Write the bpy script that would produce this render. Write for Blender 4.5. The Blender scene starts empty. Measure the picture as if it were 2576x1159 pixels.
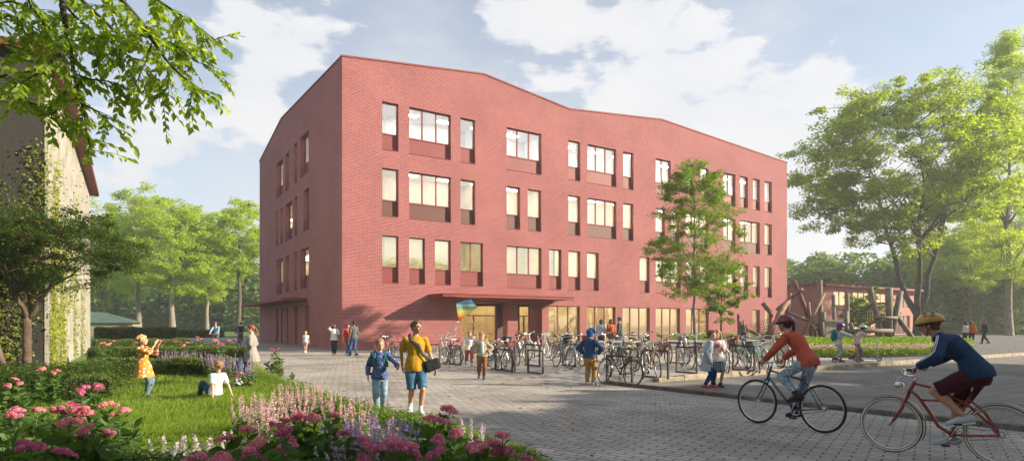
HAZE = 0.0008
import bpy, math, random
import numpy as np
from mathutils import Vector, Matrix, noise as mnoise, Quaternion
R = math.radians
sc = bpy.context.scene
col = sc.collection
rnd = random.Random(7)
nrg = np.random.default_rng(11)

# ---------------------------------------------------------------- camera numbers
F, CX, HZ, EYE = 1504.0, 1287.5, 815.0, 1.55
CY = 579.5

def G(x, y, z=0.0):
    """a ground point seen at (x, y) of the 2575 px wide survey sheet, at height z"""
    Y = F * (EYE - z) / (y - HZ)
    return Vector(((x - CX) / F * Y, Y, z))

def AT(x, y, Y):
    """point seen at (x, y), Y metres ahead"""
    return Vector(((x - CX) / F * Y, Y, EYE + (HZ - y) / F * Y))

ANG = math.atan2(0.5373, 0.8434)
U = Vector((math.cos(ANG), math.sin(ANG), 0))
V = Vector((-math.sin(ANG), math.cos(ANG), 0))
COR = Vector((-10.07, 35.43, 0))

def t_of(x):
    r = (x - CX) / F
    return (r * COR.y - COR.x) / (U.x - r * U.y)

def s_of(x):
    r = (x - CX) / F
    return (r * COR.y - COR.x) / (V.x - r * V.y)

# ---------------------------------------------------------------- ground heights
PL = Vector((2.5, 15.6, 0)); KC = Vector((3.67, 15.3, 0))
def gz(X, Y):
    p = Vector((X, Y, 0))
    a = (p - PL).dot(U)
    above = (p - KC).dot(V)
    if above > 0:
        return 0.2 * max(0, min(1, a / 1.5))
    q = p - PL
    if q.dot(Vector((0.811, 0.585, 0))) > 0.0:
        return 0.08
    return 0.0

def place(x, y):
    z = 0.0
    for _ in range(4):
        g = G(x, y, z); z = gz(g.x, g.y)
    return Vector((g.x, g.y, z))

# ---------------------------------------------------------------- tagging
def tag(o, label=None, cat=None, group=None, kind=None):
    if label: o['label'] = label
    if cat: o['category'] = cat
    if group: o['group'] = group
    if kind: o['kind'] = kind
    return o

def empty(name, loc=(0, 0, 0), rz=0.0, label=None, cat=None, group=None, parent=None):
    o = bpy.data.objects.new(name, None); col.objects.link(o)
    o.location = loc; o.rotation_euler = (0, 0, rz)
    o.empty_display_size = 0.2
    if parent: o.parent = parent
    return tag(o, label, cat, group)

def copy_tree(o, parent=None):
    c = o.copy(); col.objects.link(c)
    if parent is not None: c.parent = parent
    for ch in list(o.children): copy_tree(ch, c)
    return c

def heading(dx, dy):
    return math.atan2(dy, dx) - math.pi / 2

# ---------------------------------------------------------------- mesh builder
class MB:
    def __init__(s):
        s.v = []; s.f = []; s.m = []; s.sm = []
    def add(s, vs, fs, m=0, smooth=False):
        b = len(s.v); s.v.extend([tuple(q) for q in vs])
        for f in fs:
            s.f.append(tuple(i + b for i in f)); s.m.append(m); s.sm.append(smooth)
        return s
    def quad(s, a, b, c, d, m=0): return s.add([a, b, c, d], [(0, 1, 2, 3)], m)
    def poly(s, pts, m=0): return s.add(pts, [tuple(range(len(pts)))], m)
    def box(s, lo, hi, m=0, mat=None, bev=0.0):
        x0, y0, z0 = lo; x1, y1, z1 = hi
        if bev > 0:
            b = bev; vs = []; 
            # octagonal-ish bevelled box: 24 verts
            for sx, X in ((-1, x0), (1, x1)):
                for sy, Yv in ((-1, y0), (1, y1)):
                    for sz, Z in ((-1, z0), (1, z1)):
                        vs += [(X, Yv - sy * b, Z - sz * b), (X - sx * b, Yv, Z - sz * b), (X - sx * b, Yv - sy * b, Z)]
            def i(a, bb, c, k): return (a * 4 + bb * 2 + c) * 3 + k
            fs = []
            for a in (0, 1):
                q = [i(a, 0, 0, 0), i(a, 1, 0, 0), i(a, 1, 1, 0), i(a, 0, 1, 0)]; fs.append(q if a else q[::-1])
                q = [i(0, a, 0, 1), i(1, a, 0, 1), i(1, a, 1, 1), i(0, a, 1, 1)]; fs.append(q[::-1] if a else q)
                q = [i(0, 0, a, 2), i(1, 0, a, 2), i(1, 1, a, 2), i(0, 1, a, 2)]; fs.append(q if a else q[::-1])
            for a in (0, 1):
                for c in (0, 1):
                    e = (a + c) % 2
                    q = [i(a, c, 0, 0), i(a, c, 1, 0), i(a, c, 1, 1), i(a, c, 0, 1)]; fs.append(q if e else q[::-1])
                    q = [i(a, 0, c, 0), i(a, 1, c, 0), i(a, 1, c, 2), i(a, 0, c, 2)]; fs.append(q[::-1] if e else q)
                    q = [i(0, a, c, 1), i(1, a, c, 1), i(1, a, c, 2), i(0, a, c, 2)]; fs.append(q if e else q[::-1])
            for a in (0, 1):
                for bb in (0, 1):
                    for c in (0, 1):
                        q = [i(a, bb, c, 0), i(a, bb, c, 1), i(a, bb, c, 2)]
                        fs.append(q if (a + bb + c) % 2 else q[::-1])
        else:
            vs = [(x0, y0, z0), (x1, y0, z0), (x1, y1, z0), (x0, y1, z0), (x0, y0, z1), (x1, y0, z1), (x1, y1, z1), (x0, y1, z1)]
            fs = [(0, 3, 2, 1), (4, 5, 6, 7), (0, 1, 5, 4), (1, 2, 6, 5), (2, 3, 7, 6), (3, 0, 4, 7)]
        if mat is not None: vs = [mat @ Vector(q) for q in vs]
        return s.add(vs, fs, m)
    def bar(s, a, b, w, d, m=0, up=Vector((0, 0, 1))):
        """rectangular bar from a to b"""
        a = Vector(a); b = Vector(b); t = (b - a).normalized()
        if abs(t.dot(up)) > 0.98: up = Vector((0, 1, 0))
        sx = t.cross(up).normalized(); sy = sx.cross(t)
        vs = []
        for p in (a, b):
            for i, j in ((-1, -1), (1, -1), (1, 1), (-1, 1)):
                vs.append(p + sx * i * w / 2 + sy * j * d / 2)
        return s.add(vs, [(0, 3, 2, 1), (4, 5, 6, 7), (0, 1, 5, 4), (1, 2, 6, 5), (2, 3, 7, 6), (3, 0, 4, 7)], m)
    def tube(s, pts, rads, n=8, m=0, caps=True, closed=False, side=None, smooth=True, roundcap=False):
        """loft along pts; rads = number or (rw, rd) per point"""
        pts = [Vector(p) for p in pts]
        if not isinstance(rads, list): rads = [rads] * len(pts)
        rads = [(r, r) if not isinstance(r, (list, tuple)) else r for r in rads]
        k = len(pts)
        if roundcap:
            def cap(p, q, r, rev):
                d = (p - q).normalized(); out = []
                e = min(r)
                for a in (0.45, 0.8, 0.97):
                    out.append((p + d * e * a, tuple(x * math.sqrt(1 - a * a) for x in r)))
                return out
            c0 = cap(pts[0], pts[1], rads[0], 1); c1 = cap(pts[-1], pts[-2], rads[-1], 0)
            pts = [c[0] for c in c0[::-1]] + pts + [c[0] for c in c1]
            rads = [c[1] for c in c0[::-1]] + rads + [c[1] for c in c1]
            k = len(pts)
        vs = []; prev = None
        for i, p in enumerate(pts):
            if closed: t = pts[(i + 1) % k] - pts[i - 1]
            else: t = pts[min(i + 1, k - 1)] - pts[max(i - 1, 0)]
            if t.length < 1e-9: t = Vector((0, 0, 1))
            t.normalize()
            if side is not None: sx = Vector(side)
            elif prev is not None: sx = prev
            else: sx = Vector((1, 0, 0)) if abs(t.x) < 0.9 else Vector((0, 1, 0))
            sx = (sx - t * sx.dot(t))
            if sx.length < 1e-5: sx = t.orthogonal()
            sx.normalize(); prev = sx; sy = t.cross(sx)
            rw, rd = rads[i]
            for j in range(n):
                a = 2 * math.pi * j / n
                vs.append(p + sx * math.cos(a) * rw + sy * math.sin(a) * rd)
        fs = []
        for i in range(k if closed else k - 1):
            i2 = (i + 1) % k
            for j in range(n):
                j2 = (j + 1) % n
                fs.append((i * n + j, i * n + j2, i2 * n + j2, i2 * n + j))
        s.add(vs, fs, m, smooth)
        if caps and not closed:
            b = len(s.v) - len(vs)
            s.f.append(tuple(b + j for j in range(n))[::-1]); s.m.append(m); s.sm.append(False)
            s.f.append(tuple(b + (k - 1) * n + j for j in range(n))); s.m.append(m); s.sm.append(False)
        return s
    def ell(s, c, r, m=0, seg=12, rings=8, mat=None):
        c = Vector(c); vs = []; fs = []
        if not isinstance(r, (list, tuple, Vector)): r = (r, r, r)
        vs.append((0, 0, -1))
        for i in range(1, rings):
            th = math.pi * i / rings
            for j in range(seg):
                a = 2 * math.pi * j / seg
                vs.append((math.sin(th) * math.cos(a), math.sin(th) * math.sin(a), -math.cos(th)))
        vs.append((0, 0, 1)); L = len(vs) - 1
        for j in range(seg):
            j2 = (j + 1) % seg
            fs.append((0, 1 + j2, 1 + j)); fs.append((L, L - seg + j, L - seg + j2))
            for i in range(rings - 2):
                a = 1 + i * seg
                fs.append((a + j, a + j2, a + seg + j2, a + seg + j))
        out = []
        for q in vs:
            w = Vector((q[0] * r[0], q[1] * r[1], q[2] * r[2]))
            if mat is not None: w = mat @ w
            out.append(w + c)
        return s.add(out, fs, m, True)
    def torus(s, c, R_, r, axis='X', n=40, k=8, m=0, rx=None):
        c = Vector(c); pts = []
        for i in range(n):
            a = 2 * math.pi * i / n
            if axis == 'X': pts.append(c + Vector((0, math.cos(a) * R_, math.sin(a) * R_)))
            elif axis == 'Z': pts.append(c + Vector((math.cos(a) * R_, math.sin(a) * R_, 0)))
            else: pts.append(c + Vector((math.cos(a) * R_, 0, math.sin(a) * R_)))
        sd = {'X': (1, 0, 0), 'Y': (0, 1, 0), 'Z': (0, 0, 1)}[axis]
        return s.tube(pts, [(rx or r, r)] * n, n=k, m=m, closed=True, side=sd)
    def mesh(s, name, mats):
        me = bpy.data.meshes.new(name)
        me.from_pydata(s.v, [], s.f)
        for mm in (mats if isinstance(mats, (list, tuple)) else [mats]): me.materials.append(mm)
        me.polygons.foreach_set('material_index', s.m)
        me.polygons.foreach_set('use_smooth', s.sm)
        me.update()
        return me
    def build(s, name, mats, parent=None, loc=None, rz=None):
        return link(s.mesh(name, mats), name, parent, loc, rz)

def link(me, name, parent=None, loc=None, rz=None):
    o = bpy.data.objects.new(name, me); col.objects.link(o)
    if parent is not None: o.parent = parent
    if loc is not None: o.location = loc
    if rz is not None: o.rotation_euler = (0, 0, rz)
    return o

def npmesh(name, verts, k, mats, mi=None, smooth=False):
    """verts (N*k,3) array, N faces each of k own vertices"""
    verts = np.asarray(verts, dtype=np.float32).reshape(-1, 3)
    nv = len(verts); nf = nv // k
    me = bpy.data.meshes.new(name)
    me.vertices.add(nv); me.vertices.foreach_set('co', verts.ravel())
    me.loops.add(nv); me.loops.foreach_set('vertex_index', np.arange(nv, dtype=np.int32))
    me.polygons.add(nf)
    me.polygons.foreach_set('loop_start', np.arange(0, nv, k, dtype=np.int32))
    for mm in (mats if isinstance(mats, (list, tuple)) else [mats]): me.materials.append(mm)
    if mi is not None: me.polygons.foreach_set('material_index', np.asarray(mi, dtype=np.int32))
    me.update(calc_edges=True)
    return me

# ---------------------------------------------------------------- materials
def lin(c):
    """sRGB 0-255 -> linear"""
    o = []
    for x in c[:3]:
        x = x / 255.0
        o.append(x / 12.92 if x <= 0.04045 else ((x + 0.055) / 1.055) ** 2.4)
    return tuple(o) + (1.0,)

_mc = {}
class NT:
    def __init__(s, name):
        s.m = bpy.data.materials.new(name); s.m.use_nodes = True
        s.t = s.m.node_tree; s.t.nodes.clear()
        s.out = s.n('ShaderNodeOutputMaterial')
    def n(s, typ, **kw):
        x = s.t.nodes.new(typ)
        for k, v in kw.items(): setattr(x, k, v)
        return x
    def l(s, a, b): s.t.links.new(a, b)
    def surf(s, sh): s.l(sh, s.out.inputs['Surface'])

def mixc(T, fac, a, b, mode='MIX'):
    x = T.n('ShaderNodeMix', data_type='RGBA', blend_type=mode)
    for sock, val in ((0, fac), (6, a), (7, b)):
        if hasattr(val, 'is_linked'): T.l(val, x.inputs[sock])
        else: x.inputs[sock].default_value = val if sock == 0 else (tuple(val)[:3] + (1,))
    return x.outputs[2]

def ramp(T, src, p0, p1, c0=(0, 0, 0, 1), c1=(1, 1, 1, 1)):
    r = T.n('ShaderNodeValToRGB')
    r.color_ramp.elements[0].position = p0; r.color_ramp.elements[1].position = p1
    r.color_ramp.elements[0].color = c0; r.color_ramp.elements[1].color = c1
    T.l(src, r.inputs[0]); return r.outputs[0]

def mat(name, c, rough=0.6, metal=0.0, var=0.15, vs=6.0, bump=0.0, bs=60.0, spec=0.5, c2=None, emit=0.0, coat=0.0):
    if name in _mc: return _mc[name]
    c = tuple(c)[:3] + (1,)
    T = NT(name); b = T.n('ShaderNodeBsdfPrincipled')
    tc = T.n('ShaderNodeTexCoord')
    nz = T.n('ShaderNodeTexNoise'); nz.inputs['Scale'].default_value = vs; nz.inputs['Detail'].default_value = 4
    T.l(tc.outputs['Object'], nz.inputs['Vector'])
    lo = c2 if c2 else tuple(x * (1 - var) for x in c[:3])
    hi = c if c2 else tuple(min(1, x * (1 + var)) for x in c[:3])
    f = ramp(T, nz.outputs['Fac'], 0.35, 0.65)
    cc = mixc(T, f, lo, hi)
    T.l(cc, b.inputs['Base Color'])
    b.inputs['Roughness'].default_value = rough; b.inputs['Metallic'].default_value = metal
    b.inputs['Specular IOR Level'].default_value = spec
    b.inputs['Coat Weight'].default_value = coat
    if emit:
        b.inputs['Emission Color'].default_value = c; b.inputs['Emission Strength'].default_value = emit
    if bump:
        n2 = T.n('ShaderNodeTexNoise'); n2.inputs['Scale'].default_value = bs; n2.inputs['Detail'].default_value = 5
        T.l(tc.outputs['Object'], n2.inputs['Vector'])
        bp = T.n('ShaderNodeBump'); bp.inputs['Strength'].default_value = 0.6; bp.inputs['Distance'].default_value = bump
        T.l(n2.outputs['Fac'], bp.inputs['Height']); T.l(bp.outputs[0], b.inputs['Normal'])
    T.surf(b.outputs[0]); _mc[name] = T.m
    return T.m

def leafmat(name, c1, c2, trans=0.45, tint=(1.0, 1.0, 0.35), rough=0.55):
    """leaf: per leaf colour variation, light passes through"""
    if name in _mc: return _mc[name]
    T = NT(name)
    g = T.n('ShaderNodeNewGeometry')
    cc = mixc(T, g.outputs['Random Per Island'], c1, c2)
    b = T.n('ShaderNodeBsdfPrincipled'); T.l(cc, b.inputs['Base Color'])
    b.inputs['Roughness'].default_value = rough; b.inputs['Specular IOR Level'].default_value = 0.35
    tr = T.n('ShaderNodeBsdfTranslucent')
    m2 = mixc(T, 1.0, cc, tuple(x * 2.2 for x in tint), 'MULTIPLY'); T.l(m2, tr.inputs['Color'])
    mx = T.n('ShaderNodeMixShader'); mx.inputs[0].default_value = trans
    T.l(b.outputs[0], mx.inputs[1]); T.l(tr.outputs[0], mx.inputs[2]); T.surf(mx.outputs[0])
    _mc[name] = T.m; return T.m

def brickmat(name, axes, cb1, cb2, cm, bw=0.36, rh=0.16, ms=0.012, rot=0.0, bump=0.01, rough=0.85, stain=0.25, sq=1.0, off=0.5, nsc=0.35, space='Object'):
    if name in _mc: return _mc[name]
    T = NT(name); tc = T.n('ShaderNodeTexCoord'); sp = T.n('ShaderNodeSeparateXYZ')
    T.l(tc.outputs[space], sp.inputs[0])
    cb = T.n('ShaderNodeCombineXYZ')
    for i, a in enumerate(axes): T.l(sp.outputs['XYZ'.index(a)], cb.inputs[i])
    mp = T.n('ShaderNodeMapping'); mp.inputs['Rotation'].default_value = (0, 0, rot)
    T.l(cb.outputs[0], mp.inputs[0])
    # slight wobble of the joints
    wn = T.n('ShaderNodeTexNoise'); wn.inputs['Scale'].default_value = 3.0
    T.l(mp.outputs[0], wn.inputs['Vector'])
    ad = T.n('ShaderNodeMixRGB', blend_type='ADD'); ad.inputs[0].default_value = 0.02 if bump > 0.006 else 0.0
    T.l(mp.outputs[0], ad.inputs[1]); T.l(wn.outputs['Color'], ad.inputs[2])
    br = T.n('ShaderNodeTexBrick'); T.l(ad.outputs[0], br.inputs['Vector'])
    br.offset = off; br.squash = sq
    br.inputs['Scale'].default_value = 1.0
    br.inputs['Brick Width'].default_value = bw; br.inputs['Row Height'].default_value = rh
    br.inputs['Mortar Size'].default_value = ms; br.inputs['Mortar Smooth'].default_value = 0.3
    br.inputs['Color1'].default_value = tuple(cb1)[:3] + (1,); br.inputs['Color2'].default_value = tuple(cb2)[:3] + (1,)
    br.inputs['Mortar'].default_value = tuple(cm)[:3] + (1,)
    n1 = T.n('ShaderNodeTexNoise'); n1.inputs['Scale'].default_value = nsc; n1.inputs['Detail'].default_value = 6
    T.l(mp.outputs[0], n1.inputs['Vector'])
    f = ramp(T, n1.outputs['Fac'], 0.3, 0.7, (1 - stain,) * 3 + (1,), (1 + stain * 0.3,) * 3 + (1,))
    n2 = T.n('ShaderNodeTexNoise'); n2.inputs['Scale'].default_value = 9; n2.inputs['Detail'].default_value = 6
    T.l(mp.outputs[0], n2.inputs['Vector'])
    f2 = ramp(T, n2.outputs['Fac'], 0.3, 0.7, (0.88,) * 3 + (1,), (1.08,) * 3 + (1,))
    c = mixc(T, 1.0, br.outputs['Color'], f, 'MULTIPLY'); c = mixc(T, 1.0, c, f2, 'MULTIPLY')
    b = T.n('ShaderNodeBsdfPrincipled'); T.l(c, b.inputs['Base Color']); b.inputs['Roughness'].default_value = rough
    b.inputs['Specular IOR Level'].default_value = 0.3
    if bump:
        h = T.n('ShaderNodeMath', operation='MULTIPLY_ADD'); T.l(br.outputs['Fac'], h.inputs[0]); h.inputs[1].default_value = -1.0
        T.l(n2.outputs['Fac'], h.inputs[2])
        bp = T.n('ShaderNodeBump'); bp.inputs['Strength'].default_value = 0.8; bp.inputs['Distance'].default_value = bump
        T.l(h.outputs[0], bp.inputs['Height']); T.l(bp.outputs[0], b.inputs['Normal'])
    T.surf(b.outputs[0]); _mc[name] = T.m; return T.m

def spotmat(name, base, spot, scale=18.0, size=0.25, spot2=None, rough=0.8, wob=0.0):
    """cloth printed with scattered spots"""
    if name in _mc: return _mc[name]
    T = NT(name); tc = T.n('ShaderNodeTexCoord')
    vo = T.n('ShaderNodeTexVoronoi'); vo.inputs['Scale'].default_value = scale
    T.l(tc.outputs['Object'], vo.inputs['Vector'])
    nz = T.n('ShaderNodeTexNoise'); nz.inputs['Scale'].default_value = scale * 3
    T.l(tc.outputs['Object'], nz.inputs['Vector'])
    a = T.n('ShaderNodeMath', operation='MULTIPLY_ADD'); T.l(nz.outputs['Fac'], a.inputs[0]); a.inputs[1].default_value = wob; T.l(vo.outputs['Distance'], a.inputs[2])
    f = ramp(T, a.outputs[0], size, size + 0.05, (1, 1, 1, 1), (0, 0, 0, 1))
    c = mixc(T, f, base, spot)
    b = T.n('ShaderNodeBsdfPrincipled'); T.l(c, b.inputs['Base Color']); b.inputs['Roughness'].default_value = rough
    T.surf(b.outputs[0]); _mc[name] = T.m; return T.m

def glassmat(name, refl=0.35, tint=(0.9, 0.93, 0.95), rough=0.02, gc=(0.9, 0.93, 0.97)):
    if name in _mc: return _mc[name]
    T = NT(name); tr = T.n('ShaderNodeBsdfTransparent'); tr.inputs[0].default_value = tint + (1,)
    gl = T.n('ShaderNodeBsdfGlossy'); gl.inputs['Color'].default_value = gc + (1,); gl.inputs['Roughness'].default_value = rough
    tc = T.n('ShaderNodeTexCoord'); nz = T.n('ShaderNodeTexNoise'); nz.inputs['Scale'].default_value = 0.8
    T.l(tc.outputs['Object'], nz.inputs['Vector'])
    bp = T.n('ShaderNodeBump'); bp.inputs['Strength'].default_value = 0.05; bp.inputs['Distance'].default_value = 0.02
    T.l(nz.outputs['Fac'], bp.inputs['Height']); T.l(bp.outputs[0], gl.inputs['Normal'])
    mx = T.n('ShaderNodeMixShader'); mx.inputs[0].default_value = refl
    T.l(tr.outputs[0], mx.inputs[1]); T.l(gl.outputs[0], mx.inputs[2]); T.surf(mx.outputs[0])
    _mc[name] = T.m; return T.m
# ================================================================= camera, sky, sun
cam = bpy.data.cameras.new('camera'); camo = bpy.data.objects.new('camera', cam); col.objects.link(camo)
camo.location = (0, 0, EYE); camo.rotation_euler = (R(90), 0, 0)
cam.sensor_width = 36; cam.lens = 36 * F / 2575.0
cam.shift_y = (HZ - CY) / 2575.0
cam.clip_end = 5000; cam.clip_start = 0.1
sc.camera = camo
SUN_AZ, SUN_EL = 93.0, 22.0        # clockwise from +Y
sd = Vector((math.sin(R(SUN_AZ)) * math.cos(R(SUN_EL)), math.cos(R(SUN_AZ)) * math.cos(R(SUN_EL)), math.sin(R(SUN_EL))))
sl = bpy.data.lights.new('sun', 'SUN'); sl.energy = 5.0; sl.angle = R(0.6); sl.color = (1.0, 0.86, 0.66)
so = bpy.data.objects.new('sun', sl); col.objects.link(so)
so.rotation_euler = (-sd).to_track_quat('-Z', 'Y').to_euler(); so.location = sd * 60

w = bpy.data.worlds.new('World'); sc.world = w; w.use_nodes = True
wt = w.node_tree; wt.nodes.clear()
def wn(t, **k):
    x = wt.nodes.new(t)
    for a, b in k.items(): setattr(x, a, b)
    return x
sky = wn('ShaderNodeTexSky', sky_type='NISHITA'); sky.sun_disc = False
sky.sun_elevation = R(SUN_EL); sky.sun_rotation = R(SUN_AZ); sky.air_density = 1.0; sky.dust_density = 0.8; sky.ozone_density = 1.5; sky.altitude = 50
tcw = wn('ShaderNodeTexCoord')
def dvec(x, y): return Vector(((x - CX) / F, 1.0, (HZ - y) / F)).normalized()
# clouds live in the sky by direction: soft lobes broken up by noise
n1 = wn('ShaderNodeTexNoise'); n1.inputs['Scale'].default_value = 7.0; n1.inputs['Detail'].default_value = 10; n1.inputs['Roughness'].default_value = 0.58
n2 = wn('ShaderNodeTexNoise'); n2.inputs['Scale'].default_value = 2.2; n2.inputs['Detail'].default_value = 8; n2.inputs['Roughness'].default_value = 0.62; n2.inputs['Distortion'].default_value = 0.3
mpw = wn('ShaderNodeMapping'); mpw.inputs['Scale'].default_value = (1, 1, 2.2)
wt.links.new(tcw.outputs['Generated'], mpw.inputs[0])
wt.links.new(mpw.outputs[0], n1.inputs['Vector']); wt.links.new(mpw.outputs[0], n2.inputs['Vector'])
def math2(op, a, b, c=None, clamp=False):
    m = wn('ShaderNodeMath', operation=op); m.use_clamp = clamp
    for i, q in enumerate([a, b] + ([c] if c is not None else [])):
        if hasattr(q, 'is_linked'): wt.links.new(q, m.inputs[i])
        else: m.inputs[i].default_value = q
    return m.outputs[0]
lobes = [(1700, 190, 115), (1800, 170, 80), (1640, 240, 120), (1860, 270, 130), (1750, 300, 150), (1600, 330, 130), (2060, 250, 110), (2110, 320, 130), (1950, 370, 150),
         (700, 120, 150), (620, 60, 110), (640, 200, 70), (1400, 30, 190), (1250, 20, 110), (1620, 40, 90), (400, 380, 120),
         (1700, 450, 200), (2250, 450, 160), (2000, 470, 150)]
acc = None
for x, y, r in lobes:
    d = dvec(x, y)
    vm = wn('ShaderNodeVectorMath', operation='DISTANCE'); wt.links.new(tcw.outputs['Generated'], vm.inputs[0]); vm.inputs[1].default_value = d
    rr = r / F * (d.y ** 2) ** 0.5
    q = math2('MULTIPLY_ADD', vm.outputs['Value'], -1.0 / rr, 1.35)
    q = math2('MAXIMUM', q, -0.6)
    if y < 150 and x < 1600: q = math2('ADD', q, -0.35)
    acc = q if acc is None else math2('SMOOTH_MAX', acc, q, 0.35)
nn = math2('MULTIPLY_ADD', n1.outputs['Fac'], 4.6, -2.35)
cl = math2('ADD', acc, nn)
mr = wn('ShaderNodeMapRange', interpolation_type='SMOOTHSTEP'); wt.links.new(cl, mr.inputs[0]); mr.inputs[1].default_value = 0.0; mr.inputs[2].default_value = 0.5
# thin veil elsewhere
mr2 = wn('ShaderNodeMapRange', interpolation_type='SMOOTHSTEP'); wt.links.new(n2.outputs['Fac'], mr2.inputs[0]); mr2.inputs[1].default_value = 0.42; mr2.inputs[2].default_value = 0.75; mr2.inputs[4].default_value = 0.55
cf = math2('MAXIMUM', mr.outputs[0], mr2.outputs[0], None, True)
# veil grows to the horizon
sp = wn('ShaderNodeSeparateXYZ'); wt.links.new(tcw.outputs['Generated'], sp.inputs[0])
hz = wn('ShaderNodeMapRange'); wt.links.new(sp.outputs['Z'], hz.inputs[0]); hz.inputs[1].default_value = 0.0; hz.inputs[2].default_value = 0.42; hz.inputs[3].default_value = 0.72; hz.inputs[4].default_value = 0.36
cf = math2('MULTIPLY_ADD', math2('SUBTRACT', 1.0, hz.outputs[0]), cf, hz.outputs[0], True)
mc = wn('ShaderNodeMix', data_type='RGBA'); wt.links.new(cf, mc.inputs[0]); wt.links.new(sky.outputs[0], mc.inputs[6])
# cloud tone: slight grey relief
cr = wn('ShaderNodeMix', data_type='RGBA'); wt.links.new(n1.outputs['Fac'], cr.inputs[0])
CL = 4.6
cr.inputs[6].default_value = (CL * 0.80, CL * 0.86, CL * 0.98, 1); cr.inputs[7].default_value = (CL * 1.12, CL * 1.10, CL * 1.08, 1)
wt.links.new(cr.outputs[2], mc.inputs[7])
bg = wn('ShaderNodeBackground'); bg.inputs[1].default_value = 0.088
wt.links.new(mc.outputs[2], bg.inputs[0])
wo = wn('ShaderNodeOutputWorld'); wt.links.new(bg.outputs[0], wo.inputs[0])
sc.view_settings.view_transform = 'Standard'; sc.view_settings.look = 'None'; sc.view_settings.gamma = 1.0
sc.view_settings.exposure = 1.12
sc.cycles.use_denoising = True
try: sc.cycles.denoiser = 'OPENIMAGEDENOISE'
except Exception: pass
sc.cycles.max_bounces = 8; sc.cycles.transparent_max_bounces = 12; sc.cycles.volume_bounces = 1
sc.cycles.diffuse_bounces = 4; sc.cycles.glossy_bounces = 3; sc.cycles.transmission_bounces = 4
sc.cycles.caustics_reflective = False; sc.cycles.caustics_refractive = False
sc.cycles.sample_clamp_indirect = 6.0
sc.cycles.use_adaptive_sampling = True; sc.cycles.adaptive_threshold = 0.015

# ================================================================= ground
def struct(o, kind='structure'): o['kind'] = kind; return o
m_soil = mat('meadow_soil', (0.045, 0.075, 0.02), 0.95, var=0.35, vs=0.3, bump=0.03, bs=8)
m_lawn = mat('lawn_green', (0.085, 0.15, 0.025), 0.95, var=0.35, vs=1.2, bump=0.03, bs=20)
m_earth = mat('bed_earth', (0.05, 0.04, 0.025), 0.95, var=0.4, vs=3, bump=0.04, bs=25)
m_sett = brickmat('street_setts', 'XYZ', (0.47, 0.43, 0.38), (0.36, 0.33, 0.295), (0.10, 0.09, 0.08), bw=0.30, rh=0.125, ms=0.010, rot=R(35), bump=0.018, stain=0.42, off=0.5, nsc=0.55)
m_slab = brickmat('pavement_slabs', 'XYZ', (0.25, 0.23, 0.205), (0.20, 0.185, 0.165), (0.06, 0.053, 0.047), bw=1.15, rh=0.42, ms=0.010, rot=-ANG, bump=0.010, stain=0.3)
m_conc = brickmat('pale_concrete_slabs', 'XYZ', (0.46, 0.42, 0.36), (0.40, 0.365, 0.32), (0.22, 0.20, 0.175), bw=1.0, rh=1.0, ms=0.010, rot=-ANG, bump=0.006, stain=0.2)
m_kerb = mat('kerb_stone', (0.36, 0.30, 0.215), 0.85, var=0.28, vs=4, bump=0.02, bs=14)
m_kerbd = mat('kerb_dark', (0.12, 0.105, 0.09), 0.85, var=0.3, vs=4, bump=0.015, bs=14)

def flat(name, pts, z, m):
    b = MB(); b.poly([(p[0], p[1], z) for p in pts]); return struct(b.build(name, m))
bg0 = MB(); bg0.quad((-900, -60, -0.03), (900, -60, -0.03), (900, 1500, -0.03), (-900, 1500, -0.03))
struct(bg0.build('ground', m_soil))
def g2(o, a, b): p = o + U * a + V * b; return (p.x, p.y)
# the paved square and streets
flat('paved_square', [(-8, -8), (60, -8), (80, 40), g2(COR, 75, -2), g2(COR, 75, 40), g2(COR, -2, 40), (-40, 66), (-42, 52), (-12.5, 26), (-8.5, 19)], 0.0, m_sett)
# flower bed and lawn in front left
LE = [G(560, 868), G(640, 912), G(678, 948), G(790, 992), G(906, 1038), G(1051, 1073)]
edge = [(p.x, p.y) for p in LE] + [(-0.55, 8.1), (0.15, 7.0), (0.55, 5.8), (0.6, 3.5)]
lawn = edge + [(0.5, -3), (-22, -3), (-45, 30), (-42, 52)]
flat('lawn', lawn, 0.03, m_lawn)
# flat stone edging along the lawn
def ribbon(name, line, w, z0, z1, m, seg=0.0, kind='structure', zf=None, bev=0.012, jit=0.0):
    b = MB(); rr = random.Random(5)
    pts = [Vector((p[0], p[1], 0)) for p in line]
    for i in range(len(pts) - 1):
        a, c = pts[i], pts[i + 1]; L = (c - a).length; d = (c - a) / L
        n = max(1, int(round(L / seg))) if seg else 1
        for k in range(n):
            p = a + d * (L * k / n + 0.004); q = a + d * (L * (k + 1) / n - 0.004)
            zz = (zf((p + q) / 2) if zf else 0) + rr.uniform(-jit, jit)
            M_ = Matrix.Translation(p) @ Matrix.Rotation(math.atan2(d.y, d.x), 4, 'Z')
            b.box((0, -w / 2, z0), ((q - p).length, w / 2, z1 + zz), 0, M_, bev)
    return struct(b.build(name, m), kind)
ribbon('edging_stones', edge[1:], 0.26, -0.1, 0.014, m_kerb, 0.9)
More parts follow.
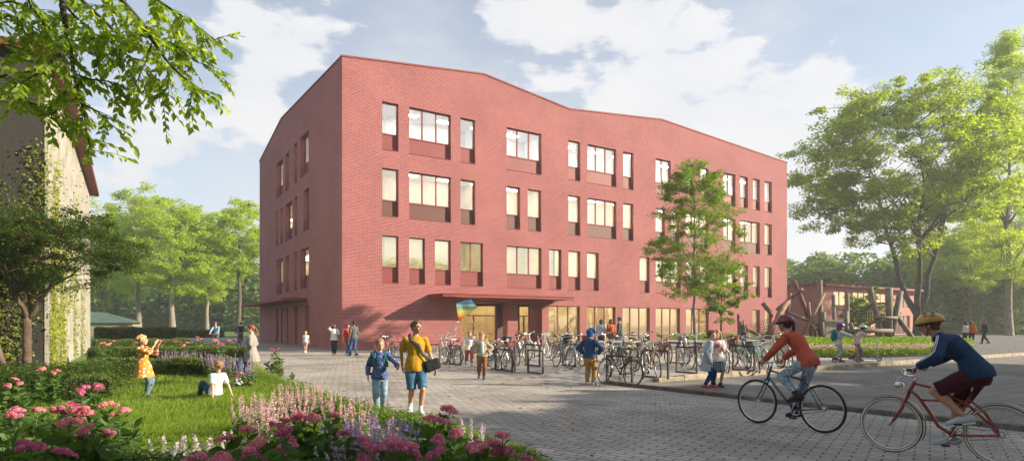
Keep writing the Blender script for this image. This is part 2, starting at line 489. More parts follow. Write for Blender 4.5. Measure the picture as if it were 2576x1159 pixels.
# raised bicycle pad and cobbled forecourt (a ramp rising from the square)
m_cob = None
def cobmat():
    T = NT('round_cobbles'); tc = T.n('ShaderNodeTexCoord')
    vo = T.n('ShaderNodeTexVoronoi'); vo.inputs['Scale'].default_value = 7.0; T.l(tc.outputs['Object'], vo.inputs['Vector'])
    f = ramp(T, vo.outputs['Distance'], 0.25, 0.75, (0.23, 0.22, 0.21, 1), (0.05, 0.048, 0.045, 1))
    c2 = mixc(T, 0.35, f, vo.outputs['Color'], 'SOFT_LIGHT')
    hs = T.n('ShaderNodeHueSaturation'); hs.inputs['Saturation'].default_value = 0.25; T.l(c2, hs.inputs['Color'])
    b = T.n('ShaderNodeBsdfPrincipled'); T.l(hs.outputs[0], b.inputs['Base Color']); b.inputs['Roughness'].default_value = 0.75
    bp = T.n('ShaderNodeBump'); bp.invert = True; bp.inputs['Strength'].default_value = 1.0; bp.inputs['Distance'].default_value = 0.05
    T.l(vo.outputs['Distance'], bp.inputs['Height']); T.l(bp.outputs[0], b.inputs['Normal']); T.surf(b.outputs[0]); return T.m
m_cob = cobmat()
def ramped(name, o, aa, bb, m, dz=0.0):
    b = MB()
    n = len(aa)
    vs = []; fs = []
    for j, w_ in enumerate(bb):
        for i, a in enumerate(aa):
            p = o + U * a + V * w_; vs.append((p.x, p.y, 0.2 * max(0, min(1, (p - PL).dot(U) / 1.5)) + dz + 0.006))
    for j in range(len(bb) - 1):
        for i in range(n - 1):
            k = j * n + i; fs.append((k, k + 1, k + 1 + n, k + n))
    b.add(vs, fs); return struct(b.build(name, m))
KV = (KC - PL).dot(V)
ramped('bicycle_pad', PL, [0, 0.75, 1.5, 3.0, 6, 13.2], [KV - 0.02, 3.0, 6, 9.0], m_conc)
ramped("cobbled_forecourt", PL, [13.204, 20, 75], [9.004, 26.5], m_cob)
ramped('cobbled_forecourt', PL, [13.204, 20, 75], [KV - 0.02, 9.004], m_cob)
ramped("bicycle_pad", PL, [0, 0.75, 1.5, 3.0, 6, 13.2], [9.0, 11.5], m_conc)
# side street slab paving, 8 cm above the square
b = MB(); far = KC + U * 75 + V * -0.1
sid = [PL + V * 0.0, KC + V * 0.02, KC + U * 75 + V * 0.02, KC + U * 75 - V * 30, PL + Vector((0.585, -0.811, 0)) * 22]
b.poly([(p.x, p.y, 0.08) for p in sid]); struct(b.build('side_street', m_slab))
lk = [PL - U * 0.02, PL + Vector((0.585, -0.811, 0)) * 22]
ribbon('kerb_stones', [(p.x, p.y) for p in lk], 0.16, -0.1, 0.088, m_kerbd, 1.0)
uk = [KC + U * 0.0, KC + U * 60]
ribbon('kerb_stones', [((p).x, p.y) for p in uk], 0.22, -0.1, 0.012, m_kerb, 0.95, zf=lambda p: max(0.085, 0.2 * max(0, min(1, (p - PL).dot(U) / 1.5))), jit=0.003)
# gravel strip along the school
m_grav = mat('gravel', (0.30, 0.27, 0.24), 0.9, var=0.35, vs=25, bump=0.03, bs=40)
b = MB()
for lo, hi in (((-0.45, -0.45), (44.5, -0.003)), ((-0.45, 0.0), (-0.003, 27))):
    b.quad(*[tuple(COR + U * x + V * y + Vector((0, 0, 0.02))) for x, y in ((lo[0], lo[1]), (hi[0], lo[1]), (hi[0], hi[1]), (lo[0], hi[1]))])
struct(b.build('gravel_strip', m_grav))
# far lawns and light paths
m_path = mat('pale_gravel_path', (0.36, 0.32, 0.26), 0.9, var=0.15, vs=2, bump=0.01, bs=30)
flat('far_path', [(-60, 64), (-20, 60), (-20, 66), (-60, 71)], -0.006, m_path)
flat('meadow_lawn', [(-90, 71), (-60, 71), (-20, 66), (-14, 60), (-12, 150), (-130, 160)], -0.010, m_lawn)
pp = KC + V * 27.2
flat('far_path', [g2(PL, 14, 26.6), g2(PL, 75, 26.6), g2(PL, 75, 33), g2(PL, 14, 33)], 0.204, m_path)
b = MB(); b.quad(*[(q[0], q[1], 0.15) for q in (g2(PL, 10, 33), g2(PL, 120, 33), g2(PL, 120, 120), g2(PL, 10, 120))]); struct(b.build('meadow_lawn', m_lawn))
b = MB(); b.quad(*[(q[0], q[1], 0.215) for q in (g2(PL, 16, 17.5), g2(PL, 27, 17.5), g2(PL, 30, 26.5), g2(PL, 14, 26.5))]); struct(b.build('playground_lawn', m_lawn))

# ================================================================= school
BR1, BR2, BRM = (0.31, 0.082, 0.084), (0.22, 0.055, 0.058), (0.48, 0.26, 0.245)
m_bf = brickmat('red_brick_front', 'XZY', BR1, BR2, BRM, 0.25, 0.085, 0.012, bump=0.005, stain=0.15)
m_bs = brickmat('red_brick_side', 'YZX', BR1, BR2, BRM, 0.25, 0.085, 0.012, bump=0.005, stain=0.15)
m_redm = mat('red_metal', (0.22, 0.033, 0.026), 0.7, var=0.08, vs=1.0, metal=0.0)
m_redp = mat('red_panel', (0.18, 0.024, 0.020), 0.6, var=0.07, vs=1.2)
m_brp = mat('rust_panel', (0.095, 0.022, 0.013), 0.6, var=0.07, vs=1.2)
m_dkm = mat('dark_red_metal', (0.10, 0.025, 0.022), 0.5, var=0.1)
m_roof = mat('red_roof_sheet', (0.34, 0.055, 0.05), 0.5, var=0.1, vs=0.5)
m_glass = glassmat('window_glass', 0.30)
m_glassw = glassmat('window_glass_low', 0.22)
school = empty('school_building', COR, ANG, 'four storey red brick school with a zigzag roofline and entrance canopy', 'building')
FL, SL = 44.2, 26.9
prof = [(0, 17.4), (9.68, 18.5), (17.0, 17.55), (26.7, 18.55), (44.2, 17.5)]
sprof = [(0, 17.4), (16.9, 18.6), (26.9, 17.3)]
def pz(pr, t):
    for (a, za), (b_, zb) in zip(pr, pr[1:]):
        if t <= b_ + 1e-6: return za + (zb - za) * (t - a) / (b_ - a)
    return pr[-1][1]
ROWS = {3: (12.30, 13.33, 15.26), 2: (8.20, 9.22, 11.17), 1: (4.10, 5.09, 7.03)}
front = {3: [(961, 1002, 1), (1029, 1134, 3), (1158, 1195, 1), (1274.4, 1361.9, 3), (1429.4, 1459.4, 1), (1477.4, 1549.9, 3), (1566.9, 1592.9, 1), (1648.9, 1686.9, 2),
             (1724, 1745, 1), (1761, 1782, 1), (1819.4, 1849.4, 2), (1861.4, 1880.9, 1), (1893.4, 1910.9, 1), (1922.9, 1940.9, 1)],
         2: [(961, 1002, 1), (1029, 1134, 3), (1158, 1195, 1), (1274, 1308, 1), (1327, 1361, 1), (1429.4, 1459.4, 1), (1477.4, 1549.9, 3), (1566.9, 1592.9, 1),
             (1648.9, 1672, 1), (1686.9, 1708.4, 1), (1724, 1782, 3), (1819.4, 1849.4, 2), (1861.4, 1910.9, 3), (1922.9, 1940.9, 1)],
         1: [(961, 1002, 1), (1029, 1069, 1), (1094, 1134, 1), (1158, 1215, 2), (1274.4, 1361.9, 3), (1380.9, 1411.9, 1), (1429.4, 1459.4, 1), (1476.4, 1505.9, 1),
             (1608.6, 1633.6, 1), (1649, 1711.9, 3), (1727, 1745.5, 1), (1761, 1782, 1), (1819.4, 1849.4, 2), (1861.4, 1880.9, 1), (1893.4, 1910.9, 1), (1922.9, 1940.9, 1)]}
frontg = [(1380, 1458, 3), (1476, 1548, 3), (1565.5, 1634, 3), (1648.9, 1710, 3), (1725, 1782, 3), (1892.5, 1910.9, 1), (1922.9, 1940.9, 1)]
holes = []
for r, lst in front.items():
    z0, zm, z1 = ROWS[r]
    for a, b_, n in lst: holes.append((t_of(a), t_of(b_), z0, z1, zm, n, r))
for a, b_, n in frontg: holes.append((t_of(a), t_of(b_), 0.0, 2.9, None, n, 0))
EN0, EN1 = t_of(1160), t_of(1363)
holes.append((EN0, EN1, 0.0, 3.0, 'entry', 0, 0))
side = {3: [(754.6, 777, 2), (740, 747, 1), (717, 726.6, 1), (694.6, 711.6, 2)],
        2: [(763, 777, 1), (740, 747, 1), (717, 735.6, 2), (704.6, 711, 1), (694.6, 699.6, 1)],
        1: [(754.6, 777, 2), (740, 747, 1), (717, 726.6, 1), (694.6, 711.6, 2)]}
sideg = [(767, 777.5, 2), (741, 748, 1), (721, 724.6, 1), (707, 711, 1), (694.6, 699.6, 1)]
sholes = []
for r, lst in side.items():
    z0, zm, z1 = ROWS[r]
    for a, b_, n in lst: sholes.append((s_of(b_), s_of(a), z0, z1, zm, n, r))
for a, b_, n in sideg: sholes.append((s_of(b_), s_of(a), 0.0, 2.9, None, n, 0))

def wallmesh(holes, L, pr, P, depth):
    """P(t, z, d) -> point, d metres into the wall"""
    b = MB()
    ts = sorted(set([0, L] + [p[0] for p in pr] + [h[0] for h in holes] + [h[1] for h in holes]))
    zs = sorted(set([0, 16.2] + [h[2] for h in holes] + [h[3] for h in holes]))
    for t0, t1 in zip(ts, ts[1:]):
        if t1 - t0 < 1e-4: continue
        tm = (t0 + t1) / 2; run = None
        for z0, z1 in zip(zs, zs[1:]):
            zm = (z0 + z1) / 2
            if any(h[0] < tm < h[1] and h[2] < zm < h[3] for h in holes):
                if run is not None: b.quad(P(t0, run, 0), P(t1, run, 0), P(t1, z0, 0), P(t0, z0, 0)); run = None
            elif run is None: run = z0
        if run is None: run = 16.2
        b.quad(P(t0, run, 0), P(t1, run, 0), P(t1, pz(pr, t1), 0), P(t0, pz(pr, t0), 0))
    for h in holes:
        a, c, z0, z1 = h[:4]; d = depth if h[4] != 'entry' else 1.7
        b.quad(P(a, z0, 0), P(a, z1, 0), P(a, z1, d), P(a, z0, d), 1)
        b.quad(P(c, z0, 0), P(c, z0, d), P(c, z1, d), P(c, z1, 0), 1)
        b.quad(P(a, z1, 0), P(c, z1, 0), P(c, z1, d), P(a, z1, d), 2)
        if z0 > 0: b.quad(P(a, z0, 0), P(a, z0, d), P(c, z0, d), P(c, z0, 0), 2)
    return b
PF = lambda t, z, d: Vector((t, d, z))
PS = lambda t, z, d: Vector((d, t, z))
wallmesh(holes, FL, prof, PF, 0.30).build('wall', [m_bf, m_bs, m_dkm], school)
wallmesh(sholes, SL, sprof, PS, 0.42).build('wall', [m_bs, m_bf, m_dkm], school)
# back and far end walls, inner lining so that no light leaks in
b = MB()
b.quad((FL, 0, 0), (FL, SL, 0), (FL, SL, 17.3), (FL, 0, 17.5)); b.quad((FL, SL, 0), (0, SL, 0), (0, SL, 17.3), (FL, SL, 17.3), 1)
b.build('wall', [m_bs, m_bf], school)
# roof
b = MB()
xs = [p[0] for p in prof]; ys = [0, 16.9, SL]
def rz_(x, y): return pz(prof, x) - 17.4 + pz(sprof, y) - 0.06
for x0, x1 in zip(xs, xs[1:]):
    for y0, y1 in zip(ys, ys[1:]):
        b.quad((x0, y0, rz_(x0, y0)), (x1, y0, rz_(x1, y0)), (x1, y1, rz_(x1, y1)), (x0, y1, rz_(x0, y1)))
b.build('roof', m_roof, school)
b = MB()
for (x0, z0), (x1, z1) in zip(prof, prof[1:]):
    b.bar((x0 - (0.06 if x0 == 0 else 0), 0.06, z0 + 0.03), (x1 + (0.06 if x1 == FL else 0), 0.06, z1 + 0.03), 0.22, 0.10)
for (x0, z0), (x1, z1) in zip(sprof, sprof[1:]):
    b.bar((0.06, x0 + (0.18 if x0 == 0 else 0), z0 + 0.032), (0.06, x1 + (0.06 if x1 == SL else 0), z1 + 0.032), 0.22, 0.10)
b.build('roof_edge', m_redm, school)

win_i = 0
def window(h, P, depth, parent, axis):
    t0, t1, z0, z1, zm, n, row = h
    fr = MB(); w_ = t1 - t0
    def bx(a, c, za, zb, d0, d1, m=0, bld=None):
        lo = P(a, za, d0); hi = P(c, zb, d1)
        l = [min(lo[i], hi[i]) for i in range(3)]; u = [max(lo[i], hi[i]) for i in range(3)]
        (bld or fr).box(l, u, m)
    d = depth - 0.10; e = 0.05
    bx(t0, t0 + e, z0, z1, d, d + 0.08); bx(t1 - e, t1, z0, z1, d, d + 0.08)
    bx(t0 + e, t1 - e, z1 - e, z1, d, d + 0.08); bx(t0 + e, t1 - e, z0, z0 + e, d, d + 0.08)
    zb = zm if zm else z0 + e
    if zm: bx(t0 + e, t1 - e, zm - 0.035, zm + 0.035, d - 0.01, d + 0.08)
    for k in range(1, n):
        c = t0 + w_ * k / n; bx(c - 0.04, c + 0.04, zb + (0.035 if zm else 0), z1 - e, d - 0.005, d + 0.08)
    if zm:  # sill plate
        bx(t0 - 0.0, t1 + 0.0, z0 + 0.001, z0 + 0.03, -0.035, d - 0.002)
    f = fr.build('window', m_redm if row != 2 else m_dkm if axis == 's' else m_redm, parent)
    if zm:
        p = MB(); bx(t0 + e, t1 - e, z0 + e, zm - 0.035, d + 0.03, d + 0.05, 0, p)
        p.build('spandrel_panel', m_redp if row != 2 else m_brp, f)
    g = MB(); q = d + 0.045
    g.quad(P(t0 + e, zb, q), P(t1 - e, zb, q), P(t1 - e, z1 - e, q), P(t0 + e, z1 - e, q))
    g.build('pane', m_glass if row else m_glassw, f)
    return f
for h in holes:
    if h[4] != 'entry': window(h, PF, 0.30, school, 'f')
for h in sholes: window(h, PS, 0.42, school, 's')

# entrance recess: glazing, brick pier, doors
b = MB(); b.quad((EN0, 1.7, 2.9), (EN1, 1.7, 2.9), (EN1, 1.7, 3.0), (EN0, 1.7, 3.0))
b.build('lintel', m_redm, school)
def px_back(x, d):  # t at depth d behind the front plane for sheet column x
    r = (x - CX) / F; o = COR + V * d
    return (r * o.y - o.x) / (U.x - r * U.y)
P0, P1 = t_of(1277), t_of(1303)
b = MB(); b.box((P0, 0.02, 0), (P1, 0.62, 2.999)); b.build('brick_pier', m_bf, school)
gl = [(EN0, px_back(1246, 1.7)), (px_back(1268, 1.7), px_back(1284, 1.7)), (px_back(1302, 1.7), EN1)]
b = MB(); b.box((gl[0][1], 1.45, 0), (gl[1][0], 1.75, 2.99)); b.box((gl[1][1], 1.45, 0), (gl[2][0], 1.75, 2.99)); b.build('dark_column', m_dkm, school)
for i, (a, c) in enumerate(gl):
    f = MB(); e = 0.06
    f.box((a, 1.6, 0), (a + e, 1.7, 2.9)); f.box((c - e, 1.6, 0), (c, 1.7, 2.9)); f.box((a + e, 1.6, 2.84), (c - e, 1.7, 2.9)); f.box((a + e, 1.59, 2.12), (c - e, 1.7, 2.2))
    if i != 1: mcx = (a + c) / 2; f.box((mcx - 0.04, 1.595, 0.0), (mcx + 0.04, 1.7, 2.12)); 
    o = f.build('entrance_door' if i != 1 else 'window', m_redm, school)
    g = MB(); g.quad((a + e, 1.66, 0.02), (c - e, 1.66, 0.02), (c - e, 1.66, 2.84), (a + e, 1.66, 2.84)); g.build('pane', m_glassw, o)
    if i != 1:
        g = MB()
        for q in (-0.09, 0.09): g.tube([(mcx + q, 1.56, 0.9), (mcx + q, 1.52, 0.95), (mcx + q, 1.52, 1.35), (mcx + q, 1.56, 1.4)], 0.012, 6)
        g.build('handle', mat('steel', (0.6, 0.6, 0.6), 0.25, 1.0), o)
# canopies
b = MB(); b.box((5.6, -2.1, 3.26), (15.8, -0.003, 3.42)); b.box((5.55, -2.15, 3.42), (15.85, -0.003, 3.46)); b.build('canopy', m_redm, school)
b = MB(); b.box((-1.7, 8.3, 3.22), (-0.003, 26.5, 3.42)); b.build('canopy', m_redm, school)
# inside: floors, back walls, ceiling lights
m_in = {3: mat('inside_white', (0.80, 0.80, 0.78), 0.9, var=0.03), 2: mat('inside_cream', (0.80, 0.70, 0.50), 0.9, var=0.06, vs=0.3), 1: mat('inside_straw', (0.66, 0.60, 0.40), 0.9, var=0.08, vs=0.3), 0: mat('inside_tan', (0.72, 0.53, 0.26), 0.9, var=0.08, vs=0.4)}
m_ceil = mat('inside_ceiling', (0.82, 0.82, 0.80), 0.9, var=0.02)
levels = {0: (0.02, 3.55), 1: (3.75, 7.65), 2: (7.85, 11.75), 3: (11.95, 15.85)}
DB = 4.2
for r, (z0, z1) in levels.items():
    b = MB(); x0, y0 = 0.48, 0.34 if r else 1.78
    b.quad((x0, y0, z0), (FL - .3, y0, z0), (FL - .3, DB, z0), (x0, DB, z0), 0)
    b.quad((x0, y0, z1), (x0, DB, z1), (FL - .3, DB, z1), (FL - .3, y0, z1), 1)
    b.quad((DB, DB, z0), (FL - .3, DB, z0), (FL - .3, DB, z1), (DB, DB, z1), 0)
    b.quad((x0, DB, z0), (DB, DB, z0), (DB, SL - .4, z0), (x0, SL - .4, z0), 0)
    b.quad((x0, DB, z1), (x0, SL - .4, z1), (DB, SL - .4, z1), (DB, DB, z1), 1)
    b.quad((DB, DB, z0), (DB, DB, z1), (DB, SL - .4, z1), (DB, SL - .4, z0), 0)
    b.quad((x0, SL - .4, z0), (DB, SL - .4, z0), (DB, SL - .4, z1), (x0, SL - .4, z1), 0)
    b.quad((FL - .3, y0, z0), (FL - .3, y0, z1), (FL - .3, DB, z1), (FL - .3, DB, z0), 0)
    for k in (t_of(1245), t_of(1400), t_of(1618), t_of(1800)):
        if r: b.box((k - .1, y0 + 0.02, z0), (k + .1, DB - 0.01, z1 - 0.01), 0)
    b.build('interior', [m_in[r], m_ceil], school)
def emis(name, c, s):
    if name in _mc: return _mc[name]
    T = NT(name); e = T.n('ShaderNodeEmission'); e.inputs[0].default_value = tuple(c) + (1,); e.inputs[1].default_value = s
    T.surf(e.outputs[0]); _mc[name] = T.m; return T.m
m_lamp = emis('ceiling_lamp_light', (1.0, 0.93, 0.78), 16.0)
m_lampw = emis('warm_lamp_light', (1.0, 0.85, 0.6), 22.0)
for r, (z0, z1) in levels.items():
    b = MB(); b.box((0, 0, 0), (1.15, 0.32, 0.04)); me = b.mesh('ceiling_light', m_lamp if r else m_lampw)
    b = MB(); b.box((0, 0, 0), (1.2, 1.2, 0.04)); me2 = b.mesh('ceiling_light', emis('soft_lamp_light', (1.0, 0.92, 0.78), 4.0))
    x = 2.2
    while x < FL - 2:
        for y in ((1.1, 2.9) if r else (2.6,)):
            link(me, 'ceiling_light', school, (x, y, z1 - 0.05))
        x += 2.75 if r else 3.2
    if r:
        for y in (5, 7.5, 10, 12.5, 15, 17.5, 20, 22.5, 25): link(me2, 'ceiling_light', school, (2.6, y, z1 - 0.05))

# ================================================================= annex
m_pb = brickmat('pink_brick_front', 'XZY', (0.50, 0.22, 0.19), (0.44, 0.19, 0.165), (0.58, 0.36, 0.31), 0.25, 0.085, 0.009, bump=0.004, stain=0.12)
AC = Vector((36.9, 72.0, 0.15))
annex = empty('annex_building', AC, ANG, 'low two storey pink brick annex behind the wooden climbing frames', 'building')
def tA(x): r = (x - CX) / F; return (r * AC.y - AC.x) / (U.x - r * U.y)
AL = 23.9
ah = [(tA(a), tA(b_), 3.75, 5.5, None, n, 9) for a, b_, n in ((2096, 2130, 2), (2145, 2190, 3), (2202, 2246, 3), (2252, 2288, 3))]
ah += [(tA(a), tA(b_), 0.1, 2.6, None, n, 9) for a, b_, n in ((2148, 2190, 3), (2202, 2240, 3), (2252, 2288, 3))]
def awall(holes):
    b = MB(); P = PF; L = AL; H = 6.0
    ts = sorted(set([0, L] + [h[0] for h in holes] + [h[1] for h in holes])); zs = sorted(set([0, H] + [h[2] for h in holes] + [h[3] for h in holes]))
    for t0, t1 in zip(ts, ts[1:]):
        for z0, z1 in zip(zs, zs[1:]):
            if not any(h[0] < (t0 + t1) / 2 < h[1] and h[2] < (z0 + z1) / 2 < h[3] for h in holes):
                b.quad(P(t0, z0, 0), P(t1, z0, 0), P(t1, z1, 0), P(t0, z1, 0))
    for h in holes:
        a, c, z0, z1 = h[:4]; d = 0.25
        b.quad(P(a, z0, 0), P(a, z1, 0), P(a, z1, d), P(a, z0, d)); b.quad(P(c, z0, 0), P(c, z0, d), P(c, z1, d), P(c, z1, 0))
        b.quad(P(a, z1, 0), P(c, z1, 0), P(c, z1, d), P(a, z1, d)); b.quad(P(a, z0, 0), P(a, z0, d), P(c, z0, d), P(c, z0, 0))
    return b
awall(ah).build('wall', m_pb, annex)
b = MB(); b.quad((0, 0, 0), (0, 0, 6), (0, 18, 6), (0, 18, 0)); b.quad((AL, 0, 0), (AL, 18, 0), (AL, 18, 6), (AL, 0, 6)); b.quad((0, 18, 0), (0, 18, 6), (AL, 18, 6), (AL, 18, 0))
b.build('wall', m_bs, annex)
b = MB(); b.box((-0.15, -0.9, 6.0), (AL + 0.9, 18.2, 6.28)); b.build('roof', m_redm, annex)
for h in ah: window(h, PF, 0.25, annex, 'f')
sh = MB(); P = PS
sh.box((-0.06, 6.5, 3.7), (-0.003, 10.5, 5.5)); wp = sh.build('window', m_redm, annex)
sh = MB(); sh.box((-0.07, 6.6, 3.8), (-0.061, 10.4, 5.4)); sh.build('pane', glassmat('window_glass_side', 0.75), wp)
b = MB(); b.quad((0.1, 3, 0.05), (AL - .1, 3, 0.05), (AL - .1, 3, 5.95), (0.1, 3, 5.95)); b.quad((.1, .3, 3.2), (AL - .1, .3, 3.2), (AL - .1, 3, 3.2), (.1, 3, 3.2)); b.build('interior', m_in[0], annex)
b = MB(); b.box((0, 0, 0), (1.4, .3, .04)); me = b.mesh('ceiling_light', m_lampw)
for z in (3.1, 5.85):
    for k in range(6): link(me, 'ceiling_light', annex, (3 + k * 3.4, 1.5, z))

# ================================================================= old house on the left
m_peb = mat('shaded_pebbledash', (0.032, 0.029, 0.026), 0.95, var=0.6, vs=40, bump=0.03, bs=60)  # grey pebbledash, the shade on this wall put into its colour
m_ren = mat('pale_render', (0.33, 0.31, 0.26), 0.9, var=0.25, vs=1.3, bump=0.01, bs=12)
HC = Vector((-13.6, 17.5, 0))
house = empty('old_house', HC, ANG, 'old rendered house with a red eave and creepers at the left edge', 'house')
HT = 9.35
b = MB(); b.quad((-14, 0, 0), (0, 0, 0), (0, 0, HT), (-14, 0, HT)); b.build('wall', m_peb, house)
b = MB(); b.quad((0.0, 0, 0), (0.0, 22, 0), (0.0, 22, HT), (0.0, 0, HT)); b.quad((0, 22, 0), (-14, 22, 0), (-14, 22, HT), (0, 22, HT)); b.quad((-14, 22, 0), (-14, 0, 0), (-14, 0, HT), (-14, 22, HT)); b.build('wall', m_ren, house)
b = MB(); b.box((-0.06, -0.02, 0), (0.025, 0.06, HT)); b.build('corner_trim', m_ren, house)
b = MB(); b.box((-14.3, -0.35, HT), (0.42, 22.4, HT + 0.22)); 
b.add([(-14.3, -0.35, HT + .23), (0.42, -0.35, HT + .23), (0.42, 22.4, HT + .23), (-14.3, 22.4, HT + .23), (-7, 4, HT + .7), (-7, 18, HT + .7)], [(0, 1, 4), (1, 2, 5, 4), (2, 3, 5), (3, 0, 4, 5)])
b.build('roof', mat('red_tile_roof', (0.19, 0.03, 0.022), 0.6, var=0.25, vs=6), house)
# little house with a green roof in the haze
gh = empty('cottage', G(280, 843.5), R(20), 'small far cottage with a green roof among the trees', 'cottage'); gh.scale = (.8, .8, .8)
b = MB(); b.box((-6, 0, 0), (3.2, 5, 2.3)); b.build('wall', mat('shed_wall', (0.25, 0.22, 0.15), 0.9), gh)
b = MB(); b.add([(-6.5, -0.5, 2.2), (3.8, -0.5, 2.2), (3.8, 5.5, 2.2), (-6.5, 5.5, 2.2), (-6.5, 2.5, 4.2), (-1.5, 2.5, 4.0)], [(0, 1, 5, 4), (1, 2, 5), (2, 3, 4, 5), (3, 0, 4)]); b.build('roof', mat('green_roof', (0.06, 0.11, 0.09), 0.8), gh)
b = MB(); b.box((1.2, -0.05, 0.9), (2.4, -0.004, 1.8)); b.build('window', m_dkm, gh)
# ================================================================= people
def remesh(mb, vox, name, mats, smooth=2, wrinkle=0.0, wscale=9.0, seed=0, cut=None):
    """one continuous skin round the lofts; cut = list of (point, normal) planes, the side the normal points to is removed"""
    me = bpy.data.meshes.new('tmp'); me.from_pydata(mb.v, [], mb.f)
    o = bpy.data.objects.new('tmp', me); col.objects.link(o)
    md = o.modifiers.new('r', 'REMESH'); md.mode = 'VOXEL'; md.voxel_size = vox; md.use_smooth_shade = True
    if smooth:
        ms = o.modifiers.new('s', 'SMOOTH'); ms.factor = 0.5; ms.iterations = smooth
    dg = bpy.context.evaluated_depsgraph_get(); dg.update()
    out = bpy.data.meshes.new_from_object(o.evaluated_get(dg))
    bpy.data.objects.remove(o); bpy.data.meshes.remove(me)
    out.name = name
    if cut:
        import bmesh
        bm = bmesh.new(); bm.from_mesh(out)
        for p, n_ in cut:
            bmesh.ops.bisect_plane(bm, geom=bm.verts[:] + bm.edges[:] + bm.faces[:], plane_co=p, plane_no=n_, clear_outer=True)
        bm.to_mesh(out); bm.free()
    n = len(out.vertices)
    if wrinkle and n:
        co = np.empty(n * 3, np.float32); out.vertices.foreach_get('co', co); co = co.reshape(-1, 3)
        no = np.empty(n * 3, np.float32); out.vertices.foreach_get('normal', no); no = no.reshape(-1, 3)
        off = Vector((seed * 3.1, seed * 1.7, 0))
        d = np.array([mnoise.noise(Vector((c[0] * wscale, c[1] * wscale, c[2] * wscale * 0.7)) + off) + 0.5 * mnoise.noise(Vector((c[0] * wscale * 2.3, c[1] * wscale * 2.3, c[2] * wscale * 1.4)) + off) for c in co])
        co += no * (d * wrinkle)[:, None]
        out.vertices.foreach_set('co', co.ravel())
    for q in (mats if isinstance(mats, (list, tuple)) else [mats]): out.materials.append(q)
    for p in out.polygons: p.use_smooth = True
    out.update(); return out

def ik(a, target, l1, l2, pole):
    """middle joint of a two-bone chain; returns (mid, end)"""
    a = Vector(a); t = Vector(target); d = t - a; L = d.length
    m = (l1 + l2) * 0.998
    if L > m: t = a + d * (m / L); d = t - a; L = m
    L = max(L, abs(l1 - l2) + 1e-3)
    x = (l1 * l1 - l2 * l2 + L * L) / (2 * L); h = math.sqrt(max(0, l1 * l1 - x * x))
    dn = d.normalized(); p = Vector(pole); p = p - dn * p.dot(dn)
    if p.length < 1e-5: p = dn.orthogonal()
    return a + dn * x + p.normalized() * h, t

SKIN = {'fair': (0.60, 0.34, 0.24), 'tan': (0.46, 0.24, 0.15), 'brown': (0.22, 0.11, 0.065), 'pink': (0.66, 0.38, 0.30)}
def skinmat(k): return mat('skin_' + k, SKIN[k], 0.5, var=0.06, vs=8, spec=0.4)
def cloth(name, c, var=0.12, vs=14, rough=0.85): return mat('cloth_' + name, c, rough, var=var, vs=vs, bump=0.004, bs=90, spec=0.2)
M_eye = mat('eye_dark', (0.02, 0.015, 0.012), 0.2, var=0.0); M_lip = mat('lips', (0.45, 0.13, 0.11), 0.5, var=0.05); M_white = mat('eye_white', (0.7, 0.68, 0.65), 0.4, var=0)
M_sole = mat('shoe_sole', (0.7, 0.68, 0.64), 0.7, var=0.08)
HAIR = {k: mat('hair_' + k, c, 0.55, var=0.45, vs=60, bump=0.004, bs=120) for k, c in {'blond': (0.50, 0.32, 0.13), 'dark': (0.03, 0.018, 0.012), 'brown': (0.11, 0.055, 0.028), 'sand': (0.30, 0.17, 0.08), 'auburn': (0.20, 0.055, 0.03), 'black': (0.012, 0.010, 0.010)}.items()}

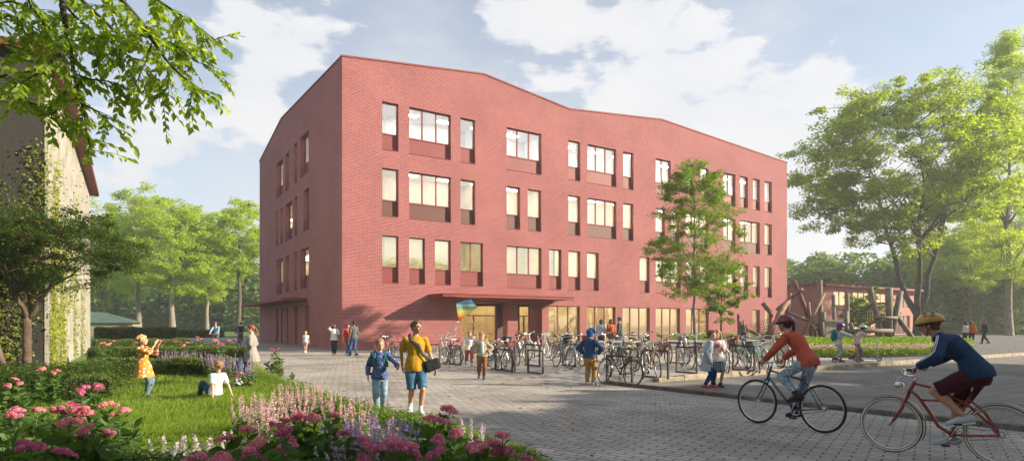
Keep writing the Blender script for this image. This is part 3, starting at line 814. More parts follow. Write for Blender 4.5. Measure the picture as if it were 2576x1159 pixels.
def person(loc, fwd, h, label, vox=0.014, skin='fair', kid=False, lean=0.0, pelvis=None, ank=None, wr=None, toe=None, head=(0, 0), grip=(0.35, 0.35),
           top=None, bottom=None, shoes=None, hair=None, helmet=None, group=None, elbow=None, knee=None, twist=0.0, extra=None, cat='person', soff=None, palm=None, slim=1.0, curve=0.35, z0=0.0):
    """loc world, fwd = (dx, dy) heading; local frame: +Y forwards, +X right, Z up, metres"""
    if kid and slim == 1.0: slim = .90
    root = empty('person', loc, heading(*fwd), label, cat, group)
    hh = h * (0.158 if kid else 0.134)             # head height
    S = slim
    hipz = h * (0.49 if kid else 0.515)
    Lth, Lsh = hipz * 0.49, hipz * 0.43            # thigh, shin; the rest is the foot
    ankz = hipz * 0.085
    P = Vector(pelvis) if pelvis else Vector((0, 0, hipz - 0.012 * h))
    sp = h * (0.30 if kid else 0.305)              # pelvis to neck base
    a0 = R(lean) * (1 - curve * 0.5); a1 = R(lean) * (1 + curve * 0.5)
    tw = R(twist)
    def d_(a): return Vector((0, math.sin(a), math.cos(a)))
    W_ = P + d_(a0) * sp * 0.36; Ch = W_ + d_((a0 + a1) / 2) * sp * 0.34; N = Ch + d_(a1) * sp * 0.30
    sx = Vector((math.cos(tw), math.sin(tw), 0)); hx = Vector((1, 0, 0))
    shw = h * (0.088 if kid else 0.099) * (0.92 + 0.08 * S)
    up1 = d_(a1); fw1 = sx.cross(up1) * -1
    Sh = {s: N + sx * (s * shw) - up1 * (0.040 * h) for s in (-1, 1)}
    if soff:
        for s in (-1, 1): Sh[s] += Vector(soff[(s + 1) // 2])
    Hp = {s: P + hx * (s * 0.048 * h) - Vector((0, 0, 0.01 * h)) for s in (-1, 1)}
    A = {}; K = {}; T = {}
    for i, s in enumerate((-1, 1)):
        t = Vector(ank[i]) if ank else Vector((s * 0.055 * h, 0, ankz))
        K[s], A[s] = ik(Hp[s], t, Lth, Lsh, (knee[i] if knee else (s * 0.12, 1, 0)))
        td = Vector(toe[i]) if toe else Vector((s * 0.12, 1, 0))
        T[s] = td.normalized()
    Lu, Lf = h * 0.162, h * 0.145
    E = {}; Wr = {}
    for i, s in enumerate((-1, 1)):
        t = Vector(wr[i]) if wr else Sh[s] + Vector((s * 0.06 * h, 0.03 * h, -(Lu + Lf) * 0.97))
        E[s], Wr[s] = ik(Sh[s], t, Lu, Lf, (elbow[i] if elbow else (s * 0.5, -1, -0.2)))
    yaw, pit = head; yaw = R(yaw); pit = R(pit)
    # head frame: yaw > 0 turns to the right, pitch > 0 looks down
    hf = Vector((math.sin(yaw) * math.cos(pit), math.cos(yaw) * math.cos(pit), -math.sin(pit)))
    hr = Vector((math.cos(yaw), -math.sin(yaw), 0)); hu = hr.cross(hf)
    Nk = N + up1 * 0.012 * h + fw1 * 0.004 * h
    Hc = N + (up1 * 0.35 + hu * 0.65).normalized() * (hh * (0.56 if kid else 0.64)) + hf * hh * 0.10
    HM = Matrix((hr, hf, hu)).transposed()
    # ---- body
    b = MB()
    def rr(*a): return [(x[0] * h * S, x[1] * h * S) if isinstance(x, tuple) else x * h * S for x in a]
    m_ = (P + W_) / 2
    chst = Ch + up1 * (0.02 * h)
    tor = [P - Vector((0, 0, 0.030 * h)), P, m_, W_, (W_ + Ch) / 2, chst, N - up1 * 0.046 * h, N - up1 * 0.022 * h, N - up1 * 0.003 * h]
    trd = rr((.052, .042), (.083, .062), (.082, .058), (.073, .052), (.082, .058), (.089, .061), (.082, .048), (.062, .040), (.036, .032))
    b.tube(tor, trd, 14, side=sx * 0.6 + hx * 0.4, roundcap=True)
    b.tube([N - up1 * 0.02 * h, N + up1 * 0.02 * h, Hc - hu * hh * 0.1 - hf * hh * 0.08], rr(.032, .029, .028), 10, roundcap=True)
    for s in (-1, 1):
        b.tube([Sh[s] - sx * s * 0.045 * h + up1 * 0.006 * h, Sh[s], Sh[s].lerp(E[s], 0.3), Sh[s].lerp(E[s], .75), E[s]], rr(.026, .027, .0245, .021, .019), 10, roundcap=True)
        b.tube([E[s], E[s].lerp(Wr[s], .3), E[s].lerp(Wr[s], .8), Wr[s]], rr(.019, .0195, .014, (.0135, .012)), 10, roundcap=True)
        b.tube([Hp[s], Hp[s].lerp(K[s], .35), Hp[s].lerp(K[s], .8), K[s]], rr(.049, .044, .033, .030), 12, roundcap=True)
        b.tube([K[s], K[s].lerp(A[s], .3) - (T[s] * 0.006 * h), K[s].lerp(A[s], .75), A[s]], rr(.029, .031, .020, .018), 12, roundcap=True)
        fdir = T[s]; dn = (A[s] - K[s]).normalized()
        heel = A[s] + Vector((0, 0, -1)) * 0  # foot
        upf = Vector((0, 0, 1)); upf = (upf - fdir * upf.dot(fdir)).normalized()
        b.tube([A[s] - upf * .018 * h - fdir * .025 * h, A[s] - upf * .02 * h + fdir * .03 * h, A[s] - upf * .026 * h + fdir * .075 * h, A[s] - upf * .03 * h + fdir * .100 * h],
               rr((.020, .019), (.021, .019), (.024, .013), (.018, .008)), 10, side=fdir.cross(upf), roundcap=True)
    # hands: palm, four unequal fingers, thumb
    fm = MB() if False else b
    for i, s in enumerate((-1, 1)):
        d = (Wr[s] - E[s]).normalized()
        if palm: pn = Vector(palm[i])
        else: pn = Vector((-s, 0.15, 0))
        pn = (pn - d * pn.dot(d)); pn = pn.normalized() if pn.length > 1e-3 else d.orthogonal()
        hx_ = d.cross(pn)                    # across the palm
        if hx_.dot(Vector((0, 1, 0.3))) < 0: hx_ = -hx_   # thumb side forwards / up
        hs = h * (0.050 if kid else 0.047)
        b.tube([Wr[s] - d * 0.01, Wr[s] + d * hs * 0.5, Wr[s] + d * hs], [(hs * .26, hs * .22), (hs * .40, hs * .22), (hs * .44, hs * .19)], 10, side=hx_, roundcap=True)
        g = grip[i]
        for k, (off, ln) in enumerate(((.34, .92), (.12, 1.0), (-.11, .94), (-.33, .74))):
            p = Wr[s] + d * hs * .95 + hx_ * hs * off; q = [p]; ang = 0
            for seg in (.44, .32, .24):
                ang += g * (1.0 + 0.12 * k); dd = d * math.cos(ang) + pn * math.sin(ang); p = p + dd * hs * ln * seg; q.append(p)
            b.tube(q, [hs * .115, hs * .108, hs * .098, hs * .085], 7, roundcap=True)
        p = Wr[s] + d * hs * .25 + hx_ * hs * .36; t1 = (hx_ * .75 + d * .6 + pn * .35 * (1 + g)).normalized(); t2 = (t1 * .6 + d * .7 + pn * .25 * g).normalized()
        b.tube([p, p + t1 * hs * .38, p + t1 * hs * .38 + t2 * hs * .34], [hs * .15, hs * .12, hs * .095], 7, roundcap=True)
    # head: skull, face, jaw, nose, ears
    def hp(x, y, z): return Hc + HM @ Vector((x * hh, y * hh, z * hh))
    hl = MB()
    b.ell(hp(0, -.06, .13), (.335 * hh, .405 * hh, .365 * hh), seg=16, rings=12, mat=HM)
    b.ell(hp(0, .10, -.10), (.27 * hh, .28 * hh, .33 * hh), seg=14, rings=10, mat=HM)
    b.ell(hp(0, .17, -.29), (.185 * hh, .19 * hh, .17 * hh), seg=12, rings=8, mat=HM)
    b.ell(hp(0, .36, .09), (.20 * hh, .055 * hh, .05 * hh), seg=10, rings=6, mat=HM)
    b.tube([hp(0, .375, .06), hp(0, .435, -.06), hp(0, .42, -.12)], [.030 * hh, .045 * hh, .055 * hh], 8, roundcap=True)
    b.ell(hp(0, .365, -.245), (.105 * hh, .045 * hh, .042 * hh), seg=8, rings=6, mat=HM)
    for s in (-1, 1): b.ell(hp(s * .335, -.03, -.03), (.035 * hh, .07 * hh, .115 * hh), seg=8, rings=6, mat=HM)
    for s in (-1, 1): b.ell(hp(s * .16, .26, -.10), (.10 * hh, .10 * hh, .10 * hh), seg=8, rings=6, mat=HM)
    me = remesh(b, vox * 0.62 if vox < 0.012 else vox * 0.8, 'body', [skinmat(skin), M_eye, M_lip, M_white], 1)
    # eyes, brows and mouth join the same mesh
    import bmesh
    f = MB()
    for s in (-1, 1):
        f.ell(hp(s * .135, .345, .015), (.060 * hh, .035 * hh, .030 * hh), 3, 10, 6, HM)
        f.ell(hp(s * .135, .368, .015), (.028 * hh, .020 * hh, .028 * hh), 1, 8, 6, HM)
        f.tube([hp(s * .06, .385, .085), hp(s * .14, .382, .105), hp(s * .21, .335, .085)], .013 * hh, 5, 1)
        f.tube([hp(s * .075, .375, .04), hp(s * .14, .378, .050), hp(s * .20, .345, .025)], .009 * hh, 5, 1)
    f.tube([hp(-.10, .375, -.235), hp(0, .405, -.245), hp(.10, .375, -.235)], [(.010 * hh, .012 * hh), (.018 * hh, .022 * hh), (.010 * hh, .012 * hh)], 6, 2)
    bm = bmesh.new(); bm.from_mesh(me); tmp = f.mesh('t', [skinmat(skin), M_eye, M_lip, M_white]); bm.from_mesh(tmp); bm.to_mesh(me); bm.free(); bpy.data.meshes.remove(tmp)
    link(me, 'body', root)
    # ---- top garment
    sd_ = int(abs(hash(label)) % 97) if False else (sum(ord(c) for c in label) % 97)
    if top:
        g = MB(); o_ = top.get('loose', 0.010) ; hem = top.get('hem', -0.03)   # hem below pelvis, fraction of h
        fl = top.get('flare', 0.0)
        def up(r, o): return (r[0] + o, r[1] + o)
        hemp = P - d_(a0 * 0.3) * (-hem * h) if hem >= 0 else P + d_(a0 * 0.3) * (hem * h)
        pts = [hemp, P.lerp(hemp, .35), P, m_, W_, (W_ + Ch) / 2, chst, N - up1 * .046 * h, N - up1 * .022 * h, N - up1 * .002 * h]
        o_ += vox * .4; bo = (bottom.get('loose', .008) if bottom else 0) * .8 + .004
        hr_ = (.097 * h * S + fl * h + bo, .073 * h * S + fl * h + bo)
        rs = [up(hr_, o_), up((.098 * h * S + fl * h * .5 + bo, .075 * h * S + fl * h * .5 + bo), o_), up((.098 * h * S + fl * h * .3 + bo, .073 * h * S + fl * h * .3 + bo), o_)] + [up((trd[2][0] + bo, trd[2][1] + bo), o_ * 1.2)] + [up(x, o_ * 1.2) for x in trd[3:6]] + [up(trd[6], o_), up(trd[7], o_), (.042 * h, .038 * h)]
        if hem >= 0: pts = pts[2:]; rs = rs[2:]
        g.tube(pts, rs, 16, side=sx * 0.6 + hx * 0.4)
        sl = top.get('sleeve', 0.5)     # 0..1 upper arm, 1..2 forearm
        for s in (-1, 1):
            g.ell(Sh[s], .029 * h + o_, seg=10, rings=8)
            q = [Sh[s] - sx * s * .04 * h + up1 * .004 * h, Sh[s], Sh[s].lerp(E[s], min(1, sl) * .5), Sh[s].lerp(E[s], min(1, sl))]
            r_ = [.024 * h + o_, .028 * h + o_, .0265 * h + o_, (.0255 if sl < 1 else .022) * h + o_]
            g.tube(q, r_, 12)
            if sl > 1:
                q = [E[s], E[s].lerp(Wr[s], .3), E[s].lerp(Wr[s], .8 * (sl - 1)), E[s].lerp(Wr[s], sl - 1)]
                g.ell(E[s], .022 * h + o_, seg=10, rings=7)
                g.tube(q, [.022 * h + o_, .0215 * h + o_, .0185 * h + o_, top.get('cuff', .0175) * h + o_], 12)
        if top.get('collar'):
            g.tube([N - up1 * .01 * h, N + up1 * .022 * h], [.043 * h, .037 * h], 12)
        me = remesh(g, vox * .85, top.get('name', 'shirt'), top['mat'], 2, top.get('wrinkle', 0.010), 9 / h, sd_)
        to = link(me, top.get('name', 'shirt'), root)
        if top.get('zip'):
            z = MB(); z.tube([P + d_(a0) * .0 * h + Vector((0, .070 * h * S + o_, 0)), W_ + Vector((0, .064 * h * S + o_, 0)), chst + fw1 * (.072 * h * S + o_), N + fw1 * (.038 * h) - up1 * .01 * h], (.035 * h * top['zip'], .012 * h), 8)
            z.build('inner_shirt', top['zmat'], to)
        if top.get('stripes'):
            for s in (-1, 1):
                z = MB()
                for k in (-1, 1):
                    path = []
                    for a, c, r0, r1, in ((N - up1 * .02 * h + sx * s * .045 * h, Sh[s], .02, .034), (Sh[s], E[s], .035, .0265), (E[s], Wr[s].lerp(E[s], .06), .0265, .0225)):
                        ax = (c - a).normalized(); o2 = (sx * s * 1.0 + up1 * .75 + Vector((0, 0, .3)) - fw1 * .2); o2 = (o2 - ax * o2.dot(ax)).normalized(); tt = ax.cross(o2)
                        for q in (0.1, .5, .9): path.append(a.lerp(c, q) + o2 * ((r0 + (r1 - r0) * q) * h + o_ + .003) + tt * k * .009)
                    z.tube(path, .0042, 5)
                z.build('sleeve_stripe', cloth('stripe_white', (.75, .75, .78)), to)
    # ---- bottom garment
    if bottom:
        g = MB(); kind = bottom.get('kind', 'pants'); o_ = bottom.get('loose', 0.008) + vox * .45
        waist = P + d_(a0) * .045 * h
        if kind == 'skirt':
            g.tube([waist, P, P - Vector((0, 0, bottom.get('len', .2) * h))], [(.082 * h * S + o_, .060 * h * S + o_), (.094 * h * S + o_, .07 * h * S + o_), (.13 * h, .11 * h)], 16)
        else:
            g.tube([waist, P, P - Vector((0, 0, .045 * h)), P - Vector((0, 0, .080 * h)), P - Vector((0, 0, .092 * h))], [(.080 * h * S + o_, .060 * h * S + o_), (.090 * h * S + o_, .068 * h * S + o_), (.084 * h * S + o_, .066 * h * S + o_), (.058 * h + o_, .056 * h + o_), (.03 * h, .03 * h)], 16)
            ln = bottom.get('len', 1.93)   # 0..1 thigh, 1..2 shin
            wd = bottom.get('width', 1.0)
            for s in (-1, 1):
                g.ell(Hp[s], .054 * h * S + o_, seg=12, rings=8)
                e = min(1, ln)
                g.tube([Hp[s], Hp[s].lerp(K[s], .35 * e), Hp[s].lerp(K[s], .8 * e), Hp[s].lerp(K[s], e)], [.052 * h * S + o_, .047 * h * S * wd + o_, .037 * h * wd + o_, (.035 * wd if ln > 1 else .037 * wd) * h + o_], 12)
                if ln > 1:
                    g.ell(K[s], .034 * h * wd + o_, seg=10, rings=7)
                    e = ln - 1
                    g.tube([K[s], K[s].lerp(A[s], .3 * e), K[s].lerp(A[s], .8 * e), K[s].lerp(A[s], e)], [.034 * h * wd + o_, .034 * h * wd + o_, .024 * h * wd + o_, .022 * h * wd + o_], 12)
        me = remesh(g, vox * .85, bottom.get('name', 'trousers'), bottom['mat'], 2, bottom.get('wrinkle', 0.008), 11 / h, sd_ + 5)
        link(me, bottom.get('name', 'trousers'), root)
    # ---- shoes
    if shoes:
        for s in (-1, 1):
            g = MB(); fdir = T[s]; upf = Vector((0, 0, 1)); upf = (upf - fdir * upf.dot(fdir)).normalized(); sdv = fdir.cross(upf)
            o_ = .006; A_ = A[s]; hi = shoes.get('high', 0)
            g.tube([A_ - upf * .016 * h - fdir * .028 * h, A_ - upf * .018 * h + fdir * .03 * h, A_ - upf * .026 * h + fdir * .075 * h, A_ - upf * .030 * h + fdir * .104 * h],
                   [(.023 * h + o_, .024 * h + o_), (.024 * h + o_, .024 * h + o_), (.027 * h + o_, .015 * h + o_), (.021 * h + o_, .010 * h + o_)], 12, side=sdv, roundcap=True)
            if hi: g.tube([A_ - upf * .01 * h, A_ + (K[s] - A_).normalized() * hi * h], [.027 * h + o_, .025 * h + o_], 12)
            me = remesh(g, vox * .8, 'shoe', shoes['mat'], 1)
            so_ = link(me, 'shoe', root)
            z = MB(); B0 = A_ - upf * (.044 * h + o_)
            z.tube([B0 - fdir * (.040 * h + o_) + upf * .004, B0 - fdir * .026 * h + upf * .004, B0 + fdir * .04 * h + upf * .004, B0 + fdir * .082 * h + upf * .003, B0 + fdir * .118 * h + upf * .004], [(.012 * h, .010), (.024 * h, .012), (.024 * h, .011), (.028 * h, .010), (.012 * h, .008)], 12, side=sdv)
            z.build('sole', shoes.get('sole', M_sole), so_)
            if shoes.get('sock'):
                z = MB(); z.tube([A_, A_ + (K[s] - A_).normalized() * .055 * h], [.020 * h + .004, .021 * h + .004], 12); z.build('sock', shoes['sock'], root)
    # ---- hair and headgear
    if hair:
        st, cl_ = hair[0], hair[1]; g = MB(); hm = HAIR[cl_] if isinstance(cl_, str) else cl_
        g.ell(hp(0, -.09, .17), (.375 * hh, .42 * hh, .38 * hh), seg=16, rings=12, mat=HM)
        cut = [(hp(0, .30, .22), HM @ Vector((0, .9, -.55))), (hp(0, -.1, -.16), HM @ Vector((0, .15, -1)))]
        if st == 'curly':
            r2 = random.Random(sd_)
            for _ in range(46):
                th = r2.uniform(0, 2 * math.pi); ph = r2.uniform(-.1, 1.45)
                x, y, z = math.cos(th) * math.cos(ph), math.sin(th) * math.cos(ph), math.sin(ph)
                if y > .55 and z < .35: continue
                g.ell(hp(x * .37, -.09 + y * .41, .17 + z * .37), r2.uniform(.07, .11) * hh, seg=7, rings=5)
            cut = [(hp(0, -.05, -.32), HM @ Vector((0, .2, -1)))]
        elif st == 'short':
            g.ell(hp(0, .10, .36), (.30 * hh, .28 * hh, .17 * hh), seg=12, rings=8, mat=HM)
            g.ell(hp(0, -.20, -.02), (.31 * hh, .24 * hh, .30 * hh), seg=12, rings=8, mat=HM)
            cut = [(hp(0, .27, .28), HM @ Vector((0, .75, -.65))), (hp(0, -.1, -.22), HM @ Vector((0, .1, -1)))]
        elif st in ('long', 'bob'):
            L = -1.25 if st == 'long' else -.55
            for k in np.linspace(-1, 1, 7):
                an = k * 1.9
                x, y = math.sin(an) * .35, -.10 - math.cos(an) * .36
                g.tube([hp(x * .9, y * .9, .25), hp(x * 1.05, y * 1.05, -.1), hp(x * 1.05, y * 1.0 - .02, -.45 if st == 'long' else -.35), hp(x * .9, y * .8 - .05, L)], [.13 * hh, .12 * hh, .12 * hh, .05 * hh], 8, roundcap=True)
            cut = None
            g.ell(hp(0, .12, .38), (.28 * hh, .25 * hh, .13 * hh), seg=12, rings=8, mat=HM)
        elif st == 'pony':
            g.tube([hp(0, -.42, .15), hp(0, -.60, .05), hp(0, -.63, -.25), hp(0, -.55, -.60)], [.10 * hh, .13 * hh, .12 * hh, .04 * hh], 8, roundcap=True)
            g.ell(hp(0, -.22, .0), (.30 * hh, .22 * hh, .30 * hh), seg=12, rings=8, mat=HM)
            cut = [(hp(0, .30, .24), HM @ Vector((0, .9, -.55)))]
        elif st == 'hoodhat':
            g = MB(); g.ell(hp(0, -.08, .18), (.42 * hh, .46 * hh, .44 * hh), seg=16, rings=12, mat=HM)
            g.tube([hp(.0, -.1, .40), hp(.28, -.12, .52), hp(.52, -.12, .38), hp(.66, -.1, .12)], [.26 * hh, .20 * hh, .13 * hh, .06 * hh], 10, roundcap=True)
            g.tube([hp(0, -.12, -.10), hp(0, -.10, -.30)], [.36 * hh, .30 * hh], 12)
            cut = [(hp(0, .30, .1), HM @ Vector((0, 1, -.3)))]
        me = remesh(g, vox * .7, 'hair' if st != 'hoodhat' else 'hat', hm, 1, 0.028 * hh, 40, sd_, cut=cut)
        link(me, 'hair' if st != 'hoodhat' else 'hat', root)
    if helmet:
        hm1, hm2 = helmet
        g = MB(); g.ell(hp(0, -.06, .20), (.46 * hh, .63 * hh, .50 * hh), seg=24, rings=18, mat=HM)
        me = remesh(g, min(vox, .008), 'helmet', [hm1, hm2], 0, cut=[(hp(0, 0, .16), HM @ Vector((0, .05, -1)))])
        ho = link(me, 'helmet', root)
        # vents: dark oval hollows between ribs, rim, visor, straps
        v = MB()
        for x, y0_, y1_, w2 in ((0, -.30, .30, .05), (.17, -.34, .26, .05), (-.17, -.34, .26, .05), (.33, -.30, .20, .045), (-.33, -.30, .20, .045)):
            for (ya, yb) in ((y0_, (y0_ + y1_) / 2 - .05), ((y0_ + y1_) / 2 + .05, y1_)):
                pts = []
                for q in np.linspace(0, 1, 5):
                    y = ya + (yb - ya) * q; r_ = 1 - (x / .46) ** 2 - ((y) / .63) ** 2
                    pts.append(hp(x, -.06 + y, .20 + .50 * math.sqrt(max(.02, r_)) - .004))
                v.tube(pts, [(.008 * hh, .004 * hh), (w2 * .8 * hh, .022 * hh), (w2 * hh, .026 * hh), (w2 * .8 * hh, .022 * hh), (.008 * hh, .004 * hh)], 8, side=hr)
        v.build('vent', hm2, ho)
        v = MB(); ring = [hp(.455 * math.cos(a) * 1.0, -.06 + .622 * math.sin(a), .165) for a in np.linspace(0, 2 * math.pi, 25)[:-1]]
        v.tube(ring, (.022 * hh, .045 * hh), 8, closed=True, side=hu); v.build('rim', hm2, ho)
        v = MB(); vis = []
        for a in np.linspace(R(28), R(152), 9): vis.append((hp(.40 * math.cos(a), -.06 + .55 * math.sin(a), .17), hp(.36 * math.cos(a), -.02 + .80 * math.sin(a) - .05, .07)))
        for q in range(len(vis) - 1):
            a, b1 = vis[q]; c, d1 = vis[q + 1]; up_ = hu * .02 * hh
            v.add([a, b1, d1, c, a + up_, b1 + up_, d1 + up_, c + up_], [(0, 1, 2, 3), (7, 6, 5, 4), (1, 5, 6, 2)])
        v.build('visor', hm2, ho)
        v = MB()
        for s in (-1, 1):
            v.tube([hp(s * .38, .12, .14), hp(s * .345, .03, -.18), hp(s * .22, .16, -.42), hp(0, .22, -.47)], (.018 * hh, .018 * hh), 6)
            v.tube([hp(s * .38, -.25, .12), hp(s * .345, .03, -.18)], .015 * hh, 6)
        v.build('strap', mat('strap_black', (.02, .02, .022), .7), ho)
    if extra: extra(root, dict(h=h, hh=hh, P=P, W=W_, Ch=Ch, N=N, Sh=Sh, E=E, Wr=Wr, up=up1, fw=fw1, sx=sx, K=K, A=A, hp=hp, S=S))
    return root
# ================================================================= bicycles
M_tyre = mat('tyre_rubber', (0.022, 0.021, 0.02), .85, var=.2); M_rim = mat('rim_alloy', (.62, .61, .58), .35, .85, var=.05)
M_wtyre = mat('tyre_cream', (.62, .58, .48), .7, var=.08); M_chrome = mat('chrome', (.72, .72, .72), .18, 1.0, var=.02); M_black = mat('black_plastic', (.02, .02, .022), .5, var=.2)
M_leath = mat('brown_leather', (.16, .06, .025), .55, var=.2); M_steel = mat('dull_steel', (.30, .30, .30), .4, .8, var=.1)
M_wick = mat('wicker', (.30, .14, .055), .8, var=.5, vs=50, bump=.01, bs=60)
def paint(name, c): return mat('paint_' + name, c, .25, var=.04, vs=3, coat=.6)

_wh = {}
def wheel_meshes(r, white=False, far=False):
    k = (round(r, 3), white, far)
    if k in _wh: return _wh[k]
    tr = .018
    w = MB(); w.tube([(-.03, 0, 0), (.03, 0, 0)], .018, 8); w.torus((-.028, 0, 0), .026, .004, 'X', 14, 5); w.torus((.028, 0, 0), .026, .004, 'X', 14, 5)
    n = 28 if not far else 20
    for i in range(n):
        a = 2 * math.pi * i / n; s = 1 if i % 2 else -1; a2 = a + .35 * (1 if (i // 2) % 2 else -1)
        w.tube([(s * .028, math.cos(a2) * .026, math.sin(a2) * .026), (0, math.cos(a) * (r - .04), math.sin(a) * (r - .04))], .0016 if not far else .0022, 3, caps=False)
    hub = w.mesh('wheel', M_chrome)
    t = MB(); t.torus((0, 0, 0), r - tr, tr, 'X', 48, 8); ty = t.mesh('tyre', M_tyre)
    if white:
        t = MB(); 
        for s in (-1, 1): t.torus((s * .014, 0, 0), r - tr - .002, .011, 'X', 48, 6, rx=.0075)
        wt_ = t.mesh('whitewall', M_wtyre)
    else: wt_ = None
    t = MB(); t.torus((0, 0, 0), r - .040, .008, 'X', 48, 6, rx=.012); rm = t.mesh('rim', M_rim)
    _wh[k] = (hub, ty, rm, wt_); return _wh[k]

def bicycle(label, color, kind='diamond', bar='flat', r=.335, saddle=None, white=False, fender=None, rack=False, basket=None, light=False, group='bicycles parked at the racks', far=False, steer=0.0, scale=1.0, fork=None, cat='bicycle'):
    root = empty('bicycle', (0, 0, 0), 0, label, cat, group)
    pm = color; fm = fork or color; saddle = saddle or M_black
    RW, FW = Vector((0, -.50, r)), Vector((0, .54, r)); BBk = Vector((0, -.07, .285)); ST = Vector((0, -.24, .78)); HT_ = Vector((0, .30, .86 + (.03 if kind != 'cruiser' else .0))); HB = Vector((0, .355, .72))
    if kind == 'step': ST = Vector((0, -.25, .74))
    f = MB(); t = .0175 if kind != 'cruiser' else .018
    f.tube([HT_ + (HT_ - HB) * .06, HB], .021, 10)
    f.tube([BBk, ST], t * .95, 10)
    if kind == 'diamond':
        f.tube([ST - Vector((0, -.01, .05)), HT_ - Vector((0, -.012, .05))], t * .9, 10); f.tube([HB + (HT_ - HB) * .15, BBk], t * 1.15, 10)
    elif kind == 'step':
        f.tube([HB + (HT_ - HB) * .75, Vector((0, .16, .55)), Vector((0, -.02, .40)), Vector((0, -.13, .46))], t, 10)
        f.tube([HB + (HT_ - HB) * .12, Vector((0, .18, .42)), BBk], t * 1.1, 10)
    else:
        f.tube([HB + (HT_ - HB) * .92, Vector((0, .16, .82)), Vector((0, -.02, .745)), Vector((0, -.20, .66)), Vector((0, -.40, .46)), RW + Vector((0, .03, .02))], t * .95, 10)
        f.tube([HB + (HT_ - HB) * .3, Vector((0, .26, .70)), Vector((0, .17, .56)), Vector((0, .06, .37)), BBk], t * 1.1, 10)
        f.tube([Vector((0, .22, .66)), Vector((0, .05, .665)), Vector((0, -.205, .65))], t * .8, 10)
    for s in (-1, 1):
        f.tube([ST - Vector((0, -.02, .07)) + Vector((s * .012, 0, 0)), Vector((s * .045, -.36, .58)), RW + Vector((s * .055, 0, 0))], .0085, 8)
        f.tube([BBk + Vector((s * .02, 0, 0)), Vector((s * .04, -.25, .30)), RW + Vector((s * .055, 0, 0))], .010, 8)
    f.tube([BBk - Vector((.04, 0, 0)), BBk + Vector((.04, 0, 0))], .022, 10)
    f.build('frame', pm, root)
    # front end (fork, wheel, bars) turns about the steering axis when parked
    ax = (HT_ - HB).normalized(); SM = Matrix.Translation(HB) @ Matrix.Rotation(steer, 4, ax) @ Matrix.Translation(-HB)
    def sv(p): return SM @ Vector(p)
    g = MB(); crown = HB - ax * .02
    g.tube([sv(HB + ax * .01), sv(crown)], .019, 8); g.tube([sv(crown + Vector((-.05, 0, 0))), sv(crown + Vector((.05, 0, 0)))], .013, 8)
    for s in (-1, 1): g.tube([sv(crown + Vector((s * .048, 0, 0))), sv(Vector((s * .05, .435, .52))), sv(FW + Vector((s * .052, 0, 0)))], [.014, .012, .009], 8)
    g.build('fork', fm, root)
    hub, ty, rm, wt_ = wheel_meshes(r, white, far)
    for c, st in ((RW, 0), (FW, steer)):
        w_ = link(hub, 'wheel', root, sv(c) if st else c)
        if st: w_.rotation_euler = (Matrix.Rotation(steer, 4, ax)).to_euler()
        link(ty, 'tyre', w_); link(rm, 'rim', w_)
        if wt_: link(wt_, 'whitewall', w_)
    # stem, handlebar, grips
    h = MB(); top = HT_ + ax * .075; h.tube([sv(HT_), sv(top)], .013, 8)
    fwv = Vector((0, 1, 0))
    if bar == 'flat':
        c = top + fwv * .06 + Vector((0, 0, .01)); h.tube([sv(top), sv(c)], .013, 8); pts = [c + Vector((x * .29, -abs(x) * .03, 0)) for x in (-1, -.5, 0, .5, 1)]; gp = [(c + Vector((s * .18, -.018, 0)), c + Vector((s * .30, -.03, 0))) for s in (-1, 1)]
    elif bar == 'swept':
        c = top + fwv * .04 + Vector((0, 0, .03)); h.tube([sv(top), sv(c)], .012, 8); pts = [c + Vector(q) for q in ((-.27, -.22, .05), (-.26, -.10, .055), (-.20, .04, .045), (-.08, .05, .01), (0, .02, 0), (.08, .05, .01), (.20, .04, .045), (.26, -.10, .055), (.27, -.22, .05))]; gp = [(c + Vector((s * .262, -.11, .055)), c + Vector((s * .27, -.23, .05))) for s in (-1, 1)]
    elif bar == 'cruise':
        c = top + fwv * .11 + Vector((0, 0, .005)); h.tube([sv(top), sv(c)], .014, 8); pts = [c + Vector(q) for q in ((-.31, -.14, .09), (-.25, -.03, .085), (-.12, .03, .05), (-.05, .02, .01), (0, 0, 0), (.05, .02, .01), (.12, .03, .05), (.25, -.03, .085), (.31, -.14, .09))]; gp = [(c + Vector((s * .27, -.07, .09)), c + Vector((s * .32, -.16, .09))) for s in (-1, 1)]
    else:
        c = top + fwv * .09; h.tube([sv(top), sv(c)], .013, 8); pts = [c + Vector(q) for q in ((-.20, -.04, -.13), (-.21, .04, -.13), (-.21, .11, -.07), (-.21, .09, 0), (-.19, .02, .01), (-.1, 0, 0), (.1, 0, 0), (.19, .02, .01), (.21, .09, 0), (.21, .11, -.07), (.21, .04, -.13), (.20, -.04, -.13))]; gp = [(c + Vector((s * .21, .11, -.06)), c + Vector((s * .20, -.03, -.13))) for s in (-1, 1)]
    h.tube([sv(p) for p in pts], .012, 8)
    ho = h.build('handlebar', M_chrome if bar != 'drop' else fm, root)
    gs = MB()
    for a, b_ in gp: gs.tube([sv(a), sv(b_)], .0165, 8)
    gs.build('grip', M_black if saddle is M_black else saddle, ho)
    lv = MB()
    if not far and group == 'ridden bicycles':
        for s in (-1, 1):
            a = gp[0 if s < 0 else 1][0]; lv.tube([sv(a), sv(a + Vector((s * .03, .05, -.02))), sv(a + Vector((s * .09, .035, -.03)))], .005, 5)
        lv.tube([sv(gp[1][0]), sv(c + Vector((.05, .10, -.05))), sv(c + Vector((.02, .08, -.25))), sv(HB + Vector((.02, .04, 0)))], .003, 4)
        lv.build('brake_lever', M_chrome, ho)
    root['grips'] = [*(sum((list((Vector(a) + Vector(b_)) / 2) for a, b_ in gp), []))]
    # seat post and saddle
    sp_ = MB(); S_ = ST + Vector((0, -.03, .13)); sp_.tube([ST, S_], .0125, 8); sp_.build('seat_post', M_chrome, root)
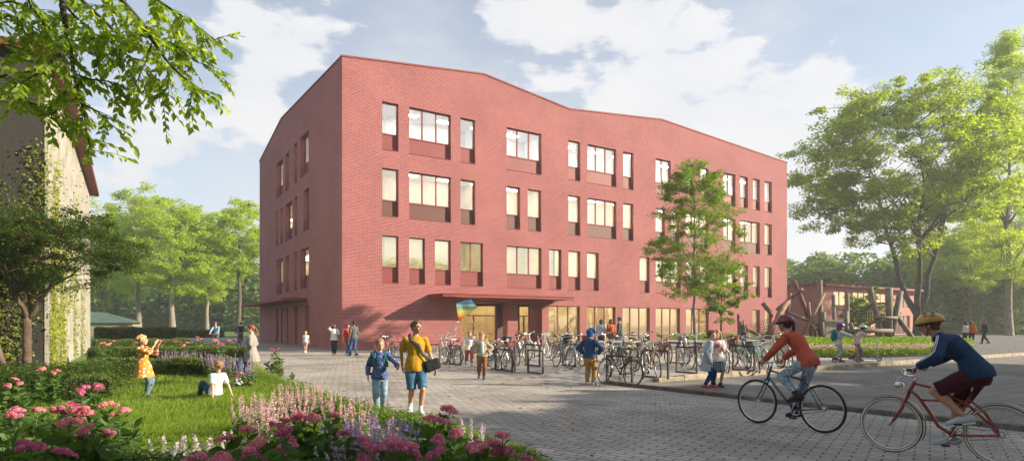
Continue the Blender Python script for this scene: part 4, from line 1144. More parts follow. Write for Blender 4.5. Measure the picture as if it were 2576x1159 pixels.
    s_ = MB(); s_.tube([S_ + Vector((0, .16, .035)), S_ + Vector((0, .05, .035)), S_ + Vector((0, -.05, .045)), S_ + Vector((0, -.12, .05))], [(.018, .015), (.03, .022), (.075, .03), (.07, .026)], 12, roundcap=True)
    s_.build('saddle', saddle, root)
    # drive train
    c_ = MB(); c_.torus(BBk + Vector((.05, 0, 0)), .085, .007, 'X', 24, 6); 
    for i in range(5): a = 2 * math.pi * i / 5; c_.tube([BBk + Vector((.05, 0, 0)), BBk + Vector((.05, math.cos(a) * .082, math.sin(a) * .082))], .006, 5)
    ca = R(-62 if not root.get('cr') else 0)
    cr_ = Vector((0, math.cos(ca), math.sin(ca))) * .165
    for s in (-1, 1): c_.tube([BBk + Vector((s * .055, 0, 0)), BBk + Vector((s * .065, 0, 0)) + cr_ * s], .009, 6)
    co_ = c_.build('crank', M_chrome, root)
    for s in (-1, 1):
        p = MB(); q = BBk + Vector((s * .115, 0, 0)) + cr_ * s; p.box(q - Vector((.045, .04, .011)), q + Vector((.045, .04, .011))); p.build('pedal', M_black, co_)
    root['pedal'] = [*(BBk + cr_), *(BBk - cr_)]
    ch = MB(); ch.tube([BBk + Vector((.05, .0, .085)), RW + Vector((.05, 0, .035)), RW + Vector((.05, -.035, 0)), RW + Vector((.05, 0, -.035)), BBk + Vector((.05, 0, -.085))], .0045, 4)
    ch.torus(RW + Vector((.045, 0, 0)), .036, .008, 'X', 16, 5); ch.build('chain', M_steel, root)
    if fender:
        for c, a0, a1, st in ((RW, 20, 200, 0), (FW, -5 + 0, 150, 1)):
            m = MB(); pts = []
            for a in np.linspace(R(a0 if not st else 8), R(a1), 15):
                p = c + Vector((0, math.cos(a), math.sin(a))) * (r + .022)
                pts.append(sv(p) if st else p)
            # front fender covers the back of the front wheel
            if st:
                pts = [sv(c + Vector((0, math.cos(a), math.sin(a))) * (r + .022)) for a in np.linspace(R(55), R(205), 14)]
            m.tube(pts, (.028, .006), 8, side=(1, 0, 0)); m.build('mudguard', fender, root)
    if rack:
        k = MB(); z = .74
        for s in (-1, 1):
            k.tube([(s * .05, -.25, z), (s * .06, -.68, z)], .006, 6); k.tube([(s * .06, -.62, z), RW + Vector((s * .06, 0, 0))], .005, 6); k.tube([(s * .06, -.42, z), RW + Vector((s * .06, 0, 0))], .005, 6)
        for y in (-.3, -.4, -.5, -.6, -.68): k.tube([(-.055, y, z), (.055, y, z)], .005, 6)
        k.build('luggage_rack', fm if fender else M_steel, root)
    if basket:
        k = MB()
        if basket[0] == 'front': c = sv(Vector((0, .56, .86))); w1, d1, hh_ = .17, .13, .13
        else: c = Vector((0, -.48, .86)); w1, d1, hh_ = .17, .20, .12
        vs = []
        for z, q in ((-hh_, .82), (hh_, 1.0)):
            for i in range(12):
                a = 2 * math.pi * i / 12; cx_ = math.copysign(abs(math.cos(a)) ** .5, math.cos(a)); sy_ = math.copysign(abs(math.sin(a)) ** .5, math.sin(a)); vs.append(c + Vector((cx_ * w1 * q, sy_ * d1 * q, z)))
        k.add(vs, [(i, (i + 1) % 12, 12 + (i + 1) % 12, 12 + i) for i in range(12)] + [tuple(range(12))[::-1]])
        k.tube(vs[12:], .011, 6, closed=True); k.tube([q.lerp(q2, .5) for q, q2 in zip(vs[:12], vs[12:])], .006, 5, closed=True)
        k.build('basket', basket[1], root)
    if light:
        k = MB(); p = sv(HB + Vector((0, .10, .10))); k.tube([p - Vector((0, .05, -.01)), p, p + Vector((0, .035, 0))], [.018, .034, .036], 12, roundcap=False); k.tube([p - Vector((0, .03, 0)), sv(HB + Vector((0, .01, .03)))], .006, 6)
        lo = k.build('headlight', M_chrome, root)
        k = MB(); k.ell(p + Vector((0, .035, 0)), (.034, .008, .034), seg=12, rings=6); k.build('lens', mat('lens', (.8, .8, .78), .1, var=0), lo)
    if kind != 'none' and group and 'parked' in group:
        k = MB(); k.tube([BBk + Vector((-.04, -.05, -.02)), Vector((-.17, -.12, .012))], .007, 6); k.build('kickstand', M_steel, root)
    if scale != 1.0: root.scale = (scale,) * 3
    return root

def put_bike(o, pa, pb, lean=0.0):
    """pa rear and pb front wheel contact in sheet pixels"""
    a = place(*pa); b = place(*pb); d = b - a
    m = (a + b) / 2
    o.location = (m.x, m.y, m.z); o.rotation_euler = Matrix.Rotation(heading(d.x, d.y), 4, 'Z').to_euler()
    if lean: o.rotation_euler = (Matrix.Rotation(heading(d.x, d.y), 4, 'Z') @ Matrix.Rotation(R(lean), 4, 'Y')).to_euler()
    return o

# ---- bicycle stands
M_stand = mat('stand_steel', (.045, .035, .03), .6, var=.2)
sb = MB(); wv = .05
for a, c in (((0, 0, .025), (.9, 0, .025)), ((0, 0, .80), (.9, 0, .80)), ((.025, 0, .05), (.025, 0, .775)), ((.875, 0, .05), (.875, 0, .775))): sb.bar(a, c, .05, .05)
stand_me = sb.mesh('bicycle_stand', M_stand)
stands = [((1327, 922), (1366, 926), 'black square bicycle stand, empty, in front of its twin beside the grey bicycle'),
          ((1322, 913), (1358, 917), 'black square bicycle stand half hidden behind the front empty one'),
          ((1130, 908), (1160, 912), 'black stand holding the white wheeled bicycle near the kite'),
          ((1245, 917), (1290, 922), 'black stand between the dark bicycles right of the boy in beige'),
          ((1415, 918), (1448, 922), 'black stand behind the grey bicycle with the swept bars'),
          ((1525, 944), (1592, 950), 'black stand under the large black bicycle behind the boy in the blue hat'),
          ((1619, 942), (1682, 947), 'black stand beside the cream road bicycle near the kerb'),
          ((1700, 936), (1752, 940), 'empty black stand left of the girl in the grey dress'),
          ((1682, 912), (1722, 915), 'black stand behind the empty one, beside the pale basket bicycle'),
          ((1842, 930), (1889, 933), 'black stand in front of the green bicycle'),
          ((1955, 922), (2000, 925), 'black stand at the right end of the row, behind the girl cyclist'),
          ((1080, 897), (1094, 903), 'black stand right of the teenager in yellow by the brick wall'),
          ((985, 893), (1010, 897), 'black stand among the bicycles behind the girl with the backpack')]
for (pa, pb, lb) in stands:
    a = place(*pa); b = place(*pb); d = b - a
    o = link(stand_me, 'bicycle_stand', None, (a.x, a.y, a.z), math.atan2(d.y, d.x)); L = min(1.15, max(.7, d.length)); o.scale = (L / .9, 1, .9)
    tag(o, lb, 'bike stand', 'bicycle stands on the paved pad')

PW = paint('white', (.62, .60, .57)); PB = paint('black', (.02, .02, .022)); PG = paint('grey', (.16, .17, .19)); PC = paint('cream', (.48, .40, .24)); PR = paint('red', (.42, .03, .025)); PGr = paint('green', (.03, .17, .13)); PMi = paint('mint', (.35, .50, .42)); PPk = paint('pale_pink', (.60, .42, .38)); PBl = paint('blue', (.04, .09, .20)); PNv = paint('navy', (.03, .05, .12)); PYe = paint('yellow', (.45, .42, .10)); PCr = paint('cherry', (.26, .018, .018)); PVi = paint('violet', (.22, .08, .16))
GP = 'bicycles parked at the racks'
parked = [
 # rear px, front px, label, kwargs, lean
 ((1033, 896), (1001, 889), 'dark road bicycle with red drop bars behind the girl with the backpack', dict(color=PB, bar='drop', fork=PR), 4),
 ((1050, 893), (1018, 887), 'black bicycle with flat bars, farthest right of the group by the wall', dict(color=PB, bar='flat'), -4),
 ((985, 890), (962, 884), 'dark blue bicycle by the brick wall, left of the red barred one', dict(color=PNv, bar='flat', far=True), 4),
 ((1158, 910), (1116, 905), 'brown bicycle with white tyres and a leather saddle under the kite tail', dict(color=paint('maroon', (.13, .03, .03)), kind='step', bar='swept', white=True, saddle=M_leath, fender=M_chrome), 6),
 ((1137, 897), (1103, 893), 'white bicycle with high swept bars, leftmost at the stands beside the kite', dict(color=PW, kind='step', bar='swept', white=True, saddle=M_leath, fork=PPk), -4),
 ((1175, 903), (1210, 899), 'teal bicycle partly hidden by the running boy', dict(color=paint('teal', (.03, .16, .18)), bar='flat'), 5),
 ((1205, 905), (1236, 900), 'yellow green bicycle behind the boy in the beige jacket', dict(color=PYe, kind='step', bar='swept', saddle=M_leath), -4),
 ((1240, 919), (1279, 923), 'black city bicycle with pale saddle right of the boy in beige', dict(color=PB, bar='swept', saddle=mat('pale_saddle', (.6, .56, .48), .6), fender=None), 5),
 ((1262, 914), (1297, 921), 'black racing bicycle with red drop bars and slim wheels', dict(color=PB, bar='drop', fork=PR, saddle=PR), -6),
 ((1272, 908), (1306, 914), 'black bicycle with tall chrome bars and a small saddle bag', dict(color=PB, kind='diamond', bar='swept', basket=('rear', M_black)), 3),
 ((1306, 897), (1345, 901), 'white ladies bicycle with a brown rear crate near the empty stands', dict(color=PW, kind='step', bar='swept', basket=('rear', mat('crate_brown', (.25, .07, .035), .7)), fender=PW), 4),
 ((1405, 896), (1372, 893), 'brown bicycle with pale wicker basket beyond the grey one', dict(color=paint('brown', (.14, .05, .03)), kind='step', bar='swept', basket=('front', mat('pale_wicker', (.42, .38, .26), .8, var=.3, vs=40)), saddle=M_leath), -4),
 ((1443, 926), (1390, 918), 'grey bicycle with cream saddle and swept bars in the middle of the row', dict(color=PG, kind='step', bar='swept', saddle=mat('cream_saddle', (.48, .38, .20), .6), fender=PG, rack=True), 6),
 ((1452, 907), (1415, 902), 'blue bicycle with chrome bars behind the grey one', dict(color=PBl, bar='flat', rack=True), -4),
 ((1477, 924), (1455, 915), 'dark bicycle with panniers hidden behind the boy in the blue hat', dict(color=PB, kind='step', bar='flat', basket=('rear', mat('crate_brown', (.25, .07, .035), .7))), 4),
 ((1590, 956), (1518, 945), 'large black city bicycle with white ringed tyres, nearest the kerb corner', dict(color=PB, kind='diamond', bar='swept', rack=True, fender=PB, saddle=M_leath), 7),
 ((1606, 935), (1560, 926), 'black bicycle with white bars and brown saddle behind the large black one', dict(color=PB, kind='diamond', bar='cruise', saddle=M_leath), -4),
 ((1545, 915), (1512, 911), 'pink bicycle with white bars at the back of the row', dict(color=PPk, kind='step', bar='swept', white=True), 4),
 ((1582, 907), (1616, 911), 'orange bicycle with brown saddle in the back of the row', dict(color=paint('orange', (.50, .16, .04)), bar='swept', saddle=M_leath), -3),
 ((1613, 935), (1670, 950), 'cream single speed road bicycle near the kerb', dict(color=PC, kind='diamond', bar='drop', fork=PC), 5),
 ((1640, 922), (1613, 912), 'black bicycle with a long battery pack behind the cream one', dict(color=PB, kind='step', bar='swept'), -3),
 ((1738, 921), (1695, 910), 'pale bicycle with violet wheels and a light front basket', dict(color=PVi, kind='step', bar='swept', basket=('front', mat('pale_mint', (.42, .46, .36), .7)), fender=PVi), 4),
 ((1705, 920), (1745, 932), 'pinkish white cruiser with tan tyres left of the girl in the grey dress', dict(color=PW, kind='step', bar='swept', white=True, fender=PW, fork=PPk), 5),
 ((1790, 928), (1829, 936), 'white bicycle with a brown wicker rear basket behind the two girls', dict(color=PW, kind='step', bar='swept', basket=('rear', M_wick), white=True, fender=PW), -4),
 ((1868, 926), (1908, 933), 'green city bicycle with chrome mudguards beside the two girls', dict(color=PGr, kind='diamond', bar='swept', fender=M_chrome, white=True), 5),
 ((1935, 931), (1897, 921), 'mint bicycle with white mudguards and rack next to the green one', dict(color=PMi, kind='step', bar='swept', fender=PW, rack=True), -4),
 ((1958, 921), (1998, 930), 'cream bicycle with wicker basket at the right end of the row', dict(color=PC, kind='step', bar='swept', fender=PW, basket=('rear', M_wick), saddle=M_leath), 4),
] + [
 ((1120, 902), (1150, 906), 'dark grey bicycle tucked behind the maroon one by the kite tail', dict(color=PG, bar='flat', rack=True), 3),
 ((1218, 912), (1255, 916), 'black step through bicycle between the boy in beige and the racing bicycle', dict(color=PB, kind='step', bar='swept', rack=True), 6),
 ((1290, 905), (1325, 909), 'slate bicycle between the saddle bag one and the white ladies one', dict(color=PNv, bar='swept', saddle=M_leath), -5),
 ((1345, 896), (1382, 900), 'white road bicycle left of the brown basket bicycle', dict(color=PW, bar='drop', fork=PW), 4),
 ((1382, 905), (1418, 911), 'violet bicycle behind the left wheel of the grey one', dict(color=PVi, kind='step', bar='swept'), -4),
 ((1425, 915), (1468, 922), 'graphite bicycle close behind the grey one with a dark basket', dict(color=PG, kind='step', bar='swept', basket=('rear', M_black)), 5),
 ((1470, 908), (1500, 913), 'red bicycle seen past the boy in the blue hat on his left', dict(color=PR, bar='flat'), -4),
 ((1530, 932), (1572, 940), 'black bicycle leaning just behind the large black city bicycle', dict(color=PB, kind='step', bar='swept', rack=True), 5),
 ((1552, 922), (1590, 927), 'yellow framed bicycle in the thick of the row', dict(color=PYe, bar='flat', rack=True), -5),
 ((1590, 924), (1630, 931), 'silver bicycle between the black ones and the cream one', dict(color=paint('silver', (.45, .46, .48)), kind='step', bar='swept', fender=M_chrome), 4),
 ((1645, 912), (1682, 918), 'dark red bicycle behind the cream road bicycle', dict(color=PCr, bar='swept', fender=PCr), -4),
 ((1722, 914), (1765, 921), 'dark bicycle with maroon wheels behind the tan tyred cruiser', dict(color=PB, kind='step', bar='swept', fender=PVi), 5),
 ((1765, 925), (1806, 931), 'grey green bicycle behind the girl in the grey dress', dict(color=paint('sage', (.18, .24, .18)), bar='flat', rack=True), -4),
 ((1846, 921), (1880, 927), 'teal bicycle with brown basket left of the green city bicycle', dict(color=paint('teal', (.03, .16, .18)), kind='step', bar='swept', basket=('rear', M_wick)), 4),
 ((1915, 921), (1958, 926), 'pale green bicycle between the mint and the cream ones', dict(color=PMi, bar='swept', fender=PW), 4),
]
for k, (ra, fb, lb, kw, ln) in enumerate(parked):
    o = bicycle(lb, steer=R(rnd.uniform(-22, 22)), group=GP, **kw)
    put_bike(o, ra, fb, ln)
# ================================================================= the ridden bicycles and everybody in the scene
HM_ = lambda n, c: mat('helmet_' + n, c, .3, var=.12, vs=12, coat=.5)
HBK = mat('helmet_black', (.018, .018, .02), .45, var=.1)
def bikeloc(o, rear, front, z=0.0):
    a, b_ = place(*rear), place(*front); m = (a + b_) / 2; o.location = (m.x, m.y, m.z); d = b_ - a
    return d
def ride(bk, loc, dxy, label, h, **kw):
    """seat a rider on the bicycle bk; targets are taken from its grips and pedals"""
    sc_ = bk.scale[0]
    g = [Vector(bk['grips'][0:3]) * sc_, Vector(bk['grips'][3:6]) * sc_]; p = [Vector(bk['pedal'][0:3]) * sc_, Vector(bk['pedal'][3:6]) * sc_]
    sad = Vector((0, -.30, .955)) * sc_
    hipz = h * (.49 if kw.get('kid') else .515); up_ = hipz * .085 + .012
    hand = h * .045
    wr = [g[0] + Vector((-.0, -hand * .8, .035)), g[1] + Vector((.0, -hand * .8, .035))]
    # right pedal is the +X one, p[0]
    ank = [p[1] + Vector((-.115 * sc_, -.055, up_)), p[0] + Vector((.115 * sc_, -.055, up_))]
    return person(loc, dxy, h, label, pelvis=sad + Vector((0, .0, h * .035)), wr=wr, ank=ank, toe=[(0, 1, -.25), (0, 1, -.15)], knee=[(-.08, 1, .3), (.08, 1, .3)], grip=(1.25, 1.25),
                  palm=[(0, -.2, -1), (0, -.2, -1)], elbow=[(-.8, 0, -.6), (.8, 0, -.6)], **kw)

# girl on the dark blue bicycle
bA = bicycle('dark blue sports bicycle ridden by the girl in the coral top', paint('deep_blue', (.035, .085, .16)), 'diamond', 'flat', r=.345, group='ridden bicycles')
d = bikeloc(bA, (2066, 1088), (1911, 1064)); dA = Vector((-.56, .83)); bA.rotation_euler = (0, 0, heading(*dA))
coral = cloth('coral', (.50, .095, .06)); leg = spotmat('leggings_floral', (.52, .60, .68, 1), (.06, .11, .24, 1), 75, .62, wob=.25)
ride(bA, bA.location, dA, 'cyclist girl in a coral long sleeved top, patterned leggings and a dark red helmet', 1.66, vox=.0085, skin='fair', lean=38, curve=.5, head=(0, 6),
     top=dict(mat=coral, sleeve=1.93, hem=-.045, loose=.012, wrinkle=.011), bottom=dict(mat=leg, len=1.88, loose=.004, wrinkle=.003, name='leggings'), shoes=dict(mat=mat('shoe_black', (.02, .018, .018), .7, var=.2), sole=mat('sole_black', (.02, .02, .02), .8), high=.05),
     hair=('pony', 'dark'), helmet=(HM_('crimson', (.22, .012, .03)), HBK), slim=.95)
# boy on the red cruiser
bB = bicycle('red cruiser bicycle with whitewall tyres and mudguards under the boy in the tracksuit top', PCr, 'cruiser', 'cruise', r=.335, white=True, fender=PCr, light=True, group='ridden bicycles')
d = bikeloc(bB, (2500, 1168), (2262, 1139)); dB = Vector((-.70, .71)); bB.rotation_euler = (0, 0, heading(*dB))
navy = cloth('navy_track', (.018, .045, .10)); maroon = cloth('maroon', (.06, .012, .018))
ride(bB, bB.location, dB, 'cyclist boy in a navy jacket with white sleeve stripes, maroon shorts and a yellow helmet', 1.74, vox=.0085, skin='tan', lean=44, curve=.6, head=(0, 10),
     top=dict(mat=navy, sleeve=1.93, hem=-.035, loose=.013, wrinkle=.010, stripes=True, collar=True, name='jacket'), bottom=dict(mat=maroon, len=.92, loose=.016, width=1.12, name='shorts'), shoes=dict(mat=mat('shoe_pale', (.42, .45, .50), .6, var=.1), sole=M_sole),
     hair=('short', 'brown'), helmet=(HM_('amber', (.48, .24, .03)), HBK), slim=1.0)

# the two far cyclists coming down the lane
dk = mat('shoe_dark', (.03, .03, .035), .7)
for (r_, f_, lb, tp, bt, hl, dxy, bl) in (((545, 874), (541, 880.5), 'far cyclist in a light blue top and dark red helmet coming along the lane', (.25, .36, .55), (.08, .10, .13), HM_('wine', (.25, .02, .05)), (.12, -1), 'dark bicycle under the far cyclist in light blue'),
                                      ((598, 868), (603, 873.5), 'far cyclist in navy with an olive helmet on the lane beside the school', (.02, .05, .14), (.10, .03, .06), HM_('olive', (.25, .20, .08)), (.25, -1), 'bicycle with pale rims under the far cyclist in navy')):
    o = bicycle(bl, PB, 'diamond', 'flat', far=True, group='ridden bicycles', scale=.98)
    m = place(*f_); o.location = m; o.rotation_euler = (0, 0, heading(*dxy))
    ride(o, m, dxy, lb, 1.58, vox=.02, skin='fair', lean=24, head=(0, 0), top=dict(mat=cloth(lb[:18] + 'a', tp), sleeve=1.9), bottom=dict(mat=cloth(lb[:18] + 'b', bt), len=1.9), shoes=dict(mat=dk), hair=('short', 'dark'), helmet=(hl, HBK))

# ---- pair walking: girl with backpack, teenager with shoulder bag
jean = cloth('light_jean', (.22, .33, .42), .25, 10); djean = cloth('dark_jean', (.03, .075, .14), .3, 12); bjean = cloth('blue_jean', (.04, .10, .24), .25, 10)
pG = place(955, 1035); pT = place(1045, 1041)
hold = (G(1005, 944 + 0, 0) - G(1005, 944, 0))
blue_fl = spotmat('blue_blossom', (.03, .07, .22, 1), (.62, .66, .74, 1), 40, .30, wob=.2)
def backpack(mm, deep=.11, sc_=1.0):
    def f(root, q):
        b = MB(); c = (q['Ch'] + q['W']) / 2 - q['fw'] * (q['h'] * .085 + deep * .5); sx = q['sx']; up_ = q['up']; h = q['h']
        Mx = Matrix((sx, q['fw'], up_)).transposed()
        b.ell(c, (.105 * h * sc_, deep * .62, .145 * h * sc_), seg=14, rings=10, mat=Mx); b.ell(c - up_ * .03 * h - q['fw'] * deep * .4, (.08 * h * sc_, deep * .35, .08 * h * sc_), seg=12, rings=8, mat=Mx)
        o = link(remesh(b, .012, 'backpack', mm, 1, .006, 9), 'backpack', None, root.location, root.rotation_euler.z)
        tag(o, f['lb'], 'backpack') if isinstance(f, dict) else None
        st = MB()
        for s in (-1, 1):
            S0 = q['N'] + sx * s * .062 * h
            st.tube([S0 - q['fw'] * .06 * h - up_ * .05 * h, S0 + up_ * .012 * h, S0 + q['fw'] * .062 * h - up_ * .06 * h, q['Ch'] + sx * s * .085 * h + q['fw'] * .075 * h, q['W'] + sx * s * .098 * h + q['fw'] * .03 * h, q['W'] + sx * s * .07 * h - q['fw'] * .07 * h], (.014 * h, .005 * h), 8, side=sx)
        st.build('shoulder_strap', mm, o)
        o['label'] = backpack.lb; o['category'] = 'backpack'
    return f
backpack.lb = 'green backpack worn by the girl in the dark blue blossom blouse'
handW = pT + Vector((-.27, .02, .62)); 
def loc2(root_loc, fwd, p):
    a = heading(*fwd); q = Vector(p) - root_loc; return Vector((q.x * math.cos(-a) - q.y * math.sin(-a), q.x * math.sin(-a) + q.y * math.cos(-a), q.z))
fG = (.22, -1); fT = (.42, -1)
join = AT(1005, 928, 10.4)
person(pG, fG, 1.37, 'girl in a dark blue blossom blouse and pale jeans walking hand in hand, backpack on', vox=.0095, skin='fair', kid=True,
       ank=[(-.05, -.20, .085), (.045, .12, .065)], wr=[loc2(pG, fG, join + Vector((-.035, 0, .04))), (.20, .02, .64)], head=(-12, 4),
       top=dict(mat=blue_fl, sleeve=1.88, hem=-.05, loose=.014, flare=.008, name='blouse'), bottom=dict(mat=jean, len=1.95, loose=.010, name='jeans'), shoes=dict(mat=mat('shoe_greyblack', (.06, .06, .07), .7)),
       hair=('pony', 'sand'), extra=backpack(cloth('bag_green', (.02, .15, .10))))
def satchel(root, q):
    h = q['h']; b = MB(); c = q['P'] + Vector((-.155 * h * 1.0, .075 * h, .005 * h))
    Mx = Matrix.Rotation(R(18), 3, 'Y')
    b.box((-.085 * h, -.028 * h, -.06 * h), (.085 * h, .028 * h, .06 * h), 0, Matrix.Translation(c) @ Mx.to_4x4(), .02 * h)
    o = link(remesh(b, .010, 'shoulder_bag', cloth('bag_black', (.022, .022, .025)), 1, .012, 12), 'shoulder_bag', None, root.location, root.rotation_euler.z)
    tag(o, 'black shoulder bag on the hip of the teenager in the mustard shirt', 'bag')
    st = MB(); sx = q['sx']; k = q['S'] * h
    S0 = q['N'] + sx * .065 * h
    st.tube([c + Vector((.02, .03, .06 * h)), q['W'] - sx * .055 * h + Vector((0, .078 * k, 0)), q['Ch'] - sx * .01 * h + Vector((0, .086 * k, 0)), S0 + q['fw'] * .060 * h - q['up'] * .045 * h, S0 + q['up'] * .020 * h, S0 - q['fw'] * .068 * h - q['up'] * .05 * h, q['W'] - Vector((0, .085 * k, 0)), c + Vector((.0, -.02, .05 * h))], (.017 * h, .004 * h), 8, side=(.85, 0, -.55))
    st.build('strap', cloth('strap_grey', (.06, .075, .08)), o)
person(pT, fT, 1.67, 'teenage boy in a mustard T-shirt and denim shorts walking hand in hand', vox=.0095, skin='tan',
       ank=[(-.06, .10, .075), (.06, -.16, .13)], toe=[(-.05, 1, 0.05), (.2, 1, -.35)], wr=[(-.33, .06, .76), loc2(pT, fT, join + Vector((.045, 0, .055)))], head=(-38, -2), soff=None,
       top=dict(mat=cloth('mustard', (.45, .24, .02)), sleeve=.82, hem=-.055, loose=.014, wrinkle=.014), bottom=dict(mat=cloth('denim_shorts', (.055, .15, .24), .3, 10), len=.93, loose=.014, width=1.08, name='shorts'),
       shoes=dict(mat=mat('shoe_white', (.70, .70, .70), .6, var=.06), sock=mat('sock_white', (.75, .75, .73), .9)), hair=('short', 'brown'), extra=satchel)

# ---- garden children
floral = spotmat('ochre_daisies', (.50, .22, .02, 1), (.75, .68, .55, 1), 15, .36, wob=.14)
person(G(364, 1000, .03), (1, .12), 1.36, 'child in an ochre daisy print dress standing on the lawn with a raised hand', vox=.010, skin='fair', kid=True,
       ank=[(-.05, .02, .07), (.05, .05, .07)], wr=[(-.04, .24, .84 + .22), (.06, .22, 1.10)], elbow=[(-.5, .4, -1), (.5, .5, -1)], palm=[(0, 1, 0), (0, 1, 0.1)], grip=(.15, .12), head=(0, -6), lean=-4,
       pelvis=(0, -.02, .655), top=dict(mat=floral, sleeve=1.45, hem=-.17, flare=.055, loose=.016, cuff=.024, name='dress', wrinkle=.016), bottom=dict(mat=cloth('grey_jean', (.13, .19, .24), .25), len=1.97, loose=.006, name='jeans'),
       shoes=dict(mat=mat('shoe_slate', (.16, .22, .28), .7)), hair=('curly', 'blond'))
pS = G(541, 1004, .03)
person(pS, (-.83, .55), 1.42, 'curly haired boy in a white T-shirt sitting on the lawn leaning back on his hands', vox=.010, skin='fair', kid=True, lean=-16, curve=.2,
       pelvis=(0, 0, .13), ank=[(-.10, .42, .07), (.14, .50, .07)], knee=[(-.1, .3, 1), (.15, .3, 1)], toe=[(0, 1, .2), (.1, 1, .2)], wr=[(-.20, -.26, .075), (.22, -.24, .075)], elbow=[(-.2, -1, .1), (.2, -1, .1)], palm=[(0, -1, -.5), (0, -1, -.5)], grip=(.15, .15), head=(8, -8),
       top=dict(mat=cloth('white_tee', (.68, .67, .64)), sleeve=.75, hem=-.02, loose=.014), bottom=dict(mat=djean, len=1.92, loose=.010, name='jeans'), shoes=dict(mat=mat('shoe_tan', (.3, .22, .16), .7)), hair=('curly', 'sand'))
pB = G(633, 969, .03); pBall = G(599, 973.5, .03)
fB = (-1, -.18); bl = loc2(pB, fB, pBall)
person(pB, fB, 1.56, 'girl in a pale knitted tunic with hands on hips and one foot on the football', vox=.010, skin='pink', kid=False,
       ank=[(-.05, .02, .075), (bl.x + .04, bl.y - .05, .33)], knee=[(-.1, 1, 0), (.25, 1, .2)], toe=[(-.1, 1, 0), (.0, 1, -.12)], wr=[(-.15, .02, .93), (.15, .04, .93)], elbow=[(-1, -.35, .1), (1, -.35, .1)], palm=[(1, 0, -.3), (-1, 0, -.3)], grip=(.4, .4), head=(-14, 0),
       pelvis=(0, 0, .79), top=dict(mat=spotmat('pale_knit', (.27, .245, .225, 1), (.15, .13, .12, 1), 60, .18, wob=.2), sleeve=1.9, hem=-.13, flare=.035, loose=.018, name='tunic', wrinkle=.013), bottom=dict(mat=djean, len=1.92, loose=.006, name='jeans'),
       shoes=dict(mat=mat('shoe_red', (.52, .05, .03), .6)), hair=('pony', 'auburn'))
# football
def ballmat():
    T = NT('football_leather'); tc = T.n('ShaderNodeTexCoord'); vo = T.n('ShaderNodeTexVoronoi'); vo.inputs['Scale'].default_value = 1.0
    b = T.n('ShaderNodeBsdfPrincipled'); b.inputs['Roughness'].default_value = .35; b.inputs['Base Color'].default_value = (.75, .75, .74, 1); T.surf(b.outputs[0]); return T.m
bb = MB(); import bmesh
bm = bmesh.new(); bmesh.ops.create_icosphere(bm, subdivisions=4, radius=.11)
ico = bmesh.new(); bmesh.ops.create_icosphere(ico, subdivisions=1, radius=1.0); cs = [v.co.normalized() for v in ico.verts]; ico.free()
for f in bm.faces:
    c = f.calc_center_median().normalized(); f.smooth = True
    f.material_index = 1 if max(c.dot(q) for q in cs) > .945 else 0
me = bpy.data.meshes.new('football'); bm.to_mesh(me); bm.free(); me.materials.append(ballmat()); me.materials.append(mat('football_black', (.03, .03, .05), .35))
tag(link(me, 'football', None, (pBall.x, pBall.y, .03 + .115), .4), 'white and black football on the grass under the girl\'s red shoe', 'football')

# ---- people near the school
wtee = cloth('white_blouse', (.70, .70, .70))
person(place(769, 886), (.10, -1), 1.24, 'small girl in a white T-shirt and light blue shorts walking by the brick wall', vox=.014, skin='fair', kid=True, ank=[(-.05, .14, .06), (.05, -.12, .08)],
       top=dict(mat=spotmat('tee_purple_print', (.70, .68, .68, 1), (.45, .25, .45, 1), 8, .22), sleeve=.5, loose=.012), bottom=dict(mat=cloth('pale_denim', (.28, .42, .52)), len=.5, loose=.014, name='shorts'), shoes=dict(mat=mat('shoe_white', (.7, .7, .7), .6)), hair=('short', 'blond'))
person(place(840, 893), (.35, -1), 1.64, 'woman in a white blouse and dark jeans shading her eyes by the building corner', vox=.014, skin='brown', ank=[(-.05, .03, .08), (.045, -.04, .07)], wr=[(-.28, .04, .75), (.08, .16, 1.50)], elbow=[(-.3, -1, 0), (1, .4, -.4)], head=(-10, -4),
       top=dict(mat=wtee, sleeve=.9, hem=-.04, flare=.015, loose=.02, name='blouse'), bottom=dict(mat=cloth('ink_jean', (.018, .032, .06)), len=1.95, loose=.004, name='jeans'), shoes=dict(mat=mat('shoe_white', (.7, .7, .7), .6)), hair=('long', 'dark'), slim=.92)
person(place(874, 893), (.9, -.3), 1.62, 'woman in a red coat standing behind the man in the grey sweater', vox=.014, skin='fair', wr=[(-.2, .12, .95), (.17, .18, .95)], head=(10, 0),
       top=dict(mat=cloth('red_coat', (.55, .03, .02)), sleeve=1.85, hem=-.10, loose=.024, name='coat'), bottom=dict(mat=cloth('blue_leg', (.03, .08, .16)), len=1.95, name='jeans'), shoes=dict(mat=mat('shoe_white', (.7, .7, .7), .6)), hair=('long', 'brown'), slim=.92)
person(place(890, 894), (-.75, .55), 1.79, 'man in a grey sweater and blue jeans seen from behind at the building corner', vox=.014, skin='brown', ank=[(-.07, .20, .08), (.06, -.14, .10)], head=(-20, 0),
       top=dict(mat=cloth('grey_knit', (.10, .105, .11)), sleeve=1.9, hem=-.03, loose=.018, name='sweater'), bottom=dict(mat=bjean, len=1.95, loose=.008, name='jeans'), shoes=dict(mat=dk), hair=('short', 'black'))
